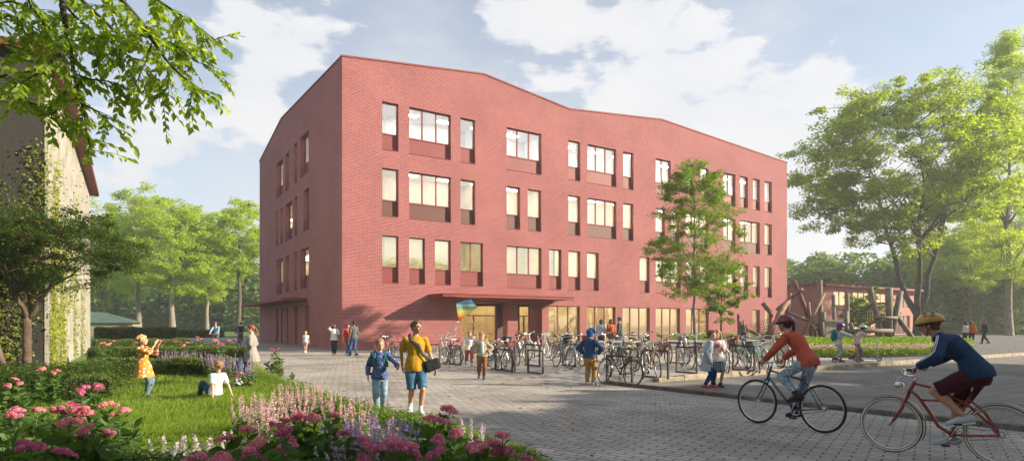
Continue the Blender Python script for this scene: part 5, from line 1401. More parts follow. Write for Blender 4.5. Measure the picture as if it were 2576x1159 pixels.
# ---- kite boys
pK = place(1179, 922); fK = (.30, -1)
kh = AT(1184 + 12, 832, 21.3)
person(pK, fK, 1.37, 'running boy in a white T-shirt and red trousers holding the kite stick up', vox=.012, skin='fair', kid=True, lean=8,
       ank=[(-.05, .22, .10), (.06, -.26, .20)], toe=[(0, 1, .15), (.1, 1, -.8)], wr=[(loc2(pK, fK, kh + Vector((0, 0, 0))).x * 1, loc2(pK, fK, kh).y, 1.42), (.20, .20, .78)], elbow=[(-1, .4, 0), (.8, -1, 0)], grip=(1.3, .9), head=(-5, 4),
       top=dict(mat=wtee, sleeve=.7, loose=.015), bottom=dict(mat=cloth('brick_trouser', (.42, .10, .065)), len=1.8, loose=.012), shoes=dict(mat=mat('shoe_skyblue', (.18, .30, .40), .6)), hair=('short', 'sand'))
person(place(1212, 953), (.12, -1), 1.38, 'boy in a beige jacket and brown trousers walking with hands in pockets', vox=.011, skin='fair', kid=True, ank=[(-.05, .08, .065), (.07, -.12, .09)], wr=[(-.15, .07, .75), (.15, .07, .75)], elbow=[(-1, -.35, 0), (1, -.35, 0)], head=(10, 2), grip=(.5, .5),
       top=dict(mat=cloth('beige_jacket', (.33, .27, .18)), sleeve=1.9, hem=-.02, loose=.024, name='jacket', zip=1.0, zmat=cloth('pale_shirt', (.45, .52, .60)), wrinkle=.015), bottom=dict(mat=cloth('brown_trouser', (.20, .09, .04)), len=1.92, loose=.012), shoes=dict(mat=mat('shoe_blue', (.03, .10, .26), .6)), hair=('curly', 'sand'))
# kite: a bowed square of cloth with a rainbow over it, stick and streamers
def kitemat():
    T = NT('kite_rainbow'); tc = T.n('ShaderNodeTexCoord'); sp = T.n('ShaderNodeSeparateXYZ'); T.l(tc.outputs['Object'], sp.inputs[0])
    r = T.n('ShaderNodeValToRGB'); e = r.color_ramp.elements
    mm = T.n('ShaderNodeMapRange'); T.l(sp.outputs['Z'], mm.inputs[0]); mm.inputs[1].default_value = -.42; mm.inputs[2].default_value = .38; T.l(mm.outputs[0], r.inputs[0])
    e[0].position = 0; e[0].color = (.65, .04, .02, 1); e[1].position = 1; e[1].color = (.02, .09, .55, 1)
    for p, c in ((.14, (.75, .10, .02, 1)), (.26, (.80, .50, .05, 1)), (.45, (.75, .72, .30, 1)), (.60, (.25, .55, .22, 1)), (.72, (.50, .70, .75, 1)), (.80, (.03, .30, .55, 1)), (.88, (.30, .50, .75, 1))):
        q = e.new(p); q.color = c
    b = T.n('ShaderNodeBsdfDiffuse'); t = T.n('ShaderNodeBsdfTranslucent'); T.l(r.outputs[0], b.inputs[0]); T.l(r.outputs[0], t.inputs[0]); m = T.n('ShaderNodeMixShader'); m.inputs[0].default_value = .5; T.l(b.outputs[0], m.inputs[1]); T.l(t.outputs[0], m.inputs[2]); T.surf(m.outputs[0]); return T.m
YK = 21.0
kc = AT(1175, 778, YK)
kite = empty('kite', kc, 0, 'rainbow kite with pale streamer tail held up in front of the entrance', 'kite')
k4 = [AT(x, y, YK + dy) - kc for x, y, dy in ((1147, 763, .1), (1183, 751, 0), (1201, 773, -.1), (1153, 807, .15))]
b = MB(); N_ = 8; vs = []
for i in range(N_ + 1):
    for j in range(N_ + 1):
        u_, v_ = i / N_, j / N_; p = (k4[0] * (1 - u_) + k4[1] * u_) * (1 - v_) + (k4[3] * (1 - u_) + k4[2] * u_) * v_
        vs.append(p + Vector((0, -.12 * math.sin(math.pi * u_) * math.sin(math.pi * v_), 0)))
off_ = Vector((0, .004, 0))
fs = [(i * (N_ + 1) + j, (i + 1) * (N_ + 1) + j, (i + 1) * (N_ + 1) + j + 1, i * (N_ + 1) + j + 1) for i in range(N_) for j in range(N_)]
b.add(vs, fs, 0, True)
b.build('sail', kitemat(), kite)
b = MB(); b.tube([k4[3] + off_ * 3, k4[1] + off_ * 3], .008, 6); b.tube([k4[0] + off_ * 3, (k4[0] + k4[2]) / 2 + Vector((0, .1, 0)), k4[2] + off_ * 3], .006, 6); b.build('spar', M_black, kite)
b = MB(); b.tube([AT(1183, 786, YK) - kc, kh - kc, kh - kc + Vector((.10, 0, -.35))], .011, 6); b.build('stick', mat('wood_pale', (.45, .28, .15), .6), kite)
b = MB(); rr_ = random.Random(4)
for q in range(9):
    p = k4[3].copy(); pts = [p.copy()]; e = AT(1108 + rr_.uniform(-10, 26), 860 + rr_.uniform(-14, 6), YK - .1) - kc
    for s in range(1, 10): pts.append(p.lerp(e, s / 9) + Vector((rr_.uniform(-.09, .09), rr_.uniform(-.05, .05), rr_.uniform(-.06, .06) - .16 * math.sin(s / 9 * math.pi))))
    b.tube(pts, (.016, .002), 5, side=(rr_.uniform(-1, 1), 1, .5))
b.build('streamer', cloth('streamer_cream', (.62, .58, .45)), kite)

# ---- right of the middle
person(place(1483, 968), (.45, 1), 1.50, 'boy in a blue pointed hat, blue bomber jacket and tan trousers seen from behind', vox=.010, skin='fair', kid=True, wr=[(-.17, .10, .80), (.17, .10, .80)], elbow=[(-1, -.2, 0), (1, -.2, 0)], grip=(.6, .6), toe=[(-.5, 1, 0), (.4, 1, 0)], head=(0, 6), ank=[(-.07, .0, .07), (.08, .03, .07)],
       top=dict(mat=cloth('bomber_blue', (.02, .06, .15)), sleeve=1.92, hem=-.01, loose=.026, name='jacket', wrinkle=.013, collar=True), bottom=dict(mat=cloth('tan_trouser', (.38, .20, .06)), len=1.93, loose=.014), shoes=dict(mat=mat('shoe_twotone', (.35, .38, .45), .6)), hair=('hoodhat', cloth('hat_blue', (.015, .10, .30))))
person(place(1431, 893), (.1, -1), 1.28, 'little girl in a pink top half hidden behind the parked bicycles', vox=.014, skin='fair', kid=True, top=dict(mat=cloth('lilac_top', (.50, .42, .52)), sleeve=.9, loose=.014), bottom=dict(mat=cloth('sky_short', (.25, .45, .60)), len=.8, loose=.014, name='shorts'), shoes=dict(mat=dk), hair=('bob', 'sand'))
person(place(1512, 884), (.3, 1), 1.66, 'woman in a pale shirt with dark hair by the ground floor windows', vox=.018, skin='brown', top=dict(mat=cloth('pale_grey', (.42, .44, .48)), sleeve=1.5, loose=.018), bottom=dict(mat=dk, len=1.95), shoes=dict(mat=dk), hair=('bob', 'dark'))
person(place(1536, 885), (.6, -1), 1.67, 'woman in a rust orange jacket standing between two others by the windows', vox=.018, skin='brown', top=dict(mat=cloth('rust_jacket', (.38, .09, .035)), sleeve=1.9, hem=-.08, loose=.022, name='jacket'), bottom=dict(mat=dk, len=1.95), shoes=dict(mat=dk), hair=('long', 'brown'))
person(place(1558, 886), (-.9, .4), 1.76, 'man in a dark grey pullover walking past the ground floor windows', vox=.018, skin='tan', ank=[(-.06, .18, .08), (.06, -.18, .1)], top=dict(mat=cloth('slate', (.055, .065, .065)), sleeve=1.9, loose=.018, name='pullover'), bottom=dict(mat=cloth('steel_jean', (.05, .08, .12)), len=1.95), shoes=dict(mat=dk), hair=('short', 'black'))
pA1 = place(1778, 977); pA2 = place(1803, 974)
person(pA1, (1, -.25), 1.42, 'girl in a long grey dress over jeans and red shoes leaning to her friend', vox=.010, skin='fair', kid=True, lean=9, ank=[(-.05, .12, .07), (.05, -.06, .07)], wr=[(-.14, .16, .80), (.16, .04, .66)], head=(6, 4), palm=[(1, 0, 0), (-1, 0, 0)],
       top=dict(mat=cloth('grey_dress', (.34, .40, .47), .2, 5), sleeve=1.9, hem=-.19, flare=.010, loose=.014, name='dress', wrinkle=.014), bottom=dict(mat=cloth('indigo', (.015, .05, .13)), len=1.93, loose=.004, name='jeans'), shoes=dict(mat=mat('shoe_crimson', (.48, .02, .04), .6)), hair=('short', 'brown'))
plaid = brickmat('plaid_cloth', 'XZY', (.04, .10, .15), (.10, .17, .22), (.45, .48, .50), .055, .05, .007, bump=0, off=0)
person(pA2, (.05, -1), 1.42, 'girl in a white top and plaid shorts holding a pink jumper beside her friend', vox=.010, skin='fair', kid=True, ank=[(-.06, .05, .07), (.06, -.03, .07)], wr=[(-.02, .17, 1.00), (.14, .15, .93)], elbow=[(-.6, -.3, -1), (.7, -.3, -1)], grip=(1.1, 1.1), head=(26, 4), palm=[(1, 0, 0), (-1, 0, 0)],
       top=dict(mat=wtee, sleeve=.8, hem=-.05, loose=.015, flare=.01), bottom=dict(mat=plaid, len=.92, loose=.02, width=1.1, name='shorts'), shoes=dict(mat=dk, high=.04), hair=('bob', 'sand'),
       extra=lambda root, q: tag(link(remesh((lambda b: (b.ell(q['Wr'][-1].lerp(q['Wr'][1], .55) + Vector((0, .05, .03)), (.10, .06, .06), seg=10, rings=8), b.tube([q['Wr'][1] + Vector((0, .04, .05)), q['Wr'][1] + Vector((.1, .03, .04)), q['Wr'][1] + Vector((.16, .01, -.02))], [.05, .045, .03], 8, roundcap=True), b)[-1])(MB()), .01, 'jumper', cloth('pink_jumper', (.50, .17, .22)), 1, .012, 14), 'jumper', None, root.location, root.rotation_euler.z), 'crumpled pink jumper in the hands of the girl in plaid shorts', 'jumper'))
person(place(1870, 866), (-.2, -1), 1.66, 'man in a checked shirt standing among the playground logs by the school wall', vox=.02, skin='tan', top=dict(mat=spotmat('shirt_check', (.18, .12, .09, 1), (.06, .05, .05, 1), 20, .3), sleeve=1.9, loose=.02), bottom=dict(mat=cloth('steel_jean', (.05, .08, .12)), len=1.95), shoes=dict(mat=dk), hair=('short', 'brown'))

# ---- scooters with their riders
def scooter(loc, fwd, label, c1):
    o = empty('kick_scooter', loc, heading(*fwd), label, 'scooter', 'kick scooters')
    pm = mat('scooter_' + label[:6], c1, .3, var=.05, coat=.4)
    b = MB(); b.box((-.05, -.26, .085), (.05, .26, .105), 0, None, .004); b.tube([(0, .25, .095), (0, .36, .12), (0, .42, .20)], [.022, .020, .018], 8); b.build('deck', pm, o)
    b = MB(); b.tube([(0, .455, .10), (0, .42, .20), (0, .335, .90)], [.018, .018, .014], 8)
    for s in (-1, 1): b.tube([(s * .015, .42, .2), (s * .022, .455, .10)], .008, 6)
    b.build('stem', pm, o)
    b = MB(); b.tube([(-.20, .325, .91), (0, .335, .90), (.20, .325, .91)], .012, 8); h_ = b.build('handlebar', M_chrome, o)
    b = MB(); b.tube([(-.21, .325, .91), (-.12, .33, .905)], .016, 8); b.tube([(.21, .325, .91), (.12, .33, .905)], .016, 8); b.build('grip', M_black, h_)
    for y in (-.36, .455):
        b = MB(); b.torus((0, 0, 0), .080, .014, 'X', 22, 6); w_ = b.build('wheel', M_tyre, o, (0, y, .095))
        b = MB(); b.torus((0, 0, 0), .060, .006, 'X', 22, 5); 
        for i in range(5): a = i * 2 * math.pi / 5; b.tube([(0, 0, 0), (0, math.cos(a) * .06, math.sin(a) * .06)], .006, 4)
        b.build('rim', M_rim, w_)
    b = MB(); b.tube([(0, -.22, .10), (0, -.36, .195), (0, -.43, .16)], (.028, .004), 8, side=(1, 0, 0)); b.build('mudguard', M_steel, o)
    return o
p1 = place(2147, 911); p2 = place(2198, 908)
fs_ = (1, -.10)
o1 = scooter(p1 - Vector((.30, 0, 0)), fs_, 'orange kick scooter pushed by the child with the purple helmet', (.60, .20, .05))
o2 = scooter(p2 - Vector((.30, 0, 0)), fs_, 'pale blue kick scooter pushed by the child with the white helmet', (.35, .42, .60))
backpack.lb = 'teal backpack on the child with the purple helmet'
person(o1.location + Vector((-.20, .08, 0)), fs_, 1.46, 'child with a purple helmet in a pale sweater and grey leggings pushing a scooter', vox=.012, skin='fair', kid=True, lean=5, ank=[(-.07, .10, .07), (.06, -.14, .15)], wr=[(-.10, .46, .90), (.24, .46, .90)], elbow=[(-.4, -.3, -1), (.4, -.3, -1)], grip=(1.1, 1.1), palm=[(0, 0, -1), (0, 0, -1)], head=(0, 6),
       top=dict(mat=cloth('ice_sweater', (.50, .54, .54)), sleeve=1.9, hem=-.05, loose=.015, name='sweater'), bottom=dict(mat=cloth('grey_legging', (.36, .37, .40)), len=1.93, loose=.007, name='leggings'), shoes=dict(mat=mat('shoe_brown', (.06, .035, .025), .7)), hair=('bob', 'auburn'), helmet=(HM_('purple', (.10, .035, .36)), HBK), extra=backpack(cloth('bag_teal', (.02, .13, .18))))
person(o2.location + Vector((-.26, .10, 0)), fs_, 1.42, 'child with a white helmet in a pink T-shirt and mauve trousers leaning over a scooter', vox=.012, skin='tan', kid=True, lean=22, ank=[(-.07, .12, .07), (.06, -.26, .14)], wr=[(-.10, .50, .92), (.24, .50, .92)], elbow=[(-.6, -.3, -1), (.6, -.3, -1)], grip=(1.1, 1.1), palm=[(0, 0, -1), (0, 0, -1)], head=(0, 6),
       top=dict(mat=cloth('blush_tee', (.55, .44, .40)), sleeve=.8, hem=-.04, loose=.016), bottom=dict(mat=cloth('mauve_trouser', (.22, .16, .18)), len=1.9, loose=.010), shoes=dict(mat=mat('shoe_navy', (.03, .05, .12), .7)), hair=('short', 'brown'), helmet=(HM_('white', (.55, .57, .60)), HBK))
# ---- three people far right
for x, y, dxy, h_, tp, bt, hr_, lb, ank in ((2429, 863, (-.2, 1), 1.60, (.55, .50, .46), (.03, .03, .04), ('long', 'black'), 'woman in a cream top with long black hair on the far right path', None),
                                       (2443, 863, (.5, .6), 1.62, (.60, .11, .02), (.03, .025, .03), ('bob', 'brown'), 'woman in a bright orange jacket on the far right path', None),
                                       (2477, 864.5, (-1, .1), 1.74, (.06, .065, .07), (.05, .06, .07), ('short', 'dark'), 'man in dark grey striding towards the two women on the far right path', [(-.06, .24, .08), (.06, -.30, .12)])):
    person(G(x, y, .2), dxy, h_, lb, vox=.022, skin='brown', ank=ank, top=dict(mat=cloth(lb[:16] + 't', tp), sleeve=1.9, loose=.02), bottom=dict(mat=cloth(lb[:16] + 'b', bt), len=1.95), shoes=dict(mat=dk), hair=hr_)
# ================================================================= trees
M_bark = mat('bark_brown', (.11, .075, .05), .9, var=.4, vs=5, bump=.03, bs=22)
M_barkd = mat('bark_dark', (.045, .034, .026), .9, var=.4, vs=6, bump=.02, bs=30)
M_barkg = mat('bark_grey', (.22, .19, .16), .9, var=.3, vs=4, bump=.03, bs=18)
L_maple = leafmat('leaf_maple', (.14, .21, .02), (.28, .34, .035), .58, (1.0, 1.0, .3))
L_lime = leafmat('leaf_light', (.20, .29, .045), (.38, .44, .08), .60, (1.0, 1.0, .38))
L_small = leafmat('leaf_small_tree', (.07, .14, .02), (.18, .26, .04), .5, (1.0, 1.0, .3))
L_dark = leafmat('leaf_forest', (.09, .16, .07), (.17, .24, .10), .4)
L_elm = leafmat('leaf_elm', (.11, .20, .02), (.27, .36, .04), .6, (1.1, 1.0, .25), .4)
L_rowan = leafmat('leaf_berry_tree', (.022, .05, .010), (.09, .14, .022), .35)
L_ivy = leafmat('leaf_ivy', (.14, .20, .03), (.38, .40, .09), .5)
L_box = leafmat('leaf_box', (.055, .095, .02), (.15, .20, .045), .35)
L_grass = leafmat('blade_grass', (.085, .165, .018), (.26, .33, .05), .45, (1.0, 1.0, .3))
L_fl = leafmat('leaf_flower', (.03, .075, .015), (.09, .16, .03), .35)

def leaves(cent, size, rg, up=0.55, droop=0.0, aspect=0.55, dirs=None, jitter=0.35):
    """kite shaped leaves (4 corners, folded on the rib) at the centres; returns (N,4,3)"""
    n = len(cent)
    if dirs is None:
        a = rg.uniform(0, 2 * np.pi, n); dx = np.stack([np.cos(a), np.sin(a), rg.normal(-droop, .45, n)], 1)
    else: dx = dirs + rg.normal(0, jitter, (n, 3))
    dx /= np.linalg.norm(dx, axis=1)[:, None]
    nn = rg.normal(0, 1, (n, 3)); nn[:, 2] = np.abs(nn[:, 2]) + up * 2
    nn -= dx * np.sum(nn * dx, 1)[:, None]; nn /= np.linalg.norm(nn, axis=1)[:, None] + 1e-9
    sd_ = np.cross(dx, nn); s = (size * rg.uniform(.65, 1.25, n))[:, None]
    w_ = s * aspect * .5
    p0 = cent; p2 = cent + dx * s - nn * s * .12
    m = cent + dx * s * .42
    p1 = m + sd_ * w_ + nn * s * .10; p3 = m - sd_ * w_ + nn * s * .10
    return np.stack([p0, p1, p2, p3], 1)

def crown_tree(name, label, base, height, cw, cz0, seed, leafm, bark, n_leaf=20000, leaf=.16, tr=.28, cat='tree', group=None, depth=None, forks=None, n_limb=12, shape='round', clump=.75, n_clump=150, sub=3, trunk_top=None, off=(0, 0), fork_z=None, berries=None, cs=1.0, hollow=.35):
    """base world point; crown width cw, crown from cz0 to height; clumps along limbs"""
    rg = np.random.default_rng(seed); r2 = random.Random(seed)
    root = empty(name, base, 0, label, cat, group)
    depth = depth or cw
    cc = Vector((off[0], off[1], (cz0 + height) / 2)); rx, ry, rz = cw / 2, depth / 2, (height - cz0) / 2
    # clump centres
    cl = []
    tries = 0
    while len(cl) < n_clump and tries < n_clump * 30:
        tries += 1
        v = Vector((r2.gauss(0, 1), r2.gauss(0, 1), r2.gauss(0, 1))).normalized()
        rad = r2.uniform(hollow, 1.0) ** .6
        q = 1.0 + .30 * mnoise.noise(v * 1.9 + Vector((seed, 0, 0))) + .16 * mnoise.noise(v * 5 + Vector((seed, 0, 0)))
        if shape == 'round': k = 1.0 if v.z > 0 else .92
        elif shape == 'cone': k = 1.0
        p = Vector((v.x * rx, v.y * ry, v.z * rz)) * rad * q
        if shape == 'poplar':
            zz = r2.uniform(-1, 1); wv = (1 - abs((zz + .35) / 1.35) ** 2.4) if zz > -.35 else (.75 + .25 * (zz + 1) / .65)
            a = r2.uniform(0, 6.283); rr_ = math.sqrt(r2.uniform(.1, 1)) * max(.08, wv) * (1 + .35 * mnoise.noise(Vector((a, zz * 3, seed))))
            p = Vector((math.cos(a) * rx * rr_, math.sin(a) * ry * rr_, zz * rz))
        elif shape == 'young':
            zz = r2.uniform(-1, 1); wv = math.sqrt(max(0, 1 - ((zz + .15) / 1.15) ** 2)) if zz > -.15 else .82 + .18 * (zz + 1) / .85
            a = r2.uniform(0, 6.283); rr_ = math.sqrt(r2.uniform(.12, 1)) * wv * (1 + .45 * mnoise.noise(Vector((a * 1.2, zz * 3, seed))))
            p = Vector((math.cos(a) * rx * rr_, math.sin(a) * ry * rr_, zz * rz))
        cl.append(cc + p)
    b = MB()
    tt = trunk_top or (cz0 + (height - cz0) * .55)
    fz = fork_z or cz0 * .9
    # leaders
    leaders = []
    nf = forks or 1
    if nf == 1:
        pts = []
        for k in range(9):
            q = k / 8; pts.append(Vector((off[0] * q + r2.uniform(-1, 1) * .05 * tt * q * (1 - q), off[1] * q, tt * q)))
        b.tube([pts[0] - Vector((0, 0, .2))] + pts, [tr * 1.5, tr * 1.22] + [tr * (1 - .8 * k / 8) for k in range(1, 9)], 10)
        leaders.append((pts, [tr * (1 - .8 * k / 8) for k in range(9)]))
    else:
        fk = Vector((0, 0, fz)); b.tube([Vector((0, 0, -.2)), Vector((0, 0, .15)), Vector((0, 0, fz * .5)), fk], [tr * 1.6, tr * 1.2, tr, tr * .98], 12)
        for k in range(nf):
            a = 2 * math.pi * k / nf + (0.0 if nf == 2 else r2.uniform(-.4, .4)); sp_ = r2.uniform(.28, .42) * rx; zt = tt * r2.uniform(.9, 1.05)
            pts = [fk - Vector((0, 0, .1))]
            for j in range(1, 9):
                q = j / 8; pts.append(Vector((math.cos(a) * sp_ * q ** .8 + r2.uniform(-.08, .08) * rx * .3, math.sin(a) * sp_ * q ** .8, fz + (zt - fz) * q)))
            rd = [tr * .72 * (1 - .82 * j / 8) for j in range(9)]
            b.tube(pts, rd, 9); leaders.append((pts, rd))
    # limbs to groups of clumps
    limbs = []
    for k in range(n_limb):
        L, rd = leaders[k % len(leaders)]
        c = r2.choice(cl)
        zs = max(fz + .05 * height, min(tt * .95, c.z - (c - Vector((off[0], off[1], c.z))).length * r2.uniform(.5, .9)))
        j = min(range(len(L)), key=lambda i: abs(L[i].z - zs)); j = max(1 if nf > 1 else 0, j); s = L[j]
        e = cc + (c - cc) * .82
        mid = s.lerp(e, .5) + Vector((r2.uniform(-1, 1), r2.uniform(-1, 1), r2.uniform(-.2, .6))) * (e - s).length * .10
        pts = [s, s.lerp(mid, .5) + Vector((0, 0, .02 * height * r2.uniform(-.5, .6))), mid, mid.lerp(e, .5) + Vector((0, 0, .02 * height)), e]
        r0 = min(rd[j] * .6, tr * .42)
        b.tube(pts, [r0, r0 * .8, r0 * .6, r0 * .4, r0 * .2], 7); limbs.append(pts)
    # twigs to every clump from the nearest limb point
    allp = [p for L in limbs for p in L[1:]] + [p for L, _ in leaders for p in L[3:]]
    arr = np.array([tuple(p) for p in allp])
    for c in cl:
        dd = np.linalg.norm(arr - np.array(tuple(c)), axis=1) + np.maximum(0, arr[:, 2] - c.z) * .8; s = allp[int(np.argmin(dd))]
        m_ = s.lerp(c, .55) + Vector((r2.uniform(-.1, .1), r2.uniform(-.1, .1), .05)) * (c - s).length
        r0 = tr * .09 + .006
        b.tube([s, m_, c], [r0, r0 * .6, r0 * .25], 5, caps=False)
    b.build('trunk', bark, root)
    # leaves: flat sprays round every clump
    C = np.array([tuple(c) for c in cl]); n = n_leaf
    idx = rg.integers(0, len(C), n)
    R0 = clump * (cw + height - cz0) / 12
    csz = rg.uniform(.55, 1.25, len(C)) * R0
    nd = rg.normal(0, 1, (n, 3)); nd /= np.linalg.norm(nd, axis=1)[:, None]
    rad = rg.uniform(0, 1, n) ** .45
    offv = nd * rad[:, None] * csz[idx][:, None]; offv[:, 2] *= .55
    # sub-sprays
    sub_c = rg.normal(0, 1, (len(C) * 6, 3)); 
    sidx = idx * 6 + rg.integers(0, 6, n)
    offv = offv * .55 + sub_c[sidx] * (csz[idx] * .42)[:, None] * np.array([1, 1, .6])
    cent = C[idx] + offv
    q = leaves(cent, np.full(n, leaf), rg, droop=.25)
    me = npmesh('crown', q.reshape(-1, 3), 4, leafm); link(me, 'crown', root)
    if berries:
        bm_, nb, br = berries; pick = rg.choice(len(cent), nb); vv = []; m2 = MB()
        for i in pick:
            c = Vector(cent[i]); 
            for _ in range(4): m2.ell(c + Vector((r2.uniform(-1, 1), r2.uniform(-1, 1), r2.uniform(-1, 1))) * br * 2, br, seg=5, rings=4)
        m2.build('berries', bm_, root)['kind'] = 'stuff'
    return root

def Gd(x, Y, z=0.0): return Vector(((x - CX) / F * Y, Y, z))
def zat(y, Y): return EYE + (HZ - y) / F * Y

# background left
GL = 'trees behind the lawn on the left'
crown_tree('tree', 'tall leafy tree with a grey trunk directly behind the child in ochre', Gd(350, 94), zat(478, 94), 13.5, 6.8, 3, L_lime, M_barkg, 38000, .34, .44, group=GL, n_limb=14)
crown_tree('tree', 'broad yellow green tree with a pale trunk right of the tallest one', Gd(433, 90), zat(505, 90), 13.0, 5.6, 4, L_lime, M_barkg, 38000, .34, .48, group=GL)
crown_tree('tree', 'slender tree rising beside the left wall of the school', Gd(601, 96), zat(505, 96), 11.0, 8.0, 5, L_lime, M_bark, 30000, .32, .42, group=GL)
crown_tree('tree', 'pale tree peeping out behind the old house', Gd(262, 101), zat(500, 101), 12, 5, 6, L_lime, M_barkg, 26000, .36, .4, group=GL)
crown_tree('tree', 'low tree between the broad one and the slender one', Gd(520, 106), zat(545, 106), 10.5, 5, 16, L_lime, M_barkg, 24000, .38, .4, group=GL)
# right side
crown_tree('maple_tree', 'great maple with forked dark trunk above the wooden playground', Gd(2308, 70, .15), zat(205, 70), 26.0, 10.2, 8, L_maple, M_barkd, 90000, .34, .50, forks=3, n_limb=34, n_clump=380, clump=.46, off=(-1.6, 0), fork_z=2.4, cat='tree', depth=20)
crown_tree('poplar_tree', 'very tall narrow poplar at the right edge', Gd(2538, 74, .15), zat(82, 74), 10.6, 7, 9, L_lime, M_barkg, 60000, .24, .42, shape='poplar', n_limb=30, n_clump=240, clump=.42, trunk_top=27)
crown_tree('tree', 'middle sized tree behind the three people on the far path', Gd(2438, 92, .15), zat(560, 92), 13.5, 6.4, 12, L_lime, M_bark, 34000, .26, .28, group='trees on the far right', off=(.2, 0))
crown_tree('tree', 'sunlit tree with a thick double trunk at the right edge', Gd(2556, 96, .15), zat(450, 96), 15, 6.0, 13, L_lime, M_bark, 46000, .34, .75, forks=2, fork_z=1.6, group='trees on the far right')
crown_tree('tree', 'leafy tree beyond the maple and left of the poplar', Gd(2385, 100, .15), zat(590, 100), 12, 6.5, 14, L_lime, M_barkg, 30000, .34, .4, group='trees on the far right')
# in front of the school
crown_tree('young_tree', 'slim airy tree standing among the tables before the red facade', Gd(1748, 34), zat(412, 34), 4.9, 3.1, 21, L_small, M_barkg, 34000, .12, .12, shape='young', n_limb=22, n_clump=190, clump=.55, trunk_top=9.2, fork_z=1.8)
crown_tree('small_tree', 'short bushy tree right of the slim one near the school wall', Gd(1814, 40), zat(655, 40), 3.6, 1.9, 22, L_small, M_barkd, 12000, .13, .09, n_limb=9, n_clump=60, clump=.62, trunk_top=3.6)
crown_tree('shrub', 'tall green shrub behind the crossed playground logs', Gd(2180, 52, .2), 4.4, 4.2, .4, 23, L_small, M_barkd, 9000, .17, .06, n_limb=6, n_clump=50, cat='shrub')
crown_tree('berry_tree', 'small tree with red berries before the dark wall of the old house', Gd(68, 15.2), zat(520, 15.2), 4.9, 2.5, 31, L_rowan, M_bark, 46000, .062, .095, n_limb=18, n_clump=170, clump=.62, off=(.15, .1), forks=3, fork_z=1.75,
           berries=(mat('berry_red', (.45, .05, .02), .4), 150, .012), depth=3.6)
# leaning second stem
b = MB(); p0 = Gd(40, 14.6); b.tube([p0 - Vector((0, 0, .1)), p0 + Vector((-.28, 0, .45)), p0 + Vector((-.50, 0, 1.1)), p0 + Vector((-.62, .1, 2.2)), p0 + Vector((-.6, .2, 3.6))], [.085, .078, .07, .06, .03], 10)
rt = empty('leaning_tree', (0, 0, 0), 0, 'leaning bare stemmed tree at the very left edge beside the berry tree', 'tree'); b.build('trunk', M_bark, rt)
rg = np.random.default_rng(77); q = np.array(tuple(p0)) + np.array([-.9, .2, 3.6]) + rg.normal(0, 1, (9000, 3)) * np.array([1.0, .9, .8]); link(npmesh('crown', leaves(q, np.full(9000, .07), rg).reshape(-1, 3), 4, L_rowan), 'crown', rt)

# far woods as one mass each
def wood(name, x0, x1, Y0, Y1, h0, h1, n, leaf, seed, m, zb=0.0, conifer=False):
    rg = np.random.default_rng(seed); out = []
    k = int(n)
    nt = 60
    tx = rg.uniform(0, 1, nt); tY = rg.uniform(Y0, Y1, nt); th = rg.uniform(h0, h1, nt); tw = rg.uniform(.25, .42, nt) * th
    i = rg.integers(0, nt, k); u_ = rg.uniform(0, 1, k)
    wv = (1 - u_) if conifer else np.sqrt(np.clip(1 - ((u_ - .45) / .56) ** 2, 0, 1))
    a = rg.uniform(0, 6.283, k); rr_ = np.sqrt(rg.uniform(.35, 1, k)) * wv * tw[i] * (1 + .3 * np.sin(u_ * 40 + i))
    xs = ((x0 + (x1 - x0) * tx[i]) - CX) / F * tY[i]
    c = np.stack([xs + np.cos(a) * rr_, tY[i] + np.sin(a) * rr_, zb + u_ * th[i]], 1)
    q = leaves(c, np.full(k, leaf), rg, droop=.3, aspect=.6)
    return struct(link(npmesh(name, q.reshape(-1, 3), 4, m), name), 'stuff')
wood('far_wood', 150, 700, 126, 150, 10, 15, 60000, .95, 41, L_dark, conifer=False)
wood('far_wood', 1960, 2700, 105, 125, 11, 15.5, 70000, .85, 42, L_dark, .1)
wood('undergrowth', 2290, 2700, 92, 100, 6, 10.0, 40000, .6, 43, L_dark, .1)

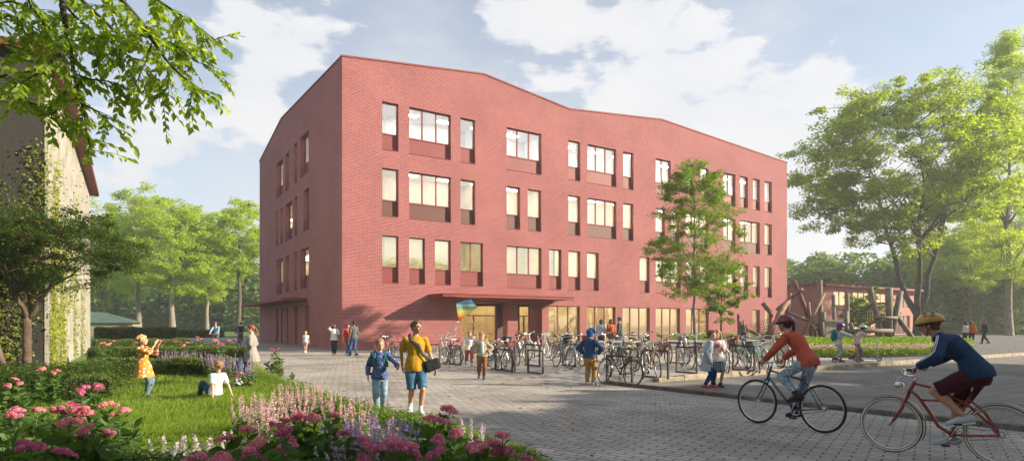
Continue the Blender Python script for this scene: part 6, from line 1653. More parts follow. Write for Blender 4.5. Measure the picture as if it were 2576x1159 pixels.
# ================================================================= hedges
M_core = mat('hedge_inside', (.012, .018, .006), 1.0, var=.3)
def hedge(label, a, c, w_, h_, seed, n=9000, leaf=.03, z0=.02, m=L_box, group='clipped box hedges', name='hedge', wav=.04):
    a = Vector(a); c = Vector(c); d = (c - a); d.z = 0; L = d.length; d.normalize(); s = Vector((-d.y, d.x, 0)); rg = np.random.default_rng(seed)
    root = empty(name, (a.x, a.y, z0), math.atan2(d.y, d.x), label, 'hedge', group)
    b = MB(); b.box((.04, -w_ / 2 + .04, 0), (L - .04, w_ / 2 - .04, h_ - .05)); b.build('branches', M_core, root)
    A = [L * w_, L * h_, L * h_, w_ * h_, w_ * h_]; A = np.array(A) / sum(A)
    f = rg.choice(5, n, p=A); u_ = rg.uniform(0, 1, n); v_ = rg.uniform(0, 1, n); P_ = np.zeros((n, 3)); N_ = np.zeros((n, 3))
    P_[:, 0] = u_ * L; P_[:, 1] = (v_ - .5) * w_; P_[:, 2] = h_; N_[:, 2] = 1
    for k, sg in ((1, -1), (2, 1)): q = f == k; P_[q, 1] = sg * w_ / 2; P_[q, 2] = v_[q] * h_; N_[q] = (0, sg, .25)
    for k, sg in ((3, 0), (4, 1)): q = f == k; P_[q, 0] = sg * L; P_[q, 1] = (u_[q] - .5) * w_; P_[q, 2] = v_[q] * h_; N_[q] = (1 if sg else -1, 0, .25)
    # rounded shoulders and waves
    P_[:, 2] -= .10 * np.clip((np.abs(P_[:, 1]) / (w_ / 2)) ** 6, 0, 1) * (P_[:, 2] > h_ * .8)
    wv = wav * (np.sin(P_[:, 0] * 5.3) * .5 + np.sin(P_[:, 0] * 13 + P_[:, 1] * 9) * .3 + np.sin(P_[:, 2] * 11 + P_[:, 0] * 3) * .4)
    P_ += N_ * (wv + rg.normal(0, .018, n) - np.abs(rg.normal(0, .02, n)))[:, None]
    q = leaves(P_, np.full(n, leaf), rg, up=.2, dirs=N_ + np.array([0, 0, .5]), jitter=.9, aspect=.6)
    link(npmesh('foliage', q.reshape(-1, 3), 4, m), 'foliage', root); return root
hedge('front box hedge running behind the children on the lawn', G(232, 948), G(612, 948), .62, .50, 1, 42000, .045)
hedge('short box hedge turning towards the camera beside the pink flowers', G(222, 1018), G(238, 955), .75, .50, 2, 22000, .042)
hedge('middle box hedge behind the front one, below the lavender', G(238, 915), G(630, 915), .8, .62, 3, 34000, .055)
hedge('back box hedge along the lane below the pink roses', G(238, 893), G(470, 886), .9, .7, 4, 20000, .07)
hedge('dark rounded far hedge beyond the child in ochre', G(240, 861), G(440, 858), 1.6, 1.2, 5, 14000, .12)
hedge('far hedge along the lane in the haze', G(240, 851), G(560, 847), 1.4, .8, 6, 9000, .15)
hedge('long low hedge behind the playground', g2(PL, 20, 42) + (0,), g2(PL, 58, 42) + (0,), 1.2, 1.0, 7, 22000, .14, .15)
hedge('low hedge before the trees at the far right', Vector(g2(PL, 22, 35) + (0,)), Vector(g2(PL, 75, 35) + (0,)), 1.0, .95, 8, 26000, .13, .15)

# ================================================================= grass
def inpoly(pts, poly):
    x, y = pts[:, 0], pts[:, 1]; ins = np.zeros(len(pts), bool); j = len(poly) - 1
    for i in range(len(poly)):
        xi, yi = poly[i][0], poly[i][1]; xj, yj = poly[j][0], poly[j][1]
        c = ((yi > y) != (yj > y)) & (x < (xj - xi) * (y - yi) / (yj - yi + 1e-12) + xi); ins ^= c; j = i
    return ins
def grass(name, poly, n, h_, w_, seed, z=.03, near=True, m=L_grass, lean=.35):
    rg = np.random.default_rng(seed); P_ = np.array([(p[0], p[1]) for p in poly]); lo = P_.min(0); hi = P_.max(0)
    pts = rg.uniform(0, 1, (n * 3, 2)) * (hi - lo) + lo
    if near: # more blades close by
        Yv = 5.5 / np.clip(rg.uniform(.0, 1.0, n * 3) , .19, 1); pts[:, 1] = Yv; pts = pts[pts[:, 1] > lo[1]]
        pts[:, 0] = rg.uniform(-.95, .15, len(pts)) * pts[:, 1]
    pts = pts[inpoly(pts, P_)][:n]; n = len(pts)
    tuft = np.sin(pts[:, 0] * 3.1) * np.cos(pts[:, 1] * 2.7) + rg.normal(0, .3, n)
    hh = h_ * (1 + .35 * tuft) * rg.uniform(.6, 1.3, n); a = rg.uniform(0, 6.283, n); wv = w_ * rg.uniform(.7, 1.4, n) * (1 + pts[:, 1] / 14)
    ln = rg.normal(0, lean, (n, 2)) + .12
    b0 = np.stack([pts[:, 0], pts[:, 1], np.full(n, z)], 1); sv_ = np.stack([np.cos(a), np.sin(a), np.zeros(n)], 1) * wv[:, None]
    tip = b0 + np.concatenate([ln * hh[:, None], hh[:, None]], 1); mid = b0 + np.concatenate([ln * hh[:, None] * .35, hh[:, None] * .6], 1)
    q = np.stack([b0 - sv_, b0 + sv_, mid + sv_ * .7, mid - sv_ * .7], 1); q2 = np.stack([mid - sv_ * .7, mid + sv_ * .7, tip + sv_ * .05, tip - sv_ * .05], 1)
    return struct(link(npmesh(name, np.concatenate([q, q2]).reshape(-1, 3), 4, m), name), 'stuff')
lp = [(p[0], p[1]) for p in edge] + [(.3, 3.2), (-3.2, 3.2), (-14, 16), (-12, 22)]
grass('lawn_grass', lp, 150000, .10, .0035, 51)

# leaves scattered on the paving
rg = np.random.default_rng(61); n = 420
c = np.stack([rg.uniform(-4, 14, n), rg.uniform(8, 26, n), np.zeros(n)], 1)
c = np.array([p for p in c if not inpoly(np.array([[p[0], p[1]]]), [(q[0], q[1]) for q in lawn])[0]])
for p in c: p[2] = gz(p[0], p[1]) + .012
struct(link(npmesh('fallen_leaves', leaves(c, np.full(len(c), .075), rg, up=3, aspect=.8).reshape(-1, 3), 4, leafmat('leaf_fallen', (.30, .12, .03), (.42, .24, .06), .2)), 'fallen_leaves'), 'stuff')

# ================================================================= overhanging branches, top left
DB_ = 5.6
def arch(x, y, dy=0.0): return AT(x, y, DB_ + dy)
ov = empty('overhanging_tree', (-8.6, 4.4, 0), 0, 'large tree beyond the left edge whose leafy branches hang into the top left corner', 'tree')
lp_ = lambda p: Vector(p) - ov.location
branches = [
 ([(155, -30, 0), (158, 20, 0), (168, 90, 0), (176, 115, .05), (185, 180, .1), (198, 230, .1), (206, 262, .15), (212, 290, .2)], .030),
 ([(172, 105, 0), (152, 135, -.1), (136, 150, -.2), (110, 175, -.3), (80, 195, -.3), (30, 215, -.2)], .022),
 ([(186, -30, .2), (210, 5, .2), (262, 52, .3), (312, 100, .3), (350, 125, .3), (372, 132, .3)], .020),
 ([(290, -30, -.2), (310, 5, -.2), (350, 50, -.2), (382, 100, -.2), (405, 135, -.2), (430, 165, -.2), (456, 190, -.2), (490, 215, -.2), (525, 240, -.2)], .022),
 ([(150, 0, .3), (195, 48, .3), (235, 85, .3), (290, 112, .3), (350, 165, .3), (385, 200, .3)], .014),
 ([(370, -25, .1), (395, 0, .1), (440, 30, .1), (482, 55, .1), (515, 85, .1), (535, 110, .1)], .013),
 ([(372, -20, .4), (392, 25, .4), (440, 60, .4), (475, 95, .4), (505, 130, .4)], .011),
 ([(325, 80, .1), (370, 95, .1), (430, 108, .1), (485, 150, .1), (540, 178, .1)], .010),
 ([(185, 185, .1), (225, 200, .1), (262, 203, .1), (300, 215, .1), (330, 240, .1)], .011),
 ([(206, 262, .1), (245, 280, .1), (270, 305, .1), (300, 330, .1)], .009),
 ([(190, 210, 0), (160, 240, 0), (140, 275, 0), (120, 310, 0)], .010),
 ([(212, 285, .1), (215, 320, .1), (225, 360, .1), (235, 385, .1)], .008),
 ([(-30, 60, .2), (20, 40, .2), (60, 50, .2), (100, 80, .2), (130, 100, .2)], .014),
 ([(-30, 10, .2), (30, 5, .2), (80, 20, .2), (130, 60, .2)], .012),
 ([(-20, 200, .1), (30, 185, .1), (80, 180, .1), (110, 170, .1)], .012),
 ([(-30, 250, 0), (30, 245, 0), (80, 260, 0), (120, 270, 0), (170, 300, 0)], .010),
 ([(60, -20, -.1), (80, 20, -.1), (110, 60, -.1), (120, 90, -.1)], .010),
 ([(240, -20, 0), (270, 20, 0), (300, 40, 0), (345, 60, 0)], .010),
 ([(430, 160, -.1), (425, 200, -.1), (415, 235, -.1), (405, 262, -.1)], .007),
 ([(385, 100, -.1), (370, 150, -.1), (350, 190, -.1), (340, 215, -.1)], .008),
 ([(475, 200, -.1), (480, 230, -.1), (478, 260, -.1)], .006),
 ([(-20, 110, .1), (30, 115, .1), (70, 130, .1)], .010), ([(150, 60, .3), (120, 75, .3), (80, 100, .3), (50, 125, .3)], .008),
 ([(235, 85, .2), (240, 120, .2), (255, 150, .2)], .007), ([(310, 100, .2), (300, 130, .2), (305, 160, .2)], .007)]
b = MB()
ty = [Vector((0, 0, -.1)), Vector((0, 0, 1.5)), Vector((.1, 0, 3.2)), Vector((.4, .1, 5.0)), Vector((1.2, .3, 6.6)), Vector((2.4, .6, 7.6))]
b.tube(ty, [.34, .26, .24, .2, .14, .08], 12)
main = [ty[3], ty[4], ty[5]]
r2 = random.Random(9); cents = []; dirs = []
for pts, r0 in branches:
    P_ = [lp_(arch(x, y, dy)) for x, y, dy in pts]
    if pts[0][1] < 5 or pts[0][0] < 0:   # comes from outside the picture: joined to the crown wood
        e = P_[0]; s = min(main, key=lambda q: (q - e).length); P_ = [s, s.lerp(e, .5) + Vector((0, 0, .3))] + P_; rd = [max(.03, r0 * 1.5)] * 2 + [r0 * (1 - .75 * k / (len(pts) - 1)) for k in range(len(pts))]; st = 2
    else: rd = [r0 * (1 - .75 * k / (len(pts) - 1)) for k in range(len(pts))]; st = 0
    b.tube(P_, rd, 7)
    # twigs with alternate leaves
    V_ = P_[st:]
    for k in range(len(V_) - 1):
        seg = V_[k + 1] - V_[k]; nt_ = max(2, int(seg.length / .040)); 
        for j in range(nt_):
            if k < 1 and len(V_) > 6 and r2.random() < .45: continue
            p = V_[k].lerp(V_[k + 1], (j + r2.random()) / nt_)
            d = (seg.normalized() * r2.uniform(.1, 1.1) + Vector((r2.uniform(-.9, .9), r2.uniform(-.9, .9), r2.uniform(-.95, .45)))).normalized()
            L = r2.uniform(.12, .34); q1 = p + d * L * .5; q2_ = p + d * L + Vector((0, 0, -.10 * L))
            b.tube([p, q1, q2_], [.0035, .0025, .0015], 4, caps=False)
            nl = int(L / .025)
            for i in range(nl):
                t_ = (i + .6) / nl; o_ = p.lerp(q2_, t_); sgn = 1 if i % 2 else -1
                sd2 = d.cross(Vector((0, 0, 1))).normalized() * sgn
                cents.append(tuple(o_)); dirs.append(tuple((d * .7 + sd2 * .8 + Vector((0, 0, -.45)))))
            cents.append(tuple(q2_)); dirs.append(tuple(d + Vector((0, 0, -.5))))
b.build('trunk', M_barkd, ov)
rg = np.random.default_rng(5); C = np.array(cents); D = np.array(dirs)
def bigleaf(c, d, s, rg):
    """eight sided pointed leaf folded on its rib"""
    n = len(c); d = d + rg.normal(0, .25, (n, 3)); d /= np.linalg.norm(d, axis=1)[:, None]
    nn = rg.normal(0, .8, (n, 3)) + np.array([.45, -.3, .8]); nn -= d * np.sum(nn * d, 1)[:, None]; nn /= np.linalg.norm(nn, axis=1)[:, None]
    sd_ = np.cross(d, nn); s = (s * rg.uniform(.7, 1.25, n))[:, None]
    P = lambda a, b_, h_: c + d * s * a + sd_ * s * b_ + nn * s * h_
    left = np.stack([P(0, 0, 0), P(.22, .20, .05), P(.50, .27, .06), P(.80, .13, .0), P(1.05, 0, -.10), P(.5, 0, .0)], 1)
    right = np.stack([P(0, 0, 0), P(.5, 0, .0), P(1.05, 0, -.10), P(.80, -.13, .0), P(.50, -.27, .06), P(.22, -.20, .05)], 1)
    v = np.concatenate([left, right], 1)   # n,12,3 keep both halves of one leaf close (own islands share colour by merge)
    return v
v = bigleaf(C, D, np.full(len(C), .076), rg)
me = npmesh('crown', v.reshape(-1, 3), 6, L_elm); link(me, 'crown', ov)

# ================================================================= creepers on the old house
iv = empty('ivy', HC, ANG, 'yellow green creeper climbing the corner and side of the old house', 'climbing plant')
rg = np.random.default_rng(15); b = MB(); r2 = random.Random(15); cs_ = []
for k in range(24):
    side_ = r2.random() < .62
    y = abs(r2.gauss(0, 1)) * 4.6 if side_ else 0; x = 0 if side_ else -abs(r2.gauss(0, 1)) * 1.6
    z1 = r2.uniform(1.2, 4.2) if side_ and r2.random() < .7 else r2.uniform(4, 7.4)
    z = .1 if r2.random() < .75 else r2.uniform(2, 4); p = Vector((x, y, z)); pts = []
    while z < z1:
        pts.append(Vector((.05, p.y, z)) if side_ else Vector((p.x, -.05, z)))
        z += .22; p.y += r2.uniform(-.22, .25); p.x += r2.uniform(-.12, .12); p.x = min(p.x, -.05)
        if p.y < 0: p.y = .02
    if len(pts) > 2:
        b.tube(pts, [.012 * (1 - .7 * i / len(pts)) for i in range(len(pts))], 5)
        for q in pts:
            for _ in range(20): cs_.append((q.x + abs(r2.gauss(0, .06)) * (1 if side_ else 0) + (0 if side_ else r2.gauss(0, .2)), q.y + (r2.gauss(0, .24) if side_ else -abs(r2.gauss(0, .06))), q.z + r2.gauss(0, .16)))
b.build('stem', M_barkd, iv)
C = np.array(cs_); link(npmesh('foliage', leaves(C, np.full(len(C), .085), rg, aspect=.85, droop=.6).reshape(-1, 3), 4, L_ivy), 'foliage', iv)

# ================================================================= flowers
M_pink = [leafmat('petal_pink', (.50, .09, .18), (.72, .34, .42), .25, (1, 1, 1)), leafmat('petal_magenta', (.42, .05, .16), (.64, .24, .36), .25, (1, 1, 1)), leafmat('petal_rose', (.55, .10, .16), (.78, .42, .44), .25, (1, 1, 1))]
M_pale = leafmat('petal_pale', (.62, .34, .38), (.75, .55, .58), .3, (1, 1, 1)); M_lil = leafmat('petal_lilac', (.35, .22, .42), (.60, .42, .58), .3, (1, 1, 1)); M_blu = leafmat('petal_blue', (.03, .04, .32), (.09, .10, .50), .3, (1, 1, 1)); M_wht = leafmat('petal_white', (.55, .45, .52), (.75, .68, .74), .3, (1, 1, 1))
M_stem = mat('stem_green', (.07, .12, .03), .7, var=.3)
def blade_leaves(pts_dirs, size, rg, m):
    c = np.array([p for p, d in pts_dirs]); d = np.array([d for p, d in pts_dirs]); n = len(c)
    return bigleaf(c, d, np.full(n, size), rg)
def phlox(seed, h_=.75, nh=4, mi=0, spread=.22, hr_=.062):
    """bushy perennial: stems with pointed leaves, a dome of small florets on each"""
    rg = np.random.default_rng(seed); r2 = random.Random(seed); st = MB(); lv = []; heads = []
    for k in range(nh + 3):
        a = 2.399 * k; rr_ = spread * math.sqrt((k + .3) / (nh + 3)); hx_ = h_ * r2.uniform(.78, 1.05) if k < nh else h_ * r2.uniform(.5, .8)
        tip = Vector((math.cos(a) * rr_ * 1.25, math.sin(a) * rr_ * 1.25, hx_)); bs = Vector((math.cos(a) * rr_ * .4, math.sin(a) * rr_ * .4, 0)); md = bs.lerp(tip, .5) + Vector((0, 0, .03))
        st.tube([bs, md, tip], [.006, .005, .004], 5)
        nl = 13
        for i in range(nl):
            t_ = .12 + .84 * i / nl; p = bs.lerp(tip, t_)
            for s in (0, 1):
                an = i * 1.57 + s * math.pi + r2.uniform(-.5, .5); lv.append((tuple(p), (math.cos(an), math.sin(an), r2.uniform(-.1, .7))))
        if k < nh: heads.append((tip, hr_ * r2.uniform(.75, 1.2)))
    s_me = st.mesh('stem', M_stem)
    l_me = npmesh('foliage', blade_leaves(lv, .135, rg, L_fl).reshape(-1, 3), 6, L_fl)
    hm = []
    for (c, r_) in heads:
        n = 230; v = rg.normal(0, 1, (n, 3)); v[:, 2] = np.abs(v[:, 2]) * .9 - .15; v /= np.linalg.norm(v, axis=1)[:, None]; sc_ = rg.uniform(-1, 1, (7, 3)) * np.array([.85 * rg.uniform(.7, 1.2), .85 * rg.uniform(.7, 1.2), .0]); sc_[:, 2] = .35 - .45 * (sc_[:, 0] ** 2 + sc_[:, 1] ** 2); si = rg.integers(0, 7, n); tilt = rg.normal(0, .25, 2)
        p = (sc_[si] + v * np.array([.46, .46, .36]) * rg.uniform(.75, 1.1, n)[:, None]) * r_; p[:, 2] += p[:, 0] * tilt[0] + p[:, 1] * tilt[1]
        # four petal florets
        t1 = np.cross(v, rg.normal(0, 1, (n, 3))); t1 /= np.linalg.norm(t1, axis=1)[:, None]; t2 = np.cross(v, t1); s_ = (.0125 * rg.uniform(.7, 1.2, n))[:, None]
        pets = []
        for q in range(4):
            d1 = t1 * math.cos(q * 1.571) + t2 * math.sin(q * 1.571); d2 = -t1 * math.sin(q * 1.571) + t2 * math.cos(q * 1.571)
            pets.append(np.stack([p, p + (d1 + d2 * .55) * s_ * .75 + v * s_ * .2, p + d1 * s_ * 1.25 + v * s_ * .1, p + (d1 - d2 * .55) * s_ * .75 + v * s_ * .2], 1))
        hm.append((npmesh('flower_head', np.concatenate(pets).reshape(-1, 3), 4, M_pink[mi]), c))
    return s_me, l_me, hm
GPX = 'pink phlox in the foreground bed'
protos = [phlox(100 + i, [.78, .70, .85, .66, .74, .80][i], [3, 3, 2, 3, 2, 2][i], [0, 1, 2, 0, 1, 2][i]) for i in range(6)]
def put_phlox(k, x, y, ztop, label, rz=0.0, s=1.0, grp=GPX, name='phlox', z0=.03):
    """a plant whose top reaches (x, y) in the sheet"""
    pr = protos[k % 6]; hp_ = pr[2][0][1].z * s
    zt = z0 + hp_; Yv = F * (EYE - zt) / (y - HZ)
    o = empty(name, ((x - CX) / F * Yv, Yv, z0), rz, label, 'flowering plant', grp); o.scale = (s, s, s)
    link(pr[0], 'stem', o); link(pr[1], 'foliage', o)
    for m_, c in pr[2]: link(m_, 'flower_head', o, c)
    return o
ph = [(40, 965, 0, 'pink phlox at the far left edge below the leaning stem'), (130, 935, 2, 'pink phlox with the highest flower heads under the creeper'), (215, 975, 1, 'deep pink phlox with a big domed head beside the short hedge'),
      (60, 1035, 3, 'rosy phlox at the left edge in the middle row'), (150, 1030, 4, 'phlox with three broad heads in the middle of the left cluster'), (287, 1035, 2, 'single red pink phlox leaning out over the lawn'),
      (20, 1050, 5, 'pale rose phlox cut by the left edge of the picture'), (225, 1095, 0, 'large magenta phlox in front of the left cluster'), (105, 1125, 1, 'low pink phlox at the bottom left'), (175, 1060, 2, 'phlox with a loose pink dome between the taller ones'),
      (600, 1082, 5, 'flat topped pink phlox standing alone at the lawn edge'), (625, 1152, 1, 'magenta phlox cut by the bottom edge of the picture'), (735, 1060, 0, 'pink phlox below the pale flower spires'), (800, 1050, 3, 'bright pink phlox right of the pale spires'), (700, 1085, 4, 'small headed phlox below the bright pink one'),
      (900, 1112, 0, 'big pink phlox bush in front of the lilac spires'), (945, 1135, 1, 'reddish phlox at the bottom under the lilac spires'), (1000, 1120, 3, 'pink phlox between the lilac spires and the blue flowers'), (1096, 1052, 2, 'upright phlox against the paving right of the blue flowers'),
      (1128, 1092, 0, 'broad phlox in front of the upright one'), (1250, 1100, 5, 'pink phlox at the right end of the bed'), (1205, 1125, 3, 'low broad phlox at the bottom right of the bed'), (1285, 1138, 1, 'magenta phlox at the lower right corner of the bed'), (570, 1150, 3, 'dull pink phlox beside the white spires at the bottom'), (1065, 1140, 4, 'pale phlox low at the bottom between the bushes'), (700, 1130, 2, 'half hidden phlox in the dark leaves at the bottom')]
for i, (x, y, k, lb) in enumerate(ph): put_phlox(k, x, y, 0, lb, i * 1.3, .92 + .03 * (i % 5))
def spire(seed, h_=.6, ns=9, m=M_pale, spread=.20, dens=90, fl=.0115):
    rg = np.random.default_rng(seed); r2 = random.Random(seed); st = MB(); lv = []; sp_l = []
    for k in range(ns):
        a = 2.399 * k + r2.uniform(-.3, .3); rr_ = spread * math.sqrt((k + .4) / ns); hz_ = h_ * r2.uniform(.72, 1.1); bs = Vector((math.cos(a) * rr_ * .5, math.sin(a) * rr_ * .5, 0)); tip = Vector((math.cos(a) * rr_ * 1.3, math.sin(a) * rr_ * 1.3, hz_))
        st.tube([bs, bs.lerp(tip, .5) + Vector((0, 0, .02)), tip], [.004, .003, .0015], 4)
        for i in range(12):
            p = bs.lerp(tip, .08 + .5 * i / 12); an = i * 2.4; lv.append((tuple(p), (math.cos(an), math.sin(an), .3)))
        fl_ = []
        for i in range(dens):
            t_ = r2.uniform(.45, 1.0); p = bs.lerp(tip, t_); w_ = .026 * (1.15 - t_); an = r2.uniform(0, 6.28); fl_.append((p.x + math.cos(an) * w_, p.y + math.sin(an) * w_, p.z))
        C = np.array(fl_); sp_l.append(npmesh('flower_spire', leaves(C, np.full(len(C), fl * 1.5), rg, up=.2, aspect=.9).reshape(-1, 3), 4, m))
    return st.mesh('stem', M_stem), npmesh('foliage', blade_leaves(lv, .075, rg, L_fl).reshape(-1, 3), 6, L_fl), sp_l
sp_pr = {'pale': [spire(200 + i, .62, 11, M_pale) for i in range(3)], 'lilac': [spire(210 + i, .66, 11, M_lil) for i in range(2)], 'blue': [spire(220, .50, 14, M_blu, .17, 60)], 'white': [spire(230 + i, .45, 9, M_wht, .18) for i in range(2)]}
cnt = {}
def put_spire(kind, x, y, label, s=1.0, z0=.03, grp=None):
    L = sp_pr[kind]; i = cnt.get(kind, 0); cnt[kind] = i + 1; pr = L[i % len(L)]; hh = {'pale': .62, 'lilac': .66, 'blue': .5, 'white': .45}[kind] * s
    Yv = F * (EYE - z0 - hh) / (y - HZ); o = empty({'pale': 'pink_salvia', 'lilac': 'lilac_salvia', 'blue': 'blue_salvia', 'white': 'white_salvia'}[kind], ((x - CX) / F * Yv, Yv, z0), i * 1.9, label, 'flowering plant', grp or kind + ' flower spires in the front bed'); o.scale = (s,) * 3
    link(pr[0], 'stem', o); link(pr[1], 'foliage', o)
    for m_ in pr[2]: link(m_, 'flower_spire', o)
pos_w = lambda i, n: ['leftmost', 'second', 'third', 'fourth', 'fifth', 'sixth', 'seventh', 'eighth', 'ninth', 'tenth', 'eleventh', 'twelfth'][i]
for i, (x, y) in enumerate([(612, 998), (648, 990), (690, 985), (722, 968), (755, 960), (785, 968), (820, 975), (850, 992), (665, 1018), (705, 1008), (748, 998), (895, 1008)]):
    put_spire('pale', x, y, f'pale pink salvia, {pos_w(i, 12)} of the clump between the lawn and the paving', .92)
for i, (x, y) in enumerate([(880, 1055), (915, 1050), (950, 1030), (985, 1050), (1010, 1060), (900, 1080), (940, 1075), (975, 1085)]):
    put_spire('lilac', x, y, f'lilac salvia, {pos_w(i, 8)} of the clump below the hand in hand pair', 1.0)
for i, (x, y) in enumerate([(1010, 1062), (1030, 1070), (855, 1062)]):
    put_spire('blue', x, y, ['deep blue flower tuft at the edge of the paving', 'second deep blue tuft just right of the first', 'small blue tuft among the pale and lilac spires'][i], 1.0)
for i, (x, y) in enumerate([(425, 1110), (460, 1115), (540, 1095), (500, 1125), (640, 1110), (860, 1130), (1180, 1065), (1060, 1095)]):
    put_spire('white', x, y, f'whitish flower tuft, {pos_w(i, 8)} from the left along the front of the bed', 1.0)
# flowers further back: roses and lavender by the hedges
for i, (x, y, k, s) in enumerate([(262, 868, 2, 1.1), (285, 858, 5, 1.1), (345, 862, 0, 1.1), (500, 853, 0, 1.3), (545, 858, 2, 1.2), (580, 856, 3, 1.2), (628, 866, 1, 1.1), (470, 862, 5, 1.1), (445, 858, 1, 1.1), (692, 878, 4, 1.0), (698, 918, 2, .40), (706, 925, 0, .42), (735, 935, 3, .30), (560, 866, 4, 1.1), (395, 860, 2, 1.0)]):
    put_phlox(k, x, y, 0, ['rose pink shrub by the house corner behind the hedges', 'tall pink shrub next to the one at the house corner', 'pink flowering shrub behind the child in ochre', 'large pink rose bush in the middle beyond the hedges', 'deep pink rose bush right of the large one', 'dense rose bush left of the standing girl', 'red rose behind the standing girl', 'small rose bush left of the large pink one', 'rose bush behind the raised hand of the child in ochre', 'tall pink rose at the paving corner right of the standing girl', 'low pink rose at the paving edge below the tall one', 'small pink rose leaning over the paving edge', 'tiny pink rose farthest out over the paving', 'rose bush low in front of the large pink one', 'faint pink bush between the child in ochre and the rose bushes'][i], i * 2.1, s, 'roses and shrubs by the hedges', 'rose_bush')
for i, (x, y) in enumerate([(410, 880), (435, 882), (460, 880), (485, 884), (510, 884), (530, 888), (552, 890), (575, 893), (598, 897), (620, 903)]):
    put_spire('lilac', x, y, f'lavender plant, {pos_w(i, 10)} from the left behind the middle hedge', 1.05, grp='lavender behind the middle hedge')

# dense low greenery under the foreground flowers and at the tree foot
def ground_cover(name, pts_fn, n, leaf, seed, hmax, m=L_fl):
    rg = np.random.default_rng(seed); C = pts_fn(rg, n); C[:, 2] += hmax * rg.uniform(0, 1, len(C)) ** .7
    return struct(link(npmesh(name, leaves(C, np.full(len(C), leaf), rg, up=.6, aspect=.5, droop=-.2).reshape(-1, 3), 4, m), name), 'stuff')
def along(line, wd):
    P_ = [Vector((p[0], p[1], 0)) for p in line]
    def f(rg, n):
        t_ = rg.uniform(0, len(P_) - 1.001, n); k = t_.astype(int); fr = t_ - k; A_ = np.array([tuple(p) for p in P_]); q = A_[k] * (1 - fr)[:, None] + A_[k + 1] * fr[:, None]; q[:, :2] += rg.normal(0, wd, (n, 2)); q[:, 2] = .03; return q
    return f
def gflow(x, y, zt): Yv = F * (EYE - zt) / (y - HZ); return ((x - CX) / F * Yv, Yv)
ground_cover('bed_greenery', along([gflow(-40, 1010, .6), gflow(200, 1040, .6), gflow(260, 1110, .6), gflow(430, 1150, .5), gflow(620, 1140, .5), gflow(780, 1100, .5), gflow(950, 1110, .5), gflow(1100, 1110, .5), gflow(1270, 1140, .5)], .24), 26000, .06, 71, .42)
ground_cover('tree_foot_greenery', along([gflow(-60, 945, .3), gflow(60, 965, .3), gflow(170, 970, .3), gflow(240, 940, .3)], .55), 22000, .06, 72, .6, L_rowan)
ground_cover('verge_greenery', along([(p[0] - .35, p[1] - .1) for p in edge[2:7]], .16), 9000, .05, 73, .22, L_small)
# playground island bed
isl = [(g2(PL, 13.5, 10.3)), (g2(PL, 20, 10.6)), (g2(PL, 27, 11.2)), (g2(PL, 31, 12.5))]
b = MB(); ip = [tuple(G(x, y, .2))[:2] for x, y in ((1985, 893), (2060, 899), (2200, 899), (2320, 896), (2400, 890), (2450, 880), (2440, 872), (2330, 866), (1985, 866))]
b.poly([(p[0], p[1], .222) for p in ip]); struct(b.build('island_bed', m_earth))
def inside(poly):
    A_ = np.array(poly)
    def f(rg, n):
        q = rg.uniform(0, 1, (n * 3, 2)) * (A_.max(0) - A_.min(0)) + A_.min(0); q = q[inpoly(q, A_)][:n]; o = np.zeros((len(q), 3)); o[:, :2] = q; o[:, 2] = .22; return o
    return f
ground_cover('island_greenery', inside(ip), 60000, .10, 74, .50, L_small)
ip2 = [tuple(G(x, y, .2))[:2] for x, y in ((1985, 896), (2060, 901), (2200, 901), (2320, 898), (2400, 892), (2450, 882), (2400, 884), (2320, 889), (2060, 891), (1985, 887))]
ground_cover('island_blossom', lambda rg, n: (lambda q: q + np.array([0, 0, .30]))(inside(ip2)(rg, n)), 5200, .05, 75, .20, M_pale)
ground_cover('island_blossom', lambda rg, n: (lambda q: q + np.array([0, 0, .28]))(inside(ip2)(rg, n)), 2200, .05, 76, .20, M_pink[0])
ground_cover('wall_planting', along([tuple(COR + U * 27 - V * 1.2), tuple(COR + U * 34 - V * 1.1), tuple(COR + U * 44 - V * 1.4)], .4), 9000, .12, 77, .7, L_small)
# ================================================================= wooden playground
M_logR = mat('log_redbrown', (.22, .12, .08), .8, var=.25, vs=3, bump=.01, bs=20); M_logG = mat('log_greybrown', (.20, .165, .13), .8, var=.25, vs=3, bump=.01, bs=20); M_rope = mat('rope_dark', (.05, .035, .03), .9)
YP = 41.0
def q5(x, y): return ((2000 + x / 4.457) / 1.1045, (760 + y / 4.457) / 1.1045)
def q6(x, y): return ((2250 + x / 4.457) / 1.1045, (760 + y / 4.457) / 1.1045)
def pt(q, Y): return AT(q[0], q[1], Y)
zb_ = .22
def logs(root, items, name, m):
    for a, c, r_ in items:
        b = MB(); b.tube([a, a.lerp(c, .5) + Vector((.03, 0, .02)), c], [r_ * .74, r_ * .70, r_ * .64], 10); b.build(name, m, root)
pg = empty('climbing_logs', (0, 0, 0), 0, 'pile of crossed red brown climbing logs with rope nets beside the school', 'playground')
def P5(x, y, Y=YP): return pt(q5(x, y), Y)
logs(pg, [(P5(905, 80), P5(1215, 840, YP + 1.5), .24), (P5(1020, 190, YP - 1), P5(700, 440, YP + 1.5), .15), (P5(865, 240, YP), P5(815, 560, YP), .18), (P5(840, 340), P5(560, 790, YP - 1.5), .22), (P5(760, 400, YP + .8), P5(600, 800, YP + .5), .2),
          (P5(525, 365, YP + .5), P5(650, 530, YP + .5), .2), (P5(840, 480, YP - .5), P5(1225, 640, YP + .5), .14), (P5(1290, 245, YP), P5(1000, 790, YP - .8), .15), (P5(1088, 350, YP + .6), P5(1135, 850, YP + .6), .17),
          (P5(225, 500, YP), P5(225, 830, YP), .12), (P5(250, 590, YP + 1.5), P5(255, 820, YP + 1.5), .12), (P5(240, 655, YP - .3), P5(530, 785, YP - 1), .14), (P5(1150, 715, YP), P5(1225, 665, YP), .12)], 'log', M_logR)
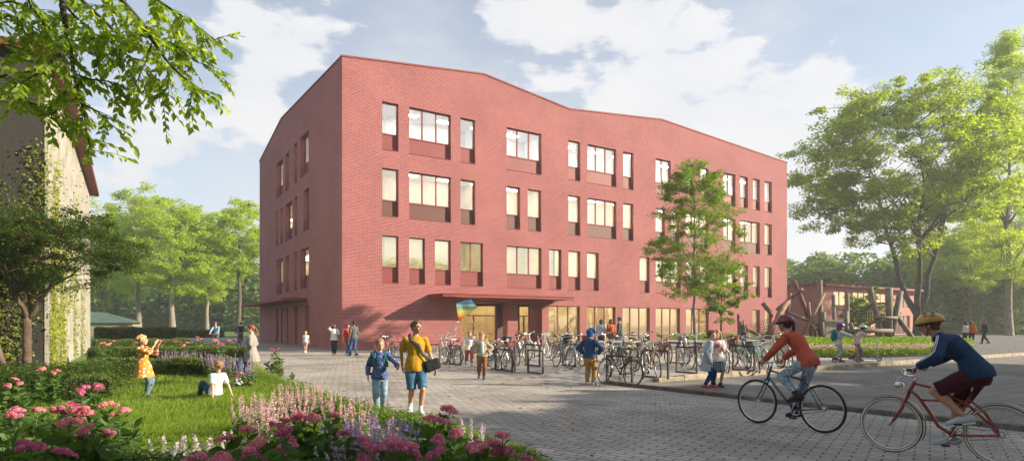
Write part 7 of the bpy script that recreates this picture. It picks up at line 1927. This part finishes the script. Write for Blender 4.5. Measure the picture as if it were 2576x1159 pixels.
def net(root, A_, B_, C_, D_, n, m_, r_=.014):
    b = MB()
    for i in range(n + 1):
        t_ = i / n; b.tube([A_.lerp(B_, t_), D_.lerp(C_, t_)], r_, 4)
    for i in range(m_ + 1):
        t_ = i / m_; b.tube([A_.lerp(D_, t_), B_.lerp(C_, t_)], r_, 4)
    return b.build('rope_net', M_rope, root)
net(pg, P5(360, 640, YP + .5), P5(600, 555, YP), P5(640, 760, YP - .5), P5(480, 745, YP), 9, 5)
net(pg, P5(740, 430, YP), P5(815, 370, YP), P5(800, 540, YP - .4), P5(715, 545, YP - .4), 5, 8)
net(pg, P5(610, 700, YP - .6), P5(720, 640, YP - .6), P5(760, 790, YP - .8), P5(600, 790, YP - .8), 6, 6)
fort = empty('climbing_fort', (0, 0, 0), 0, 'grey wooden climbing fort with a plank ramp, rope bridge and balance beam', 'playground')
def P6(x, y, Y=YP): return pt(q6(x, y), Y)
def post(x, y0, r_, Y=YP, y1=850, x1=None):
    a = P6(x, y0, Y); c = P6(x if x1 is None else x1, y1, Y); c.z = min(c.z, zb_); return (a, c, r_)
logs(fort, [post(122, 75, .20), post(163, 470, .20, YP - .5), post(458, 250, .20), post(443, 465, .22, YP - .6), post(290, 262, .17, YP + 1.5), post(975, 175, .32), post(735, 170, .26, YP, 850, 905), post(1118, 215, .26, YP, 850, 985), post(495, 610, .2, YP - 1, 850, 575),
            post(150, 600, .16, YP - 1.0)], 'post', M_logG)
logs(fort, [(P6(470, 712, YP - 1), P6(1020, 705, YP - 1), .22), (P6(765, 375, YP), P6(975, 365, YP), .10), (P6(790, 545, YP - .3), P6(1080, 545, YP - .3), .15), (P6(820, 570, YP - .2), P6(800, 840, YP), .08)], 'beam', M_logG)
a = P6(190, 565, YP - .3); c = P6(425, 565, YP - .3); e = P6(190, 850, YP - 1.6); e.z = zb_
nb = 9
for i in range(nb):
    t0, t1 = i / nb + .004, (i + .93) / nb; b = MB(); dn = (e - a)
    p = a + dn * t0; q = c + dn * t0; r_ = c + dn * t1; s = a + dn * t1; o_ = Vector((0, .08, 0))
    b.add([p, q, r_, s, p + o_, q + o_, r_ + o_, s + o_], [(0, 3, 2, 1), (4, 5, 6, 7), (0, 1, 5, 4), (1, 2, 6, 5), (2, 3, 7, 6), (3, 0, 4, 7)]); b.build('plank', M_logG, fort)
# rope bridge
b = MB()
def sag(A_, B_, d, n=14): return [A_.lerp(B_, i / n) - Vector((0, 0, d * 4 * (i / n) * (1 - i / n))) for i in range(n + 1)]
h1 = sag(P6(470, 350), P6(765, 375), .55); h2 = sag(P6(485, 450, YP + 1), P6(960, 365, YP + 1), .45); f1 = sag(P6(470, 600), P6(830, 590), .28)
for L in (h1, h2, f1): b.tube(L, .03, 6)
for i in range(len(h2)):
    j = min(len(f1) - 1, i); b.tube([h2[i], (h2[i] + f1[j]) / 2 + Vector((.12, -.2, -.1)), f1[j]], .02, 4)
    b.tube([h1[i], (h1[i] + f1[j]) / 2 + Vector((-.12, .1, -.15)), f1[min(len(f1) - 1, j + 1)]], .02, 4)
h3 = sag(P6(300, 375, YP + 1.5), P6(445, 440, YP), .2, 5); b.tube(h3, .03, 6)
for i in range(6): b.tube([h3[i], h3[i] + Vector((.35, 0, -1.2))], .02, 4)
b.build('rope_bridge', M_rope, fort)
b = MB(); s0 = P6(1085, 545); s1 = P6(1320, 850); s1.z = zb_
for i in range(11):
    b.ell(s0.lerp(s1, (i + .5) / 11), (.17, .17, .20), seg=10, rings=7)
b.tube([s0, s1], .1, 8); b.build('stepping_beam', M_logG, fort)
b = MB(); t0 = P6(890, 570, YP + 1); b.add([t0, P6(800, 770, YP + 1.5), P6(940, 770, YP + 1.5), P6(930, 570, YP + 1)] + [q + Vector((0, .06, 0)) for q in (t0, P6(800, 770, YP + 1.5), P6(940, 770, YP + 1.5), P6(930, 570, YP + 1))], [(0, 1, 2, 3), (7, 6, 5, 4), (0, 4, 5, 1), (1, 5, 6, 2), (2, 6, 7, 3), (3, 7, 4, 0)]); b.build('slide', mat('slide_green', (.09, .09, .02), .6), fort)

# ================================================================= long tables between the bicycles and the school
M_tab = mat('table_concrete', (.42, .41, .43), .6, var=.1); M_tabd = mat('table_leg', (.14, .13, .14), .6, var=.1)
def table(x0, x1, y, ht, label, kind='table'):
    Yv = F * (EYE - ht) / (y - HZ); a = Vector(((x0 - CX) / F * Yv, Yv, 0)); L = (x1 - x0) / F * Yv
    o = empty('long_table' if kind == 'table' else 'bench', a, R(4), label, kind, 'long pale tables and benches')
    z = gz(a.x, a.y); zt = ht
    b = MB(); b.box((0, 0, zt - .07), (L, 1.1 if kind == 'table' else .45, zt), 0, None, .01); b.build('table_top' if kind == 'table' else 'seat', M_tab, o)
    for q in (.15, .5, .85):
        b = MB(); b.box((L * q - .05, .12, 0), (L * q + .05, .95 if kind == 'table' else .36, zt - .072)); b.build('leg', M_tabd, o)
table(1480, 1640, 858, .78, 'pale long table left of the slim tree behind the bicycles'); table(1655, 1790, 857, .78, 'pale long table under the slim tree behind the bicycles'); table(1800, 1915, 855, .78, 'pale long table right of the two girls')
table(1500, 1620, 868, .46, 'pale bench before the left long table', 'bench'); table(1660, 1760, 867, .46, 'pale bench before the table under the slim tree', 'bench')
# planter at the foot of the slim tree
# ================================================================= trees beyond the right edge that shade the street
SHG = 'trees along the street beyond the right edge'
for i, (x, y, h_, w_, cz) in enumerate([(20, 1.5, 9.2, 9.5, -1), (21.5, 6.2, 9.8, 9, -1), (26, 9.8, 10.5, 8.5, -1), (33, 12.8, 11.5, 8, -1), (42, 17.5, 13, 7, -1)]):
    crown_tree('street_tree', ['street tree beyond the right edge nearest the red cruiser', 'second street tree beyond the right edge', 'third street tree beyond the right edge', 'fourth street tree beyond the right edge', 'fifth street tree beyond the right edge, farthest up the side street'][i], (x, y, 0), h_, w_, cz, 300 + i, L_maple, M_bark, 42000, .6, .25, group=SHG, n_limb=8, n_clump=130, hollow=.05, clump=.8, fork_z=1.5)

for i, (x, y, h_, w_) in enumerate([(-13, -5.5, 13, 11), (-1, -7.5, 14, 12), (10, -8, 14, 12)]):  # unseen trees, added to block sky light and darken the foreground
    crown_tree('added_tree', ['unseen tree added behind the viewpoint, on the flower bed side', 'unseen tree added straight behind the viewpoint', 'unseen tree added behind the viewpoint, on the street side'][i], (x, y, 0), h_, w_, 2.2, 320 + i, L_maple, M_bark, 22000, .55, .3, group='trees added behind the viewpoint to block sky light', n_limb=8, n_clump=130, hollow=.05, clump=.8)
# ================================================================= air
def build_haze(density=0.004, aniso=0.25, colr=(0.94, 0.98, 1.0)):
    b = MB(); b.box((-260, -40, -1.2), (260, 300, 46)); o = b.build('haze', None)
    o.data.materials.clear()
    T = NT('haze_air'); v = T.n('ShaderNodeVolumePrincipled'); v.inputs['Density'].default_value = density
    v.inputs['Color'].default_value = colr + (1,); v.inputs['Anisotropy'].default_value = aniso
    T.l(v.outputs[0], T.out.inputs['Volume']); o.data.materials.append(T.m); o['kind'] = 'stuff'
    return o
if HAZE: build_haze(HAZE)
